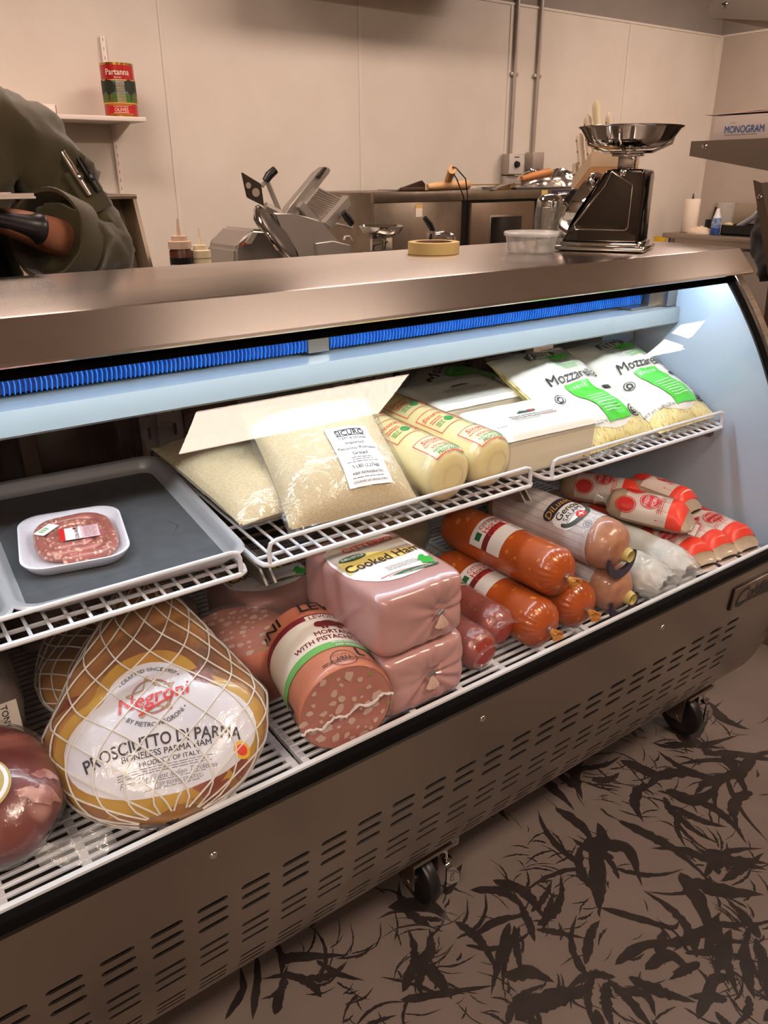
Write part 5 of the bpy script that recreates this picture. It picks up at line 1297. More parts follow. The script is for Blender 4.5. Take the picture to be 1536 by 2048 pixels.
shredded(on_shelf(1.29, 1.29, .003), (.12, 0, .75), 'bag of shredded mozzarella lying in the shade behind the white blocks', 9, W=.17, Lg=.24, T=.036)
# ================================================================ ON THE COUNTER
CT = 1.22
# masking tape
t = thing('masking_tape', 'roll of yellow masking tape lying flat on the counter', 'tape', (1.090, 1.336, CT))
TAPE = mat('yellow_tape', rgb(212, 184, 122), .5); R = .054
MB().lathe([(.0395, .0002), (R-.0006, .0002), (R, .001), (R, .0232), (R-.0006, .024), (.0395, .024), (.0395, .0002)], 56).build('tape', TAPE, t, ang=30)
MB().lathe([(.0375, 0), (.0394, 0), (.0394, .0236), (.0375, .0236), (.0375, 0)], 48).build('core', mat('brown_cardboard_core', rgb(120, 84, 62), .7), t, ang=30)
# plastic tub
t = thing('plastic_tub', 'small clear plastic deli tub with lid on the counter beside the scale', 'container', (1.262, 1.222, CT))
MB().lathe([(0, .001), (.046, .001), (.049, .004), (.0545, .034), (.0555, .036), (.054, .036), (.048, .005), (0, .003)], 40).build('tub', TUBPL, t)
MB().lathe([(0, .0385), (.050, .0385), (.052, .042), (.0575, .0425), (.059, .040), (.058, .0345), (.0565, .0345), (.0575, .040), (.053, .040), (.051, .0365), (0, .0365)], 40).build('lid', thin('frosted_lid', haze=.3, rough=.25, f0=.05), t)
# cheese shakers
def shaker(x, y, label):
    t = thing('cheese_shaker', label, 'shaker', (x, y, CT), group='glass cheese shakers')
    mb = MB(); n = 48; prof = [(.026, .001), (.030, .006), (.032, .02), (.0345, .05), (.034, .065), (.030, .092), (.027, .084), (.027, .088)]
    rings = []
    for r, z in prof+[(r-.0028, z) for r, z in prof[::-1]]:
        k = 1 if .01 < z < .075 else 0
        rings.append([mb.v((r*(1+.02*k*math.cos(12*2*PI*i/n))*math.cos(2*PI*i/n), r*(1+.02*k*math.cos(12*2*PI*i/n))*math.sin(2*PI*i/n), z)) for i in range(n)])
    for A, B_ in zip(rings, rings[1:]+rings[:1]):
        for i in range(n): mb.f([A[i], A[(i+1) % n], B_[(i+1) % n], B_[i]])
    mb.lathe([(0, .001), (.026, .001), (.0255, .006), (0, .006)], 24)
    mb.build('jar', JARGLASS, t)
    MB().lathe([(.0275, .082), (.0300, .083), (.0300, .094), (.0285, .100), (.021, .1075), (.010, .1105), (0, .1112)], 32).build('lid', CHROME, t)
    mb = MB()
    for q in range(9):
        a = q*2.4; r = .004*math.sqrt(q)*1.2; mb.lathe([(0, .0004), (.0012, .0004)], 8, Matrix.Translation((r*math.cos(a), r*math.sin(a), .1112-.0022*(r/.012)**2)))
    mb.build('shaker_holes', BLACKP, t)
    return t
shaker(1.452, 1.355, 'glass cheese shaker with chrome lid behind the plastic tub')
shaker(1.545, 1.397, 'glass cheese shaker half hidden behind the chrome scale')
# kitchen scale: local +X points along the long side panel seen from the shop
ang = math.atan2(-.878, .479)      # dial faces the kitchen
t = thing('kitchen_scale', 'chrome kitchen scale with oval weighing pan on the counter', 'scale', (1.441, 1.1745, CT), (0, 0, ang))
# local: x from dial end (-) to back end (+), y outwards to the shop side (-)
W2 = .066; xa, xb_ = -.0945, .0945
MB().box((xa, -W2-.012, .002), (xb_, W2+.012, .012), .004, 3).box((xa+.01, -W2-.004, .010), (xb_-.01, W2+.004, .020), .004, 2).build('base', CHROME, t)
body = [(-.083, .018), (.078, .018), (.078, .022), (.078, .154), (.072, .161), (.006, .161), (-.002, .157)]
mb = MB(); mb.prism([(x, -W2, z) for x, z in body], (0, 2*W2, 0)); bmesh.ops.bevel(mb.bm, geom=mb.bm.edges[:], offset=.006, segments=4, affect='EDGES', profile=.5)
bd = mb.build('housing', mat('black_chrome', rgb(84, 79, 76), .08, 1), t, ang=50)
for sgn, nm in ((-1, 'side_bead'), (1, 'side_bead')):
    pts = [V(p) for p in ((-.052, sgn*(W2+.0005), .045), (.050, sgn*(W2+.0005), .045), (.055, sgn*(W2+.0005), .050), (.055, sgn*(W2+.0005), .130), (.050, sgn*(W2+.0005), .135), (.012, sgn*(W2+.0005), .157), (.0, sgn*(W2+.0005), .130), (-.056, sgn*(W2+.0005), .054))]
    MB().tube(pts, .0024, 8, closed=True).build('side_bead', CHROME, bd)
MB().lathe([(0, .006), (.004, .005), (.007, .0015), (.007, 0)], 16, Matrix.Translation((.034, -W2, .154)) @ Matrix.Rotation(PI/2, 4, 'X')).build('side_screw', CHROME, bd)
# dial on the sloping end
sl = math.atan2(.139, .081); dn = V((-math.sin(sl), 0, math.cos(sl))); dc = V((-.046, 0, .084))
DM = Matrix.Translation(dc+dn*.002) @ dn.to_track_quat('Z', 'Y').to_matrix().to_4x4()
d_ = MB().lathe([(0, .020), (.056, .020), (.060, .026), (.068, .026), (.072, .018), (.072, 0), (0, 0)], 40, DM).build('dial_rim', CHROME, t, ang=35)
MB().lathe([(0, .0215), (.058, .0215), (.058, .02)], 40, DM).build('dial_face', PAPERW, d_)
mb = MB()
for k in range(40):
    a = 2*PI*k/40; r1 = .052 if k % 5 else .046
    p = [DM @ V((r*math.cos(a+q), r*math.sin(a+q), .0219)) for r, q in ((r1, -.008), (.056, -.008), (.056, .008), (r1, .008))]; mb.raw(p, [(0, 1, 2, 3)])
mb.build('dial_marks', INK, d_, smooth=False)
MB().lathe([(0, .048), (.018, .048), (.021, .043), (.021, .022), (0, .022)], 24, DM).build('dial_knob', BLACKP, d_, ang=35)
# neck, cradle and pan
MB().box((.012, -.020, .158), (.046, .020, .188), .004).box((.0, -.028, .185), (.058, .028, .190), .002).build('neck', CHROME, t)
mb = MB(); mb.tube([(.029, -.118, .237), (.029, -.112, .217), (.029, -.085, .200), (.029, -.04, .1935), (.029, .04, .1935), (.029, .085, .200), (.029, .112, .217), (.029, .118, .237)], .0028, 8)
mb.tube([(-.062, 0, .237), (-.055, 0, .209), (-.02, 0, .1935), (.078, 0, .1935), (.113, 0, .209), (.12, 0, .237)], .0028, 8); mb.box((-.004, -.026, .190), (.062, .026, .1955), .002); mb.build('pan_cradle', CHROME, t)
pan_p = [(0, .198), (.055, .1985), (.082, .204), (.104, .216), (.120, .236), (.127, .2395), (.1275, .2405), (.119, .2385), (.102, .2175), (.081, .206), (0, .200)]
mb = MB(); mb.lathe(pan_p, 56)
for v in mb.bm.verts: v.co = V((.029+v.co.x*.82, v.co.y*1.0, v.co.z))
mb.build('weighing_pan', CHROME, t, ang=60)
# knife block with white-handled knives
kb = thing('knife_block', 'wooden knife block with knives behind the chrome scale', 'knife block', (1.570, 1.345, CT), (0, 0, -.38))
WOODB = mat('birch_wood', rgb(206, 158, 104), .5, c2=rgb(190, 140, 88), ns=5, stretch=(6, 6, .8))
WOODE = mat('pale_block_edge', rgb(208, 182, 152), .5)
BW, BD, BH0, BH1 = .125, .088, .200, .142
MB().prism([(0, 0, 0), (0, BD, 0), (0, BD, BH1), (0, 0, BH0)], (BW, 0, 0)).build('block', WOODB, kb, smooth=False)
MB().prism([(-.0006, -.0006, BH0-.032), (-.0006, BD+.0006, BH1-.032), (-.0006, BD+.0006, BH1+.0006), (-.0006, -.0006, BH0+.0006)], (BW+.0012, 0, 0)).build('pale_rim', WOODE, kb, smooth=False)
IVORY = mat('ivory_handle', rgb(222, 208, 172), .4, c2=rgb(214, 198, 160), ns=12); IVORYW = mat('whitish_handle', rgb(214, 198, 176), .4)
BX = Matrix.Translation((1.570, 1.345, CT)) @ Matrix.Rotation(-.38, 4, 'Z')
def knife(x, y, ln, label, m, w=.020, full=True):
    z = BH0+(BH1-BH0)*y/BD
    t = thing('knife', label, 'knife', tuple(BX @ V((x, y, z))), (-.42, 0, -.38), 'white-handled knives in the block')
    h = MB(); n = 14; rings = []
    for i in range(n+1):
        s = i/n; a = w*(.60+.34*smoothstep(.62, 1, s)+.12*math.sin(s*PI)); b = .0085
        e = math.sqrt(max(.05, 1-((s-.86)/.145)**2)) if s > .86 else 1
        rings.append([h.v((b*math.copysign(abs(math.sin(q))**.6, math.sin(q))*e, a*.62*e*math.copysign(abs(math.cos(q))**.6, math.cos(q))-.004*s*s, .004+ln*s)) for q in [2*PI*k/18 for k in range(18)]])
    for A, B_ in zip(rings[:-1], rings[1:]):
        for k in range(18): h.f([A[k], A[(k+1) % 18], B_[(k+1) % 18], B_[k]])
    h.f(rings[0][::-1]); h.f(rings[-1]); ho = h.build('handle', m, t)
    MB().box((-.0012, -.010, -.05), (.0012, .010, .008)).build('blade', ALU, t)
    if full:
        for s in (.2, .5, .8):
            r_ = MB()
            for sg in (1, -1): r_.lathe([(0, .0006), (.0026, .0006), (.0026, -.002)], 12, Matrix.Translation((sg*.0086, -.002, .004+ln*s)) @ Matrix.Rotation(sg*PI/2, 4, 'Y'))
            r_.build('rivet', mat('steel_rivet', rgb(120, 108, 98), .35, .6) if 'steel_rivet' not in bpy.data.materials else bpy.data.materials['steel_rivet'], ho)
    return t
knife(.014, .066, .090, 'short white-handled knife at the left side of the block', IVORYW, .015)
knife(.026, .045, .118, 'white-handled knife with two rivets, behind the tall ivory one', IVORYW, .017)
knife(.040, .026, .138, 'tallest knife in the block, plain ivory handle', IVORY, .024, False)
knife(.082, .042, .122, 'white-handled knife with steel rivets on the right side of the block', IVORYW, .021)
knife(.006, .080, .028, 'knife with only its butt showing at the left corner of the block', IVORYW, .015, False)

# ================================================================ KITCHEN
# wall shelf with slotted standard and bracket
WSH = mat('white_melamine', rgb(232, 220, 210), .4)
t = thing('wall_shelf', 'white wall shelf on a slotted standard behind the chef', 'shelf', (1.2, 4.44, 1.63))
MB().box((.2, 4.14, 1.622), (1.548, 4.438, 1.642), .002).build('board', WSH, t, world=True)
mb = MB(); mb.box((1.466, 4.424, .95), (1.490, 4.4385, 2.012), .001); sd = mb.build('standard', WSH, t, world=True)
mb = MB()
for k in range(26): mb.box((1.4765, 4.4232, .99+.04*k), (1.4795, 4.4245, 1.006+.04*k))
mb.build('standard_slots', INKG, sd, world=True, smooth=False)
MB().prism([(1.4755, 4.424, 1.621), (1.4755, 4.19, 1.621), (1.4755, 4.19, 1.610), (1.4755, 4.38, 1.555), (1.4755, 4.424, 1.545)], (.006, 0, 0)).build('bracket', WSH, t, world=True, smooth=False)
MB().box((.46, 4.424, .95), (.484, 4.4385, 2.012), .001).prism([(.469, 4.424, 1.621), (.469, 4.19, 1.621), (.469, 4.38, 1.555), (.469, 4.424, 1.545)], (.006, 0, 0)).build('second_bracket', WSH, t, world=True)
p = at(113, 217, 4.30)
t = thing('white_box', 'small whitish box end on the wall shelf, showing beside the shoulder', 'box', (1.10, 4.30, 1.642)); MB().box((-.07, -.05, 0), (.055, .05, .048), .003).build('box', WSH, t); MB().box((.0551, -.05, .004), (.0575, .05, .044)).build('brown_end', mat('brown_cardboard', rgb(126, 92, 76), .6), t)
# olives can
t = thing('olives_can', 'tall red tin can of olives standing on the wall shelf', 'can', (1.467, 4.245, 1.6422), (0, 0, -.33))
R, H = .078, .232
MB().lathe([(0, .004), (R-.004, .004), (R-.003, 0), (R+.0008, .001), (R+.0008, .005), (R-.001, .006), (R-.001, H-.006), (R+.0008, H-.005), (R+.0008, H-.001), (R-.003, H), (R-.004, H-.005), (0, H-.005)], 48).build('can', mat('gold_tin', rgb(206, 166, 82), .25, 1), t, ang=30)
S = num_map(lambda x, y: V(((R-.0006)*math.sin(x/R), -(R-.0006)*math.cos(x/R), y)))
hh = PI*R
lb = MB().patch(S, -hh, hh, .008, H-.010, .0004, 48, 2).build('label', mat('can_red', rgb(178, 26, 26), .3, coat=.4), t)
sc_ = MB().patch(S, -.13, .13, .062, .158, .0012, 40, 10).build('picture_sky', mat('can_picture_sky', rgb(96, 130, 150), .35, c2=rgb(46, 62, 56), ns=16), lb)
MB().patch(S, -.13, .13, .062, .100, .0018, 40, 4).build('picture_field', mat('can_picture_field', rgb(62, 110, 42), .4, c2=rgb(110, 96, 44), ns=24), lb)
mb = MB()
for x in (-.10, -.052, .055, .105):
    mb.patch(S, x-.003, x+.003, .072, .115, .0024, 2, 4)
    for k in range(7): mb.disc(S, (x+.018*math.cos(k*2.4), .128+.018*math.sin(k*2.4)), .016, .0026, 10)
mb.build('picture_trees', mat('can_picture_trees', rgb(34, 40, 28), .5), lb)
mb = MB()
for k in range(15): mb.patch(S, -.012, .028, .064+.0066*k, .0665+.0066*k, .0028, 6, 1)
mb.build('rib_highlights', mat('painted_rib_glint', rgb(222, 206, 176), .3, .6), lb, smooth=False)  # pale bars painted as light glinting on the can's ribs
mb = MB(); mb.patch(S, -.13, .13, .155, .160, .002, 40, 1); mb.patch(S, -.13, .13, .056, .062, .002, 30, 1)
for y in (.0515, .012): mb.patch(S, -.058, .058, y-.0012, y+.0012, .0022, 20, 1)
mb.build('gold_edges', mat('gold_edge_print', rgb(214, 176, 74), .35), lb, smooth=False)
MB().fan(S, [(x, .0318+y) for x, y in rrect(.112, .036, .016)], (0, .0318), 5, .0018).build('name_oval', mat('oval_red', rgb(196, 30, 34), .3), lb)
mb = MB(); mb.text(S, 'Partanna', 0, .192, .036, off=.002, bold=.03, wid=.9); mb.text(S, 'BRAND', 0, .168, .010, off=.002); mb.text(S, 'OLIVES', 0, .031, .021, off=.003, bold=.02); lines(mb, S, -.036, .036, [.0445, .018], .0012, .003); mb.build('lettering', mat('warm_white_print', rgb(236, 226, 204), .4), lb, smooth=False)
# conduits, switch box, socket box on the wall
def conduit(x, z0, label, r=.0135):
    t = thing('conduit_pipe', label, 'conduit', (x, YW-.022, z0)); MB().tube([(0, 0, 0), (0, 0, ZC-z0-.002)], r, 14).build('pipe', PAINTC, t)
    for z in (.5, 1.1): MB().box((-.035, -.004, z), (.035, .0155, z+.02), .002).build('strap', PAINTC, t)
PAINTC = mat('grey_conduit', rgb(176, 166, 156), .4, .5)
conduit(4.30, 1.50, 'grey conduit pipe running up from the dial switch box'); conduit(4.525, 1.50, 'grey conduit pipe running up from the blank junction box')
t = thing('switch_box', 'grey switch box with a black dial on the back wall above the oven', 'switch', (4.30, YW-.012, 1.42))
MB().box((-.075, -.075, -.045), (.078, -.001, .09), .004).build('box', PAINTC, t); fc = MB().box((-.072, -.079, -.04), (.075, -.0755, .086), .002).build('cover', mat('light_cover', rgb(206, 200, 192), .4), t)
MB().lathe([(0, .022), (.018, .02), (.024, 0), (0, 0)], 20, Matrix.Translation((.0, -.079, .022)) @ Matrix.Rotation(PI/2, 4, 'X')).build('dial', BLACKP, t)
mb = MB(); mb.box((-.025, -.0800, .066), (.025, -.0788, .072)); mb.build('lettering', INK, fc)
t = thing('power_outlet', 'wall outlet with a black plug below the dial switch box', 'outlet', (4.30, YW-.012, 1.30)); MB().box((-.075, -.05, -.06), (.075, -.001, .068), .004).build('box', PAINTC, t)
mb = MB(); mb.box((-.025, -.10, -.035), (.03, -.0505, .02), .008); mb.tube([(.02, -.085, -.01), (.05, -.10, -.02), (.075, -.10, -.06), (.085, -.08, -.10)], .008, 8); mb.build('plug', BLACKP, t)
t = thing('junction_box', 'blank grey junction box on the wall beside the dial switch', 'junction box', (4.525, YW-.012, 1.455)); MB().box((-.06, -.07, -.05), (.06, -.001, .070), .004).build('box', PAINTC, t)
MB().box((-.055, -.0725, -.045), (.055, -.0703, .053), .001).build('cover', PAINTC, t); MB().tube([(-.03, -.03, -.0505), (-.03, -.03, -.16)], .012, 10).build('stub_pipe', PAINTC, t)
# oven
OV = mat('oven_steel', rgb(150, 138, 124), .33, 1, c2=rgb(128, 116, 104), ns=5, rvar=.07); OVD = mat('oven_door', rgb(140, 122, 106), .36, 1, c2=rgb(124, 108, 94), ns=4)
ox0, ox1, oy = 2.452, 4.05, 3.50
t = thing('oven', 'wide stainless oven against the back wall with dark-windowed doors', 'oven', ((ox0+ox1)/2, oy, 0))
Wd = lambda mb, n, m, par=t, **k: mb.build(n, m, par, world=True, **k)
Wd(MB().box((ox0, oy+.004, .62), (ox1, 4.25, 1.292), .004), 'cabinet', OV)
Wd(MB().box((ox0-.002, oy-.012, 1.245), (ox1+.002, oy+.02, 1.2955), .003), 'top_trim', OV)
Wd(MB().box((ox0+.004, oy-.006, .64), (3.045, oy+.003, 1.243), .002), 'side_cover', OV)
Wd(MB().box((3.048, oy-.002, .64), (ox1-.004, oy+.003, 1.246)), 'door_gap', DARK)
for a, b in ((3.082, 3.575), (3.642, ox1-.006)):
    d_ = Wd(MB().box((a, oy-.045, .65), (b, oy-.003, 1.232), .004), 'door', OVD)
    Wd(MB().box((a+.15, oy-.0475, .80), (min(b-.10, a+.40), oy-.0455, 1.155), .001), 'window', mat('oven_window', rgb(20, 17, 15), .12) if 'oven_window' not in bpy.data.materials else bpy.data.materials['oven_window'], d_)
    Wd(MB().box((a+.14, oy-.0465, .79), (min(b-.09, a+.41), oy-.0452, 1.165), .001), 'window_frame', OV, d_)
for x in (ox0+.06, ox1-.06):
    for y in (oy+.07, 4.18): Wd(MB().lathe([(.022, 0), (.022, .62), (0, .62)], 14, Matrix.Translation((x, y, 0))), 'leg', OV)
S = plane_map((3.86, oy-.0125, 1.270), (1, 0, 0), (0, 0, 1))
bg = Wd(MB().patch(S, -.115, .10, -.018, .018, .001, 2, 2), 'badge', mat('navy_badge', rgb(52, 50, 80), .4))
mb = MB(); mb.text(S, 'BAKERS PRIDE', .01, 0, .022, off=.002, bold=.02); Wd(mb, 'lettering', PAPERW, bg, smooth=False)
S = plane_map((3.68, oy-.0125, 1.270), (1, 0, 0), (0, 0, 1)); Wd(MB().patch(S, -.022, .03, -.020, .020, .001, 1, 1), 'yellow_sticker', mat('yellow_sticker', rgb(214, 190, 120), .5))
S = plane_map((2.745, oy-.0062, 1.20), (1, 0, 0), (0, 0, 1)); st = Wd(MB().patch(S, -.022, .022, -.03, .03, .001, 1, 1), 'warning_sticker', CREAM); Wd(MB().patch(S, -.022, .022, .014, .03, .0016, 1, 1), 'sticker_band', mat('sticker_yellow', rgb(206, 170, 80), .5), st)
# things on top of the oven
OT = 1.2957
WOODH = mat('pale_wood_handle', rgb(216, 174, 124), .5, c2=rgb(200, 156, 106), ns=8); WOODO = mat('orange_wood_handle', rgb(186, 122, 66), .45)
t = thing('pizza_peel', 'pizza peel lying on the oven, round pale wooden handle end with a black cord loop', 'peel', (2.92, 3.52, OT))
p0, p1 = V((-.03, -.12, .105)), V((.12, .10, .03)); MB().tube([p0, (p0+p1)/2, p1], [.022, .021, .019], 14).build('handle', WOODH, t); MB().box((-.10, .06, .0005), (.22, .46, .0045), .001).build('blade', ALU, t)
MB().tube([(.10, .09, .025), (.14, .2, .012)], .012, 10).build('ferrule', ALU, t)
mb = MB(); mb.tube([(-.02, -.10, .10), (-.03, -.125, .118), (-.01, -.128, .112), (.055, -.13, .06), (.075, -.13, -.03), (.055, -.131, -.10), (.045, -.131, -.03), (-.005, -.128, .06), (-.02, -.10, .10)], .0035, 6); mb.build('cord_loop', BLACKP, t)
t = thing('pizza_paddle', 'second paddle with a fat pale wooden handle lying flat on the oven', 'peel', (2.95, 3.56, OT)); MB().tube([(-.12, -.03, .02), (-.08, -.03, .022), (.06, -.02, .026), (.18, -.01, .028), (.20, -.01, .028)], [.014, .019, .022, .026, .012], 14).build('handle', WOODH, t); MB().box((.19, -.02, .024), (.58, .10, .030), .001).box((.50, -.02, .0002), (.53, .10, .0245)).build('blade', mat('brass_blade', rgb(170, 140, 96), .35, 1), t)
t = thing('bench_scraper', 'small dark folded scraper at the left end of the oven top', 'scraper', (2.76, 3.55, OT)); MB().prism([(-.11, 0, 0), (.07, 0, 0), (.07, 0, .035), (.05, 0, .052), (-.09, 0, .015)], (0, .02, 0)).build('blade', mat('dark_bronze', rgb(92, 74, 58), .4, 1), t); MB().box((-.10, -.012, .004), (.06, -.001, .020), .003).build('handle', mat('dark_wood', rgb(70, 50, 38), .5), t)
t = thing('serving_tray', 'flat steel tray holding foil mounds on the oven', 'tray', (3.86, 3.66, OT)); MB().box((-.38, -.14, 0), (.22, .16, .008), .003).box((-.40, -.16, .008), (.24, .18, .012), .002).build('tray', ALU, t)
FOIL = mat('crumpled_foil', rgb(206, 200, 194), .22, 1, bump=.9, bs=26)
for k, (x, w_) in enumerate(((3.775, .125), (4.0, .135))):
    t = thing('foil_mound', ('left' if k == 0 else 'right')+' foil-covered mound on the tray on top of the oven', 'foil', (x, 3.66, OT+.0125), group='foil mounds')
    MB().grid(lambda u, v: V((w_*math.sin(PI/2*v)*math.cos(2*PI*u)*(1+.12*nz(u*9, v*5, k)), .12*math.sin(PI/2*v)*math.sin(2*PI*u), .092*math.cos(PI/2*v)*(1+.3*nz(u*11, v*6, k+3)))), 36, 12, wu=True).build('foil', FOIL, t)
t = thing('spatula', 'spatula with an orange wooden handle lying across the oven top', 'spatula', (3.56, 3.50, OT)); MB().tube([(-.06, .0, .055), (.02, .0, .068), (.16, .0, .09), (.19, .0, .092)], [.016, .022, .025, .012], 14).build('handle', WOODO, t); MB().prism([(-.30, -.03, .004), (-.05, -.012, .050), (-.05, .012, .050), (-.30, .05, .004)], (0, 0, .003)).build('blade', ALU, t)
MB().box((-.31, -.03, .0002), (-.27, .05, .0045)).build('tip', ALU, t)
# prep table carrying slicer and small scale
TT = .905
t = thing('work_table', 'stainless work table behind the counter under the slicer', 'table', (1.75, 2.95, 0)); Wd = lambda mb, n, m, par=t, **k: mb.build(n, m, par, world=True, **k)
Wd(MB().box((1.15, 2.60, TT-.04), (2.35, 3.35, TT), .004), 'top', STEELPL)
for x in (1.2, 2.3):
    for y in (2.65, 3.3): Wd(MB().lathe([(.02, 0), (.02, TT-.04), (0, TT-.04)], 12, Matrix.Translation((x, y, 0))), 'leg', STEELPL)
Wd(MB().box((1.19, 2.64, .2), (2.31, 3.31, .22)), 'undershelf', STEELPL)
# ---- slicer
SLM = mat('cast_aluminium', rgb(172, 166, 158), .42, .65, rvar=.05, ns=6); SLD = mat('slicer_dark', rgb(84, 77, 71), .35, .8)
t = thing('meat_slicer', 'tilted aluminium meat slicer with black handles on the work table', 'meat slicer', (1.7, 3.0, TT)); Wd = lambda mb, n, m, par=t, **k: mb.build(n, m, par, world=True, **k)
def pgon(pts, Y, th): return [tuple(at(px, py, Y)) for px, py in pts], (0, th, 0)
def slab(mb, pts, Y, th, bev=0):
    P_, d_ = pgon(pts, Y, th); m_ = MB(); m_.prism(P_, d_)
    if bev: bmesh.ops.bevel(m_.bm, geom=m_.bm.edges[:], offset=bev, segments=3, affect='EDGES')
    return mb.merge(m_.bm)
base = MB().box((1.40, 2.78, TT+.012), (2.02, 3.20, TT+.10), .012, 3)
for x in (1.44, 1.98):
    for y in (2.82, 3.16): base.lathe([(.018, 0), (.018, .013), (0, .013)], 12, Matrix.Translation((x, y, TT)))
Wd(base, 'base', SLM)
hs = MB(); slab(hs, [(470, 497), (478, 488), (505, 458), (543, 460), (585, 512), (590, 560), (470, 560)], 2.90, .26, .012); h_ = Wd(hs, 'motor_housing', SLM)
S = plane_map(at(497, 480, 2.899), (1, 0, 0), (0, 0, 1)); 
lbq = Wd(slab(MB(), [(489, 488), (503, 468), (516, 466), (503, 488)], 2.893, .004), 'warning_label', CREAM, h_); Wd(slab(MB(), [(484, 491), (490, 484), (494, 488), (488, 492)], 2.892, .004), 'orange_mark', mat('orange_mark', rgb(206, 90, 50), .5), h_)
# blade disc with guard, tilted
bc = at(556, 470, 2.79); BM_ = Matrix.Translation(bc) @ Matrix.Rotation(-.75, 4, 'Y') @ Matrix.Rotation(PI/2, 4, 'X') @ Matrix.Rotation(1.0, 4, 'Y')
Wd(MB().lathe([(0, .012), (.08, .014), (.112, .004), (.118, -.002), (.112, -.01), (0, -.012)], 48, BM_), 'blade_cover', SLD)
Wd(MB().lathe([(.118, .006), (.128, .004), (.130, 0), (.128, -.01), (.118, -.012)], 48, BM_), 'blade', CHROME)
g = MB(); slab(g, [(545, 424), (590, 428), (641, 440), (705, 512), (690, 560), (600, 560), (585, 500)], 2.84, .05, .008); Wd(g, 'gauge_plate', SLM)
g = MB(); slab(g, [(630, 485), (668, 480), (704, 489), (700, 520), (680, 560), (640, 560)], 2.83, .10, .006); Wd(g, 'front_foot', SLM)
g = MB(); slab(g, [(570, 428), (578, 414), (636, 345), (650, 333), (662, 337), (660, 346), (640, 370), (596, 425), (590, 432)], 3.02, .05, .004); Wd(g, 'carriage_rail', SLM)
g = MB(); slab(g, [(636, 352), (650, 334), (655, 336), (640, 358)], 3.00, .018, .002); Wd(g, 'rail_cap', SLD)
rb = MB(); slab(rb, [(592, 430), (636, 376), (686, 401), (650, 444)], 3.0, .02, .002); ro = Wd(rb, 'ribbed_table', mat('pale_aluminium', rgb(196, 190, 182), .4, 1))
rb = MB()
for k in range(14):
    q = k/13; a = V((592+(636-592)*q, 430+(376-430)*q)); b = V((650+(686-650)*q, 444+(401-444)*q)); rb.tube([at(a.x+2, a.y+1, 2.998), at(b.x-2, b.y-1, 2.998)], .0035, 6)
Wd(rb, 'ribs', mat('pale_aluminium_rib', rgb(206, 200, 192), .35, 1), ro)
g = MB(); slab(g, [(648, 446), (698, 390), (703, 410), (662, 458)], 2.96, .05, .003); slab(g, [(597, 415), (606, 402), (640, 440), (622, 444)], 2.97, .03, .003); Wd(g, 'product_fence', SLM)
g = MB(); slab(g, [(484, 344), (523, 368), (529, 412), (495, 395)], 2.95, .012, .003); pp = Wd(g, 'pusher_plate', SLD)
g = MB()
for c, r in (((497, 371), .011), ((512, 385), .016)): g.lathe([(0, 0), (r, 0), (r, -.003), (0, -.003)], 16, Matrix.Translation(at(c[0], c[1], 2.9485)) @ Matrix.Rotation(PI/2, 4, 'X'))
Wd(g, 'plate_holes', mat('light_hole', rgb(176, 158, 140), .6), pp)
Wd(MB().tube([at(524, 372, 2.97), at(533, 360, 2.97), at(560, 425, 2.99)], .010, 8).tube([at(530, 412, 2.96), at(560, 428, 2.96)], .016, 8), 'pusher_arm', SLM)
Wd(MB().tube([at(531, 362, 2.965), at(538, 351, 2.965), at(550, 340, 2.965)], [.014, .017, .016], 12), 'pusher_handle', BLACKP)
Wd(MB().tube([at(672, 448, 2.93), at(690, 452, 2.93), at(703, 456, 2.93), at(706, 450, 2.93), at(704, 444, 2.93)], .006, 8), 'table_arm', SLM)
Wd(MB().tube([at(687, 424, 2.93), at(695, 435, 2.93), at(704, 447, 2.93)], [.014, .018, .015], 12), 'table_handle', BLACKP)
Wd(MB().tube([at(521, 416, 2.88), at(512, 425, 2.88), at(511, 437, 2.88), at(520, 452, 2.88), at(528, 461, 2.88)], .010, 10), 'guard_bar', CHROME)
Wd(MB().tube([at(688, 480, 2.82), at(690, 474, 2.82), at(698, 473, 2.82), at(703, 482, 2.82)], .006, 8), 'lift_lever', SLM)
# dark pans beside the slicer
t = thing('saucepan', 'dark shallow pan beside the slicer on the work table', 'pan', (2.02, 2.72, TT)); MB().lathe([(0, 0), (.11, 0), (.13, .02), (.135, .175), (.131, .175), (.126, .022), (0, .004)], 36).build('pan', SLD, t); MB().tube([(.13, 0, .165), (.2, -.02, .18), (.28, -.03, .185)], .009, 8).build('handle', BLACKP, t)
# small bowl scale in the kitchen
t = thing('bowl_scale', 'small steel bowl scale in the kitchen in front of the oven', 'scale', (2.02, 2.86, TT)) if False else thing('bowl_scale', 'small steel bowl scale in the kitchen in front of the oven', 'scale', (2.13, 2.98, TT))
MB().lathe([(0, 0), (.075, 0), (.08, .006), (.07, .02), (.055, .14), (.05, .15), (0, .15)], 28).build('base', CHROME, t); MB().box((-.055, -.010, .15), (.055, .010, .215), .004).build('neck', CHROME, t)
MB().lathe([(0, .215), (.05, .217), (.085, .236), (.099, .262), (.104, .263), (.098, .2645), (.083, .24), (.05, .221), (0, .219)], 40).build('bowl', CHROME, t)
MB().lathe([(0, .01), (.058, .01), (.062, .004), (.062, 0)], 28, Matrix.Translation((0, -.062, .085)) @ Matrix.Rotation(PI/2, 4, 'X')).build('dial', PAPERW, t)
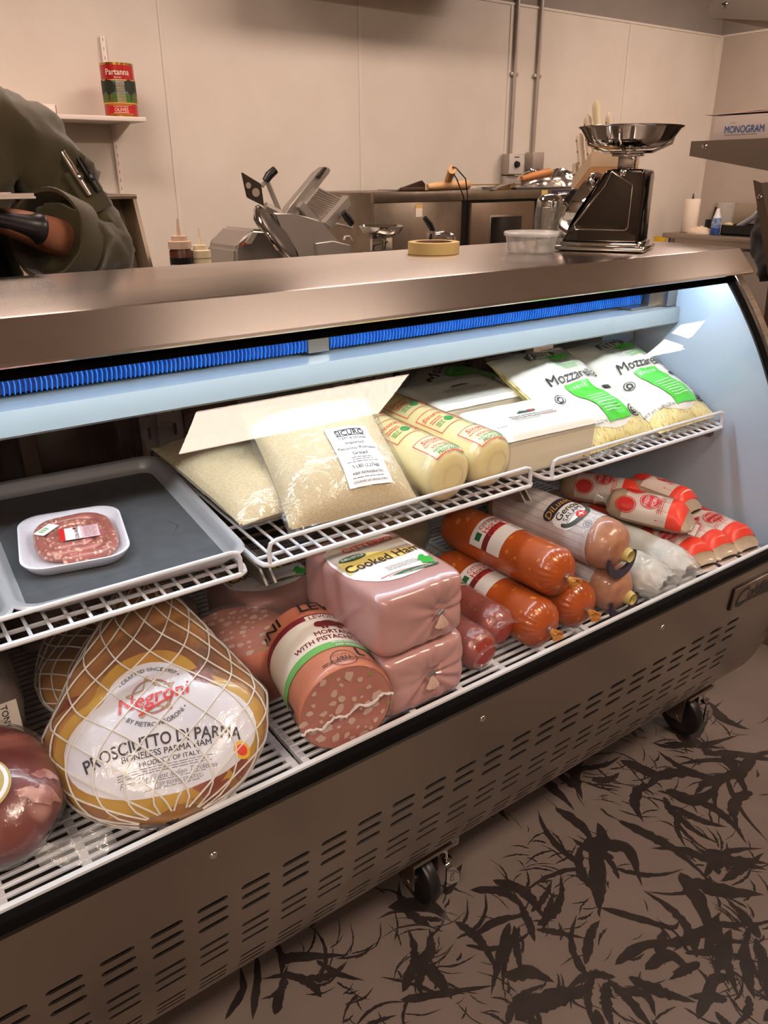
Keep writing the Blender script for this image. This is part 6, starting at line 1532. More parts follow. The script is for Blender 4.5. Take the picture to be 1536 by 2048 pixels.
# mixer tap
t = thing('lever_tap', 'chrome dispenser with a black lever behind the masking tape', 'dispenser', (2.27, 2.80, TT)); MB().lathe([(.05, 0), (.05, .01), (.022, .02), (.018, .20), (.022, .225), (.020, .245), (0, .25)], 24).build('body', CHROME, t)
MB().tube([(0, 0, .225), (.05, -.02, .232), (.09, -.03, .222), (.10, -.03, .20)], .014, 12).build('spout', CHROME, t); MB().tube([(.01, 0, .245), (-.015, -.005, .275), (-.045, -.01, .30)], [.011, .014, .010], 10).build('lever', BLACKP, t)
# squeeze bottles on a small stand
t = thing('side_stand', 'steel stand under the squeeze bottles', 'stand', (1.06, 2.47, 0)); MB().box((-.26, -.12, .905), (.30, .12, .93), .004).build('top', STEELPL, t)
for x in (-.22, .26):
    for y in (-.10, .10): MB().lathe([(.016, 0), (.016, .905), (0, .905)], 10, Matrix.Translation((x, y, 0))).build('leg', STEELPL, t)
def squeeze(x, y, r, h, label, liquid, cap, capm):
    t = thing('squeeze_bottle', label, 'squeeze bottle', (x, y, .93), group='squeeze bottles')
    MB().lathe([(0, 0), (r-.003, 0), (r, .004), (r, h-.012), (r-.006, h), (0, h)], 28).build('bottle', liquid, t)
    c = MB().lathe([(0, h+.036), (.007, h+.036), (.007, h+.034), (r*.72, h+.034), (r*.74, h+.020), (r+.001, h+.018), (r+.0015, h-.004), (r-.001, h-.004)], 28).build('cap', capm, t)
    MB().lathe([(.007, h+.034), (.0055, h+.05), (.0022, h+.085), (0, h+.086)], 14).build('nozzle', capm, c)
    return t, r
t, r = squeeze(.998, 2.50, .035, .236, 'tall brown squeeze bottle with a cream cap and handwritten label', mat('brown_sauce', rgb(96, 48, 30), .35, c2=rgb(60, 32, 24), ns=3), 0, mat('cream_cap', rgb(206, 180, 158), .5))
S = num_map(lambda x, y: V((r*math.sin(x/r), -r*math.cos(x/r), y))); lb = MB().patch(S, -.05, .04, .10, .185, .0008, 20, 4).build('label', PAPERW, t)
mb = MB(); mb.text(S, 'Balsamic', .0, .172, .017, off=.0014, bold=.01, shear=.2); mb.text(S, 'Glaze', .0, .150, .017, off=.0014, bold=.01, shear=.2); mb.build('lettering', INK, lb, smooth=False)
MB().patch(S, -.1, .1, .187, .206, .0007, 30, 2).build('dark_band', BLACKP, t)
squeeze(1.066, 2.50, .031, .205, 'short pale squeeze bottle with a cream cap beside the brown one', mat('pale_dressing', rgb(206, 196, 160), .4), 0, mat('ivory_cap', rgb(222, 208, 176), .5))
# tall steel cabinet behind the chef with an open sloping lid
t = thing('prep_cooler', 'stainless prep cabinet with a raised lid behind the elbow of the chef', 'cabinet', (.62, 2.75, 0)); Wd = lambda mb, n, m, par=t, **k: mb.build(n, m, par, world=True, **k)
Wd(MB().box((.30, 2.60, .10), (.93, 3.25, .98), .004), 'cabinet', STEELPL); Wd(MB().prism([(.94, 2.60, 1.00), (.94, 2.72, 1.312), (.94, 2.735, 1.318), (.94, 3.22, 1.318), (.94, 3.22, .981), (.94, 2.60, .981)], (.012, 0, 0)), 'hood_side', mat('side_steel', rgb(140, 126, 110), .4, .6))
Wd(MB().prism([(.30, 2.70, .985), (.30, 2.86, 1.312), (.30, 2.872, 1.312), (.30, 2.715, .985)], (.64, 0, 0)), 'raised_lid', mat('lid_steel', rgb(196, 182, 162), .5, .35)); Wd(MB().box((.29, 2.715, 1.306), (.955, 3.22, 1.320), .004), 'hood_top', STEELPL)
for x in (.36, .88):
    for y in (2.66, 3.18): Wd(MB().lathe([(.03, 0), (.03, .10), (0, .10)], 14, Matrix.Translation((x, y, 0))), 'foot', BLACKP)
p = at(172, 537, 2.3)
t = thing('yellow_cloth', 'small yellow cloth on the low shelf behind the elbow of the chef', 'cloth', (.75, 2.46, .981-.0)) if False else None
# ---- right-hand bench
t = thing('steel_bench', 'stainless bench with tall backsplash along the right wall', 'bench', (6.25, 3.2, 0)); Wd = lambda mb, n, m, par=t, **k: mb.build(n, m, par, world=True, **k)
Wd(MB().box((5.92, 2.2, .885), (6.64, 4.24, .925), .006), 'top', STEELPL); Wd(MB().box((6.60, 2.2, .925), (6.66, 4.24, 1.14), .004), 'backsplash', mat('dull_backsplash', rgb(190, 178, 162), .42, 1)); Wd(MB().box((5.96, 2.25, .84), (6.0, 4.2, .885)), 'front_rail', STEELPL)
for x in (5.97, 6.58):
    for y in (2.3, 4.16): Wd(MB().lathe([(.022, 0), (.022, .885), (0, .885)], 12, Matrix.Translation((x, y, 0))), 'leg', STEELPL)
Wd(MB().box((6.0, 2.3, .2), (6.6, 3.55, .82), .004), 'under_cabinet', mat('grey_cabinet', rgb(150, 140, 132), .5)); Wd(MB().box((5.99, 2.26, .18), (6.61, 4.2, .2)), 'undershelf', STEELPL)
BT = .9252
t = thing('paper_towel_roll', 'white paper towel roll standing on the right-hand bench', 'paper towels', (6.12, 4.13, BT)); MB().lathe([(.02, .002), (.062, .002), (.064, .006), (.064, .255), (.062, .259), (.02, .259), (.02, .002)], 36).build('paper', mat('paper_towel', rgb(236, 222, 204), .8, bump=.3, bs=90), t, ang=30); MB().lathe([(.07, 0), (.07, .0015), (.008, .002), (.008, .275), (.004, .30), (0, .302)], 20).build('spindle', SLD, t)
t = thing('cloth', 'crumpled whitish cloth beside the paper towel roll', 'cloth', (6.06, 3.98, BT)); MB().grid(lambda u, v: V((.09*math.sin(PI/2*v)*math.cos(2*PI*u), .11*math.sin(PI/2*v)*math.sin(2*PI*u), .048*math.cos(PI/2*v)*(1+.5*nz(u*9, v*6)))), 30, 10, wu=True).build('fabric', mat('whitish_cloth', rgb(214, 196, 174), .9), t)
t = thing('spray_bottle', 'white and blue cleaner bottle on the right-hand bench', 'bottle', (6.05, 3.84, BT)); MB().lathe([(0, 0), (.034, 0), (.036, .01), (.036, .05)], 20).build('blue_base', mat('blue_plastic', rgb(54, 84, 152), .35), t); MB().lathe([(.036, .05), (.036, .10), (.030, .125)], 20).build('label', mat('pale_blue_label', rgb(170, 184, 206), .4, c2=rgb(70, 100, 166), ns=30), t); MB().lathe([(.030, .125), (.027, .135), (.015, .17), (.012, .195), (0, .196)], 20).build('neck', WHITEP, t)
t = thing('glass_pitcher', 'clear plastic pitcher behind the blue and white bottle', 'pitcher', (6.35, 3.96, BT)); MB().lathe([(0, .002), (.062, .002), (.07, .19), (.073, .23), (.070, .23), (.060, .008), (0, .006)], 30).build('pitcher', TUBPL, t); MB().tube([(.068, 0, .2), (.11, 0, .19), (.11, 0, .09), (.064, 0, .07)], .008, 8).build('handle', TUBPL, t)
t = thing('utensil_crate', 'low black crate of utensils on the right-hand bench', 'crate', (6.20, 3.58, BT)); mb = MB(); W_, D_, H_ = .30, .42, .075
mb.box((-W_/2, -D_/2, .002), (W_/2, D_/2, .01)).box((-W_/2, -D_/2, .0), (-W_/2+.008, D_/2, H_)).box((W_/2-.008, -D_/2, 0), (W_/2, D_/2, H_)).box((-W_/2, -D_/2, 0), (W_/2, -D_/2+.008, H_)).box((-W_/2, D_/2-.008, 0), (W_/2, D_/2, H_)); mb.build('crate', BLACKP, t, smooth=False)
t = thing('hand_tool', 'grey curved tool sticking up out of the black crate', 'tool', (6.12, 3.62, BT+.0105)); MB().tube([(0, .08, .05), (0, .03, .075), (0, -.05, .13), (0, -.10, .19), (0, -.12, .20)], [.016, .022, .020, .024, .010], 12).build('body', mat('grey_tool', rgb(150, 152, 158), .4), t); MB().tube([(0, .08, .05), (0, .082, 0)], .008, 8).tube([(0, -.085, .195), (0, -.07, .245)], .008, 8).build('dark_tip', BLACKP, t)
t = thing('sponge', 'round pale yellow sponge in the black crate', 'sponge', (6.10, 3.76, BT+.0105)); MB().lathe([(0, 0), (.03, .005), (.042, .04), (.03, .075), (0, .082)], 20).build('sponge', mat('pale_yellow_sponge', rgb(206, 190, 142), .8, bump=.4, bs=80), t)
t = thing('short_tool', 'small orange-red handled tool in the black crate', 'tool', (6.12, 3.44, BT+.0105)); MB().tube([(0, .03, .0), (0, .03, .06), (0, .02, .09), (0, -.045, .112)], [.006, .010, .018, .015], 10).build('handle', mat('orange_red_plastic', rgb(206, 74, 50), .45), t)
t = thing('dark_cloth', 'dark bundle of cloths at the end of the black crate', 'cloth', (6.20, 3.24, BT)); MB().grid(lambda u, v: V((.13*math.sin(PI/2*v)*math.cos(2*PI*u), .12*math.sin(PI/2*v)*math.sin(2*PI*u), .10*math.cos(PI/2*v)*(1+.4*nz(u*9, v*6, 4)))), 30, 10, wu=True).build('fabric', mat('dark_cloth_fabric', rgb(44, 38, 36), .9), t)
t = thing('tool_jar', 'small dark jar with utensils behind the paper towel roll', 'jar', (6.40, 4.12, BT)); MB().lathe([(0, 0), (.04, 0), (.042, .09), (.038, .09), (.036, .006), (0, .004)], 20).build('jar', BLACKP, t); MB().tube([(.0, 0, .02), (.01, -.02, .16), (.01, -.03, .19)], [.005, .007, .012], 8).build('utensil', SLD, t)
t = thing('yellow_cloth', 'small yellow cloth hanging at the left end of the right-hand bench', 'cloth', (5.925, 4.262, .80)); MB().grid(lambda u, v: V((.02*math.cos(2*PI*u)*(1-.3*v), .06*math.sin(2*PI*u)*(1-.4*v), .09-.18*v)), 20, 8, wu=True).build('cloth', mat('yellow_fabric', rgb(232, 186, 36), .5), t)
MB().tube([(.02, -.0, .075), (.055, -.01, .075)], .006, 8).build('hook', CHROME, t)
# ---- overhead shelves on the right: tapered steel side brackets
def overshelf(z, y0, name, label):
    t = thing('overhead_shelf', label, 'shelf', (2.4, 1.2, z), group='steel overhead shelves'); Wd = lambda mb, n, m, **k: mb.build(n, m, t, world=True, **k)
    x = 2.2
    Wd(MB().box((x, .55, z-.002), (x+.55, y0, z), .0005), 'board', STEELPL)
    Wd(MB().prism([(x-.003, y0, z+.001), (x-.003, y0, z-.038), (x-.003, .55, z-.20), (x-.003, .55, z+.001)], (.004, 0, 0)), 'side_bracket', STEELPL, smooth=False)
    Wd(MB().box((x+.002, y0-.003, z-.038), (x+.55, y0+.001, z-.0005)), 'front_edge', STEELPL)
    Wd(MB().lathe([(0, .004), (.007, .003), (.009, 0)], 12, Matrix.Translation((x-.003, y0-.045, z-.014)) @ Matrix.Rotation(-PI/2, 4, 'Y')), 'bolt', CHROME)
    return t
overshelf(1.458, 1.515, 'a', 'steel overhead shelf carrying the printed paper box, right of the case')
overshelf(1.805, 1.515, 'b', 'upper steel overhead shelf at the top right corner')
t = thing('shelf_upright', 'slanting steel upright at the right edge below the overhead shelf', 'upright', (2.2, 1.2, 0)); Wd = lambda mb, n, m, **k: mb.build(n, m, t, world=True, **k)
mb = MB(); a, b = at(0, 0, 1), 0
Q = [atx(1506, 360, 2.2), atx(1522, 366, 2.2), atx(1560, 560, 2.2), atx(1537, 560, 2.2)]
Wd(MB().prism([tuple(Q[0]), tuple(Q[1]), (2.2, Q[2].y, Q[2].z), (2.2, Q[2].y-.10, .0), (2.2, Q[3].y-.07, .0), tuple(Q[3])], (.004, 0, 0)), 'edge_flange', mat('edge_steel', rgb(136, 122, 106), .35, 1), smooth=False)
Wd(MB().prism([tuple(Q[1]), (2.2, Q[1].y-.16, Q[1].z+.02), (2.2, .62, 1.16), (2.2, .62, 0), (2.2, Q[2].y-.10, .0), (2.2, Q[2].y, Q[2].z)], (.012, 0, 0)), 'panel', STEELPL, smooth=False)
Wd(MB().lathe([(0, .005), (.006, .004), (.008, 0)], 12, Matrix.Translation(atx(1519, 395, 2.2)) @ Matrix.Rotation(-PI/2, 4, 'Y')), 'bolt', CHROME)
for zz in (1.458, 1.805): Wd(MB().box((2.2, .56, 1.1 if zz < 1.6 else 1.458), (2.22, .60, zz-.001)), 'post', STEELPL)
Wd(MB().box((2.73, .56, 0), (2.75, .60, 1.804)), 'post', STEELPL)
# printed paper box
t = thing('paper_box', 'white paper box with blue lettering on the overhead shelf', 'box', (2.23, 1.47, 1.4585), (0, 0, 0))
bx = MB().box((0, -.42, 0), (.28, 0, .064), .001).build('box', mat('white_carton', rgb(212, 198, 190), .55), t); MB().prism([(-.004, .03, .068), (-.004, -.45, .068), (-.004, -.45, .070), (-.004, .03, .070)], (.30, 0, 0)).prism([(.0, -.06, .0702), (.05, -.10, .076), (.18, -.30, .075), (.28, -.36, .0702), (.28, -.03, .0702)], (0, 0, .0015)).build('wax_paper', mat('pinkish_wax_paper', rgb(222, 200, 190), .4), t)
MB().prism([(.08, .0, .0645), (.08, -.42, .0645), (.08, -.42, .068), (.08, .0, .068)], (.12, 0, 0)).build('paper_stack', PAPERW, t)
S = plane_map((-.0005, -.06, .028), (0, -1, 0), (0, 0, 1)); mb = MB(); mb.text(S, 'MONOGRAM', .036, 0, .026, off=.0006, bold=.02, wid=.78); mb.text(S, 'RED CHECKERED', .23, .014, .013, off=.0006, bold=.02, wid=.8); mb.text(S, 'GREASE RESISTANT', .22, -.001, .014, off=.0006, bold=.02, wid=.8); mb.text(S, '12" x 12"', .25, -.015, .009, off=.0006); mb.build('lettering', mat('blue_print', rgb(48, 92, 156), .5), bx, smooth=False)
mb = MB(); mb.text(S, 'SYSCO', .0, .016, .006, off=.0006); lines(mb, S, -.02, .08, [-.014], .0008, .0006); mb.build('small_lettering', INKG, bx, smooth=False)
# ================================================================ PEOPLE
def skin_mesh(name, chains, m, parent, sub=2, root=None):
    """one continuous skinned surface grown along connected joints: chains of (point, radius)"""
    me = bpy.data.meshes.new(name); vs, es, rs, key = [], [], [], {}
    def idx(p, r):
        k = tuple(round(c, 5) for c in p)
        if k not in key: key[k] = len(vs); vs.append(p); rs.append(r if isinstance(r, tuple) else (r, r))
        return key[k]
    for ch in chains:
        ids = [idx(p, r) for p, r in ch]
        for a, b in zip(ids[:-1], ids[1:]):
            if a != b and (a, b) not in es and (b, a) not in es: es.append((a, b))
    me.from_pydata(vs, es, []); o = bpy.data.objects.new(name, me); COL.objects.link(o)
    md = o.modifiers.new('s', 'SKIN'); md.use_smooth_shade = True
    for i, sv in enumerate(me.skin_vertices[0].data): sv.radius = rs[i]; sv.use_root = (i == 0)
    s2 = o.modifiers.new('d', 'SUBSURF'); s2.levels = sub; s2.render_levels = sub
    bpy.context.view_layer.update()
    ev = o.evaluated_get(bpy.context.evaluated_depsgraph_get()); m2 = bpy.data.meshes.new_from_object(ev)
    bpy.data.objects.remove(o); bpy.data.meshes.remove(me)
    m2.name = name; m2.materials.clear(); m2.materials.append(m)
    m2.polygons.foreach_set('use_smooth', [True]*len(m2.polygons))
    r = bpy.data.objects.new(name, m2); COL.objects.link(r)
    if parent is not None: m2.transform(wmat(parent).inverted()); r.parent = parent
    return r
def wrinkle(o, amp, sc, seed=0, stretch=(1, 1, 1)):
    me = o.data; me.update(); nn = [v.normal.copy() for v in me.vertices]
    for v, n in zip(me.vertices, nn):
        p = v.co; v.co = p+n*amp*(nz(p.x*sc*stretch[0]+seed, p.y*sc*stretch[1], p.z*sc*stretch[2])+.6*abs(nz(p.x*sc*2.1*stretch[0], p.y*sc*2.1*stretch[1]+seed, p.z*sc*2.1*stretch[2])))
def crease(o, amp, sc, seed=0):
    me = o.data; me.update(); nn = [v.normal.copy() for v in me.vertices]
    for v, n in zip(me.vertices, nn):
        p = v.co; a = nz(p.x*sc*.8+p.z*sc*.7+seed, p.y*sc*.7, p.z*sc*1.1-p.x*sc*.5); v.co = p+n*amp*((1-min(1, abs(a)*2.6))**2-.25)
def fingers(wrist, d, up, side, g=0, curl=.9, s=1.0):
    """palm and five fingers; d = hand direction, up = back of the hand, side = towards the thumb"""
    d, up, side = V(d).normalized(), V(up).normalized(), V(side).normalized(); w = V(wrist)
    palm = w+d*.050*s; out = [[(tuple(w), (.024+g, .020+g)), (tuple(palm), (.030+g, .017+g))]]
    for k, (o, ln) in enumerate(((.030, .074), (.011, .082), (-.009, .077), (-.028, .060))):
        b = w+d*.088*s+side*o*.95; p = [b]; dirn = d.copy()
        for q, f in enumerate((.45, .32, .23)):
            a = curl*(.35, .75, .6)[q]; dirn = (dirn*math.cos(a)-up*math.sin(a)).normalized(); up2 = up
            p.append(p[-1]+dirn*ln*f*s)
        out.append([(tuple(palm), (.030+g, .017+g)), (tuple(p[0]), .0098+g), (tuple(p[1]), .0092+g), (tuple(p[2]), .0084+g), (tuple(p[3]), .0066+g)])
    tb = w+d*.022*s+side*.022
    t1 = tb+(d*.55+side*.7-up*.35).normalized()*.036*s; t2 = t1+(d*.85+side*.2-up*.4).normalized()*.030*s; t3 = t2+(d*.9-side*.15-up*.4).normalized()*.024*s
    out.append([(tuple(w+d*.012*s), (.024+g, .019+g)), (tuple(tb), .0125+g), (tuple(t1), .0112+g), (tuple(t2), .0100+g), (tuple(t3), .0076+g)])
    return out
SKIN = mat('warm_skin', rgb(178, 120, 92), .5, c2=rgb(166, 106, 80), ns=14, sss=.15); HAIR = mat('dark_hair', rgb(36, 28, 24), .6)
def person(label, base, rz, J, gloves, jacket, jacket_name, apron, trousers, hair=HAIR, seed=0):
    """J: joints in the figure's own frame (x to its left, facing -y)"""
    t = thing('person', label, 'person', base, (0, 0, rz))
    Wm = wmat(t); T = lambda p: tuple(Wm @ V(p))
    tr = lambda ch: [(T(p), r) for p, r in ch]
    pel = (0, .02, .96)
    body = [[(pel, (.15, .10)), ((0, .015, 1.12), (.140, .095)), ((0, .0, 1.30), (.145, .095)), ((0, .0, 1.42), (.10, .07)), (J['neck'], .066), (J['head0'], (.066, .072)), (J['head1'], (.096, .116)), (J['head2'], (.096, .120)), (J['head3'], (.062, .082))]]
    hands = []
    for s in ('L', 'R'):
        sh, el, wr = J['sh'+s], J['el'+s], J['wr'+s]
        mid = tuple((V(el)+V(wr))/2)
        body.append([((0, .0, 1.42), (.10, .07)), (tuple(V((0, 0, 1.42)).lerp(V(sh), .5)), .062), (sh, .050), (tuple((V(sh)*.5+V(el)*.5)), .046), (el, .042), (mid, .042), (wr, (.029, .025))])
        h = fingers(wr, *J['hand'+s]); hands.append((s, h)); body += h
    for sx in (-1, 1): body.append([(pel, (.16, .11)), ((sx*.09, .02, .86), .092), ((sx*.10, .01, .50), .060), ((sx*.10, .03, .30), .056), ((sx*.10, .04, .09), .038), ((sx*.105, -.02, .035), .034), ((sx*.11, -.11, .028), .028)])
    b = skin_mesh('body', [tr(c) for c in body], SKIN, t)
    # face
    hx, hy, hz = J['head1']; fr = V(J['face']).normalized()
    rt = V((0, 0, 1)).cross(fr).normalized()
    def fp_(a, b_, c): return tuple(Wm @ (V((hx, hy, hz))+rt*a+fr*b_+V((0, 0, 1))*c))
    bpy.context.view_layer.update(); bi = wmat(b).inverted()
    def on_face(a_, c_, up=0):
        o_ = V(fp_(a_, .4, c_)); d_ = -(Wm.to_3x3() @ fr)
        ok, loc, nr, _ = b.ray_cast(bi @ o_, bi.to_3x3() @ d_)
        return (wmat(b) @ loc)-d_*up if ok else V(fp_(a_, .09, c_))
    mb = MB(); mb.tube([on_face(0, .050, -.002), on_face(0, .012, .012), on_face(0, -.004, .010), on_face(0, -.012, -.002)], [.007, .012, .014, .008], 10); mb.build('nose', SKIN, t, world=True)
    for sg in (-1, 1):
        e = MB(); e.lathe([(0, .003), (.008, .0015), (.012, -.003)], 16, Matrix.Translation(on_face(sg*.031, .040)) @ (Wm.to_3x3() @ fr).to_track_quat('Z', 'Y').to_matrix().to_4x4()); eo = e.build('eye', mat('eye_white', rgb(206, 200, 194), .3) if 'eye_white' not in bpy.data.materials else bpy.data.materials['eye_white'], t, world=True)
        e = MB(); e.lathe([(0, .0045), (.005, .0035), (.006, .001)], 14, Matrix.Translation(on_face(sg*.031, .040)) @ (Wm.to_3x3() @ fr).to_track_quat('Z', 'Y').to_matrix().to_4x4()); e.build('iris', HAIR, eo, world=True)
        e = MB(); e.tube([on_face(sg*.014, .058, .001), on_face(sg*.031, .064, .002), on_face(sg*.048, .058, .001)], [.003, .0042, .0025], 8); e.build('eyebrow', HAIR, t, world=True)
        o_ = V(fp_(sg*.4, -.01, .02)); d_ = -(Wm.to_3x3() @ rt)*sg; ok, loc, nr, _ = b.ray_cast(bi @ o_, bi.to_3x3() @ d_); q = (wmat(b) @ loc) if ok else V(fp_(sg*.09, -.01, .02))
        e = MB(); e.tube([q+V((0, 0, .03)), q-d_*.012+V((0, 0, .018)), q-d_*.010, q+V((0, 0, -.026))], [.006, .013, .012, .006], 10); e.build('ear', SKIN, t, world=True)
    mb = MB(); mb.tube([on_face(-.024, -.042), on_face(0, -.040, .002), on_face(.024, -.042)], [.003, .0065, .003], 8); mb.build('mouth', mat('lips', rgb(150, 84, 72), .5) if 'lips' not in bpy.data.materials else bpy.data.materials['lips'], t, world=True)
    # hair: the upper back of the head shape, pushed outwards
    hm = bmesh.new(); hm.from_mesh(b.data); c_ = V((hx, hy, hz)); keep = []
    for v in hm.verts:
        r_ = v.co-c_; f_ = r_.dot(fr)
        if not (r_.z > .085-.0*f_ or (r_.z > -.03 and f_ < -.02) or (r_.z > .06 and f_ < .06)): keep.append(v)
    bmesh.ops.delete(hm, geom=keep, context='VERTS'); hm.normal_update()
    for v in hm.verts: v.co += v.normal*.008*(1+.5*nz(v.co.x*60, v.co.y*60, v.co.z*60))
    bmesh.ops.solidify(hm, geom=hm.faces[:], thickness=-.010)
    hme = bpy.data.meshes.new('hair'); hm.to_mesh(hme); hm.free(); hme.materials.append(hair); hme.polygons.foreach_set('use_smooth', [True]*len(hme.polygons)); ho_ = bpy.data.objects.new('hair', hme); COL.objects.link(ho_); ho_.parent = t
    # jacket
    jk = [[(pel, (.185, .14)), ((0, .015, 1.12), (.178, .135)), ((0, .0, 1.30), (.190, .14)), ((0, .0, 1.43), (.158, .112)), ((0, .0, 1.515), (.095, .085))]]
    cuffs = []
    for s in ('L', 'R'):
        sh, el, wr = V(J['sh'+s]), V(J['el'+s]), V(J['wr'+s]); c = J['cuff'+s]
        cf = el.lerp(wr, c); cuffs.append((el, cf))
        jk.append([((0, .0, 1.43), (.158, .112)), (tuple(V((0, 0, 1.43)).lerp(sh, .55)), .108), (tuple(sh), .096), (tuple(sh.lerp(el, .45)), .082), (tuple(sh.lerp(el, .85)), .082), (tuple(el), .082), (tuple(el.lerp(cf, .5)), .082), (tuple(cf), .080)])
    j = skin_mesh(jacket_name, [tr(c) for c in jk], jacket, t, 3); crease(j, .020, 9, seed); crease(j, .008, 19, seed+3)
    if gloves:
        for el, cf in cuffs:
            d = (cf-el).normalized(); M_ = Wm @ Matrix.Translation(cf) @ d.to_track_quat('Z', 'Y').to_matrix().to_4x4()
            m_ = MB(); m_.lathe([(.078, -.045), (.084, -.04), (.086, .012), (.083, .020), (.077, .018), (.074, -.03), (.05, -.04)], 40, M_)
            for v in m_.bm.verts: v.co += v.co.normalized()*0+V((0, 0, .006*nz(v.co.x*30, v.co.z*30, 2)))
            m_.build('cuff', jacket, t, world=True)
    # legs
    lg = skin_mesh('trousers', [tr([((0, .02, .98), (.165, .125)), (pel, (.170, .125))])]+[tr([(pel, (.170, .125)), ((sx*.095, .02, .84), .105), ((sx*.10, .01, .50), .078), ((sx*.10, .035, .14), .062)]) for sx in (-1, 1)], trousers, t)
    for sx in (-1, 1): skin_mesh('shoe', [tr([((sx*.10, .05, .08), .05), ((sx*.105, -.02, .045), (.048, .044)), ((sx*.11, -.12, .036), (.045, .034)), ((sx*.11, -.15, .034), (.036, .028))])], BLACKP, t, 2)
    if gloves:
        for s, h in hands: 
            wv, dv = V(J['wr'+s]), V(J['hand'+s][0]).normalized()
            gl_ = fingers(J['wr'+s], *J['hand'+s][:3], g=.0028, curl=J['hand'+s][4] if len(J['hand'+s]) > 4 else .9)
            gl_.append([(J['wr'+s], (.0268, .0228)), (tuple(wv-dv*.035), (.034, .031)), (tuple(wv-dv*.05), (.036, .033))])
            skin_mesh('glove', [tr(c) for c in gl_], GLOVE, t)
    if apron:
        ap = MB(); ap.grid(lambda u, v: Wm @ V(((u-.5)*(.36-.12*smoothstep(.55, 1, v)), -.152-.015*math.cos((u-.5)*PI)+.05*abs(u-.5)**2*4+.006*nz(u*4, v*5, seed), .55+.80*v*.93)), 18, 24)
        bmesh.ops.solidify(ap.bm, geom=ap.bm.faces[:], thickness=.004); ap.build('apron', apron, t, world=True)
    return t, Wm
GLOVE = mat('black_nitrile', rgb(40, 37, 42), .35, bump=.3, bs=60)
OLIVE = mat('olive_cloth', rgb(70, 63, 36), .85, c2=rgb(56, 50, 28), ns=8, sheen=.3, bump=.15, bs=240)
BLKC = mat('black_cloth', rgb(16, 15, 15), .85, c2=rgb(22, 20, 20), ns=10, sheen=.1)
# the chef, facing the shop, forearms raised in front of the apron
cx, cy = .20, 1.80
def rel(p): return (p[0]-cx, p[1]-cy, p[2])
J = dict(neck=(0, -.01, 1.515), head0=(0, -.02, 1.565), head1=(0, -.035, 1.655), head2=(0, -.03, 1.725), head3=(0, -.02, 1.785), face=(-.15, -1, -.25),
         shL=(.225, .0, 1.452), elL=(.322, -.06, 1.225), wrL=(.135, -.205, 1.295), handL=((-.9, -.25, .25), (.1, -.1, 1), (.1, -1, .15), 0, .7), cuffL=.62,
         shR=(-.205, .0, 1.452), elR=(-.30, -.05, 1.22), wrR=(-.10, -.22, 1.33), handR=((.85, -.35, .1), (.0, -.2, 1), (0, -1, .1), 0, .8), cuffR=.62)
chef, CW = person('chef in an olive jacket, black apron and black gloves behind the counter', (cx, cy, 0), 0, J, True, OLIVE, 'jacket', mat('black_apron', rgb(14, 13, 13), .9), mat('dark_trousers', rgb(28, 26, 26), .9), seed=2)
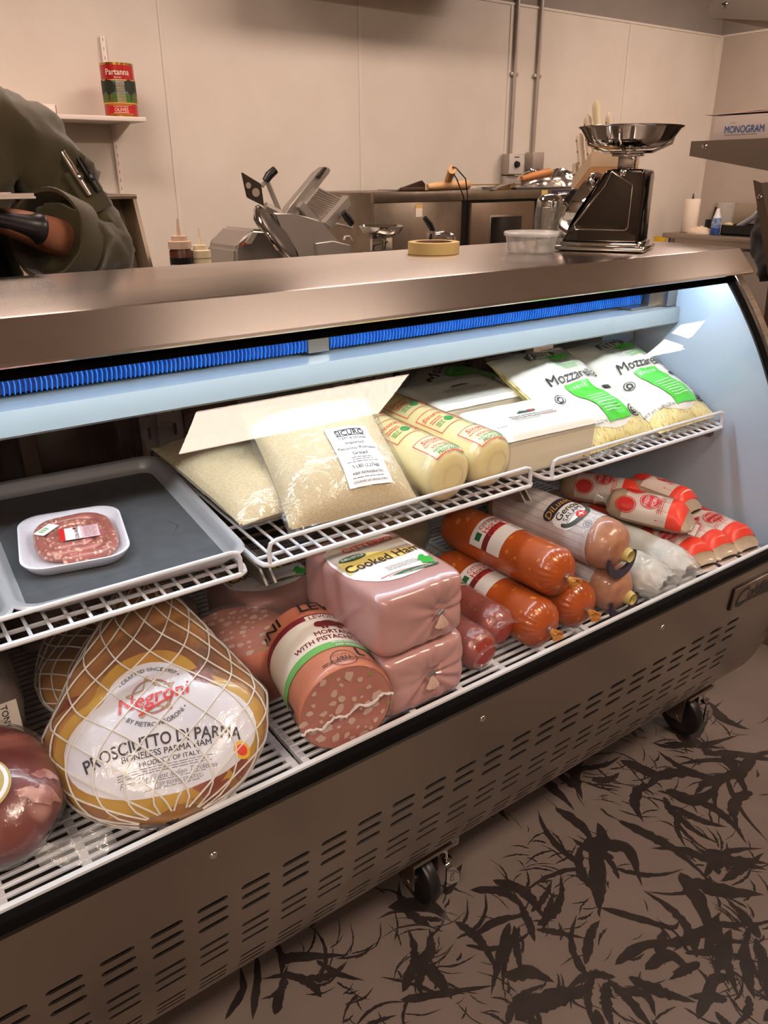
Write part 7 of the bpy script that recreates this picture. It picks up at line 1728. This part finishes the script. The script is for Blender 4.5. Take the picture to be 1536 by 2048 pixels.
# sleeve pocket with pens
sh, el = V(J['shL']), V(J['elL']); ax = (el-sh).normalized(); out = V((.35, -1, .05)); out = (out-ax*out.dot(ax)).normalized(); sd = ax.cross(out)
pc = sh.lerp(el, .50)+out*.079
mb = MB(); mb.mbox((.058, .085, .006), Matrix.Translation(CW @ (pc+ax*.02)) @ Matrix((sd, ax, out)).transposed().to_4x4(), .002); mb.build('sleeve_pocket', OLIVE, chef, world=True)
def pen(off, ln, r, m, label, clipm, up=.045):
    b0 = CW @ (pc+sd*off+out*.008+ax*.03); dr = -ax; t = thing('pen', label, 'pen', tuple(b0), group='pens in the sleeve pocket')
    MB().tube([(0, 0, 0), tuple(dr*(ln*.5)), tuple(dr*(ln*.85)), tuple(dr*ln)], [r*.8, r, r, r*.7], 12).build('barrel', m, t)
    MB().tube([tuple(dr*(ln*.97)+out*(r+.001)), tuple(dr*(ln*.7)+out*(r+.003)), tuple(dr*(ln*.45)+out*(r+.001))], .0022, 6).lathe([(0, .003), (.006, .002), (.0075, 0)], 12, Matrix.Translation(dr*(ln*.42)+out*(r+.002)) @ out.to_track_quat('Z', 'Y').to_matrix().to_4x4()).build('clip', clipm, t)
pen(.010, .088, .0075, mat('silver_pen', rgb(170, 160, 150), .2, .9), 'silver pen with a round clip in the sleeve pocket of the chef', CHROME)
pen(-.014, .068, .0065, BLACKP, 'black pen beside the silver one in the sleeve pocket', BLACKP)
# flat tray held in the gloved hands
t = thing('white_tray', 'thin whitish tray held flat in the gloved hands of the chef', 'tray', (.235, 1.565, 1.338), (0, 0, .05))
MB().box((-.16, -.07, 0), (.115, .07, .004), .0015).box((-.16, -.07, .004), (-.157, .07, .010)).box((-.157, -.07, .004), (.112, -.067, .009)).box((-.157, .067, .004), (.112, .07, .009)).build('tray', mat('pale_tray', rgb(206, 192, 182), .35), t)
MB().lathe([(0, -.004), (.028, -.003), (.030, 0), (0, 0)], 24, Matrix.Translation((.03, -.02, -.0005))).build('foot', ALU, t)
# a second worker at the right edge, only the side of a black shirt showing
q = atx(1548, 430, 3.2)
J2 = dict(neck=(0, -.01, 1.515), head0=(0, -.02, 1.565), head1=(0, -.035, 1.655), head2=(0, -.03, 1.725), head3=(0, -.02, 1.785), face=(0, -1, -.2),
          shL=(.205, .0, 1.452), elL=(.27, -.02, 1.18), wrL=(.24, .13, .98), handL=((0, -.1, -1), (.9, -.3, 0), (.2, -1, 0), 0, .7), cuffL=.95,
          shR=(-.205, .0, 1.452), elR=(-.27, .0, 1.18), wrR=(-.24, .13, .98), handR=((0, -.1, -1), (-.9, -.3, 0), (-.2, -1, 0), 0, .7), cuffR=.95)
person('person in a black shirt at the right edge behind the steel upright', (3.36, 1.56, 0), 2.2, J2, False, BLKC, 'shirt', None, mat('black_trousers', rgb(20, 19, 20), .9), seed=5)
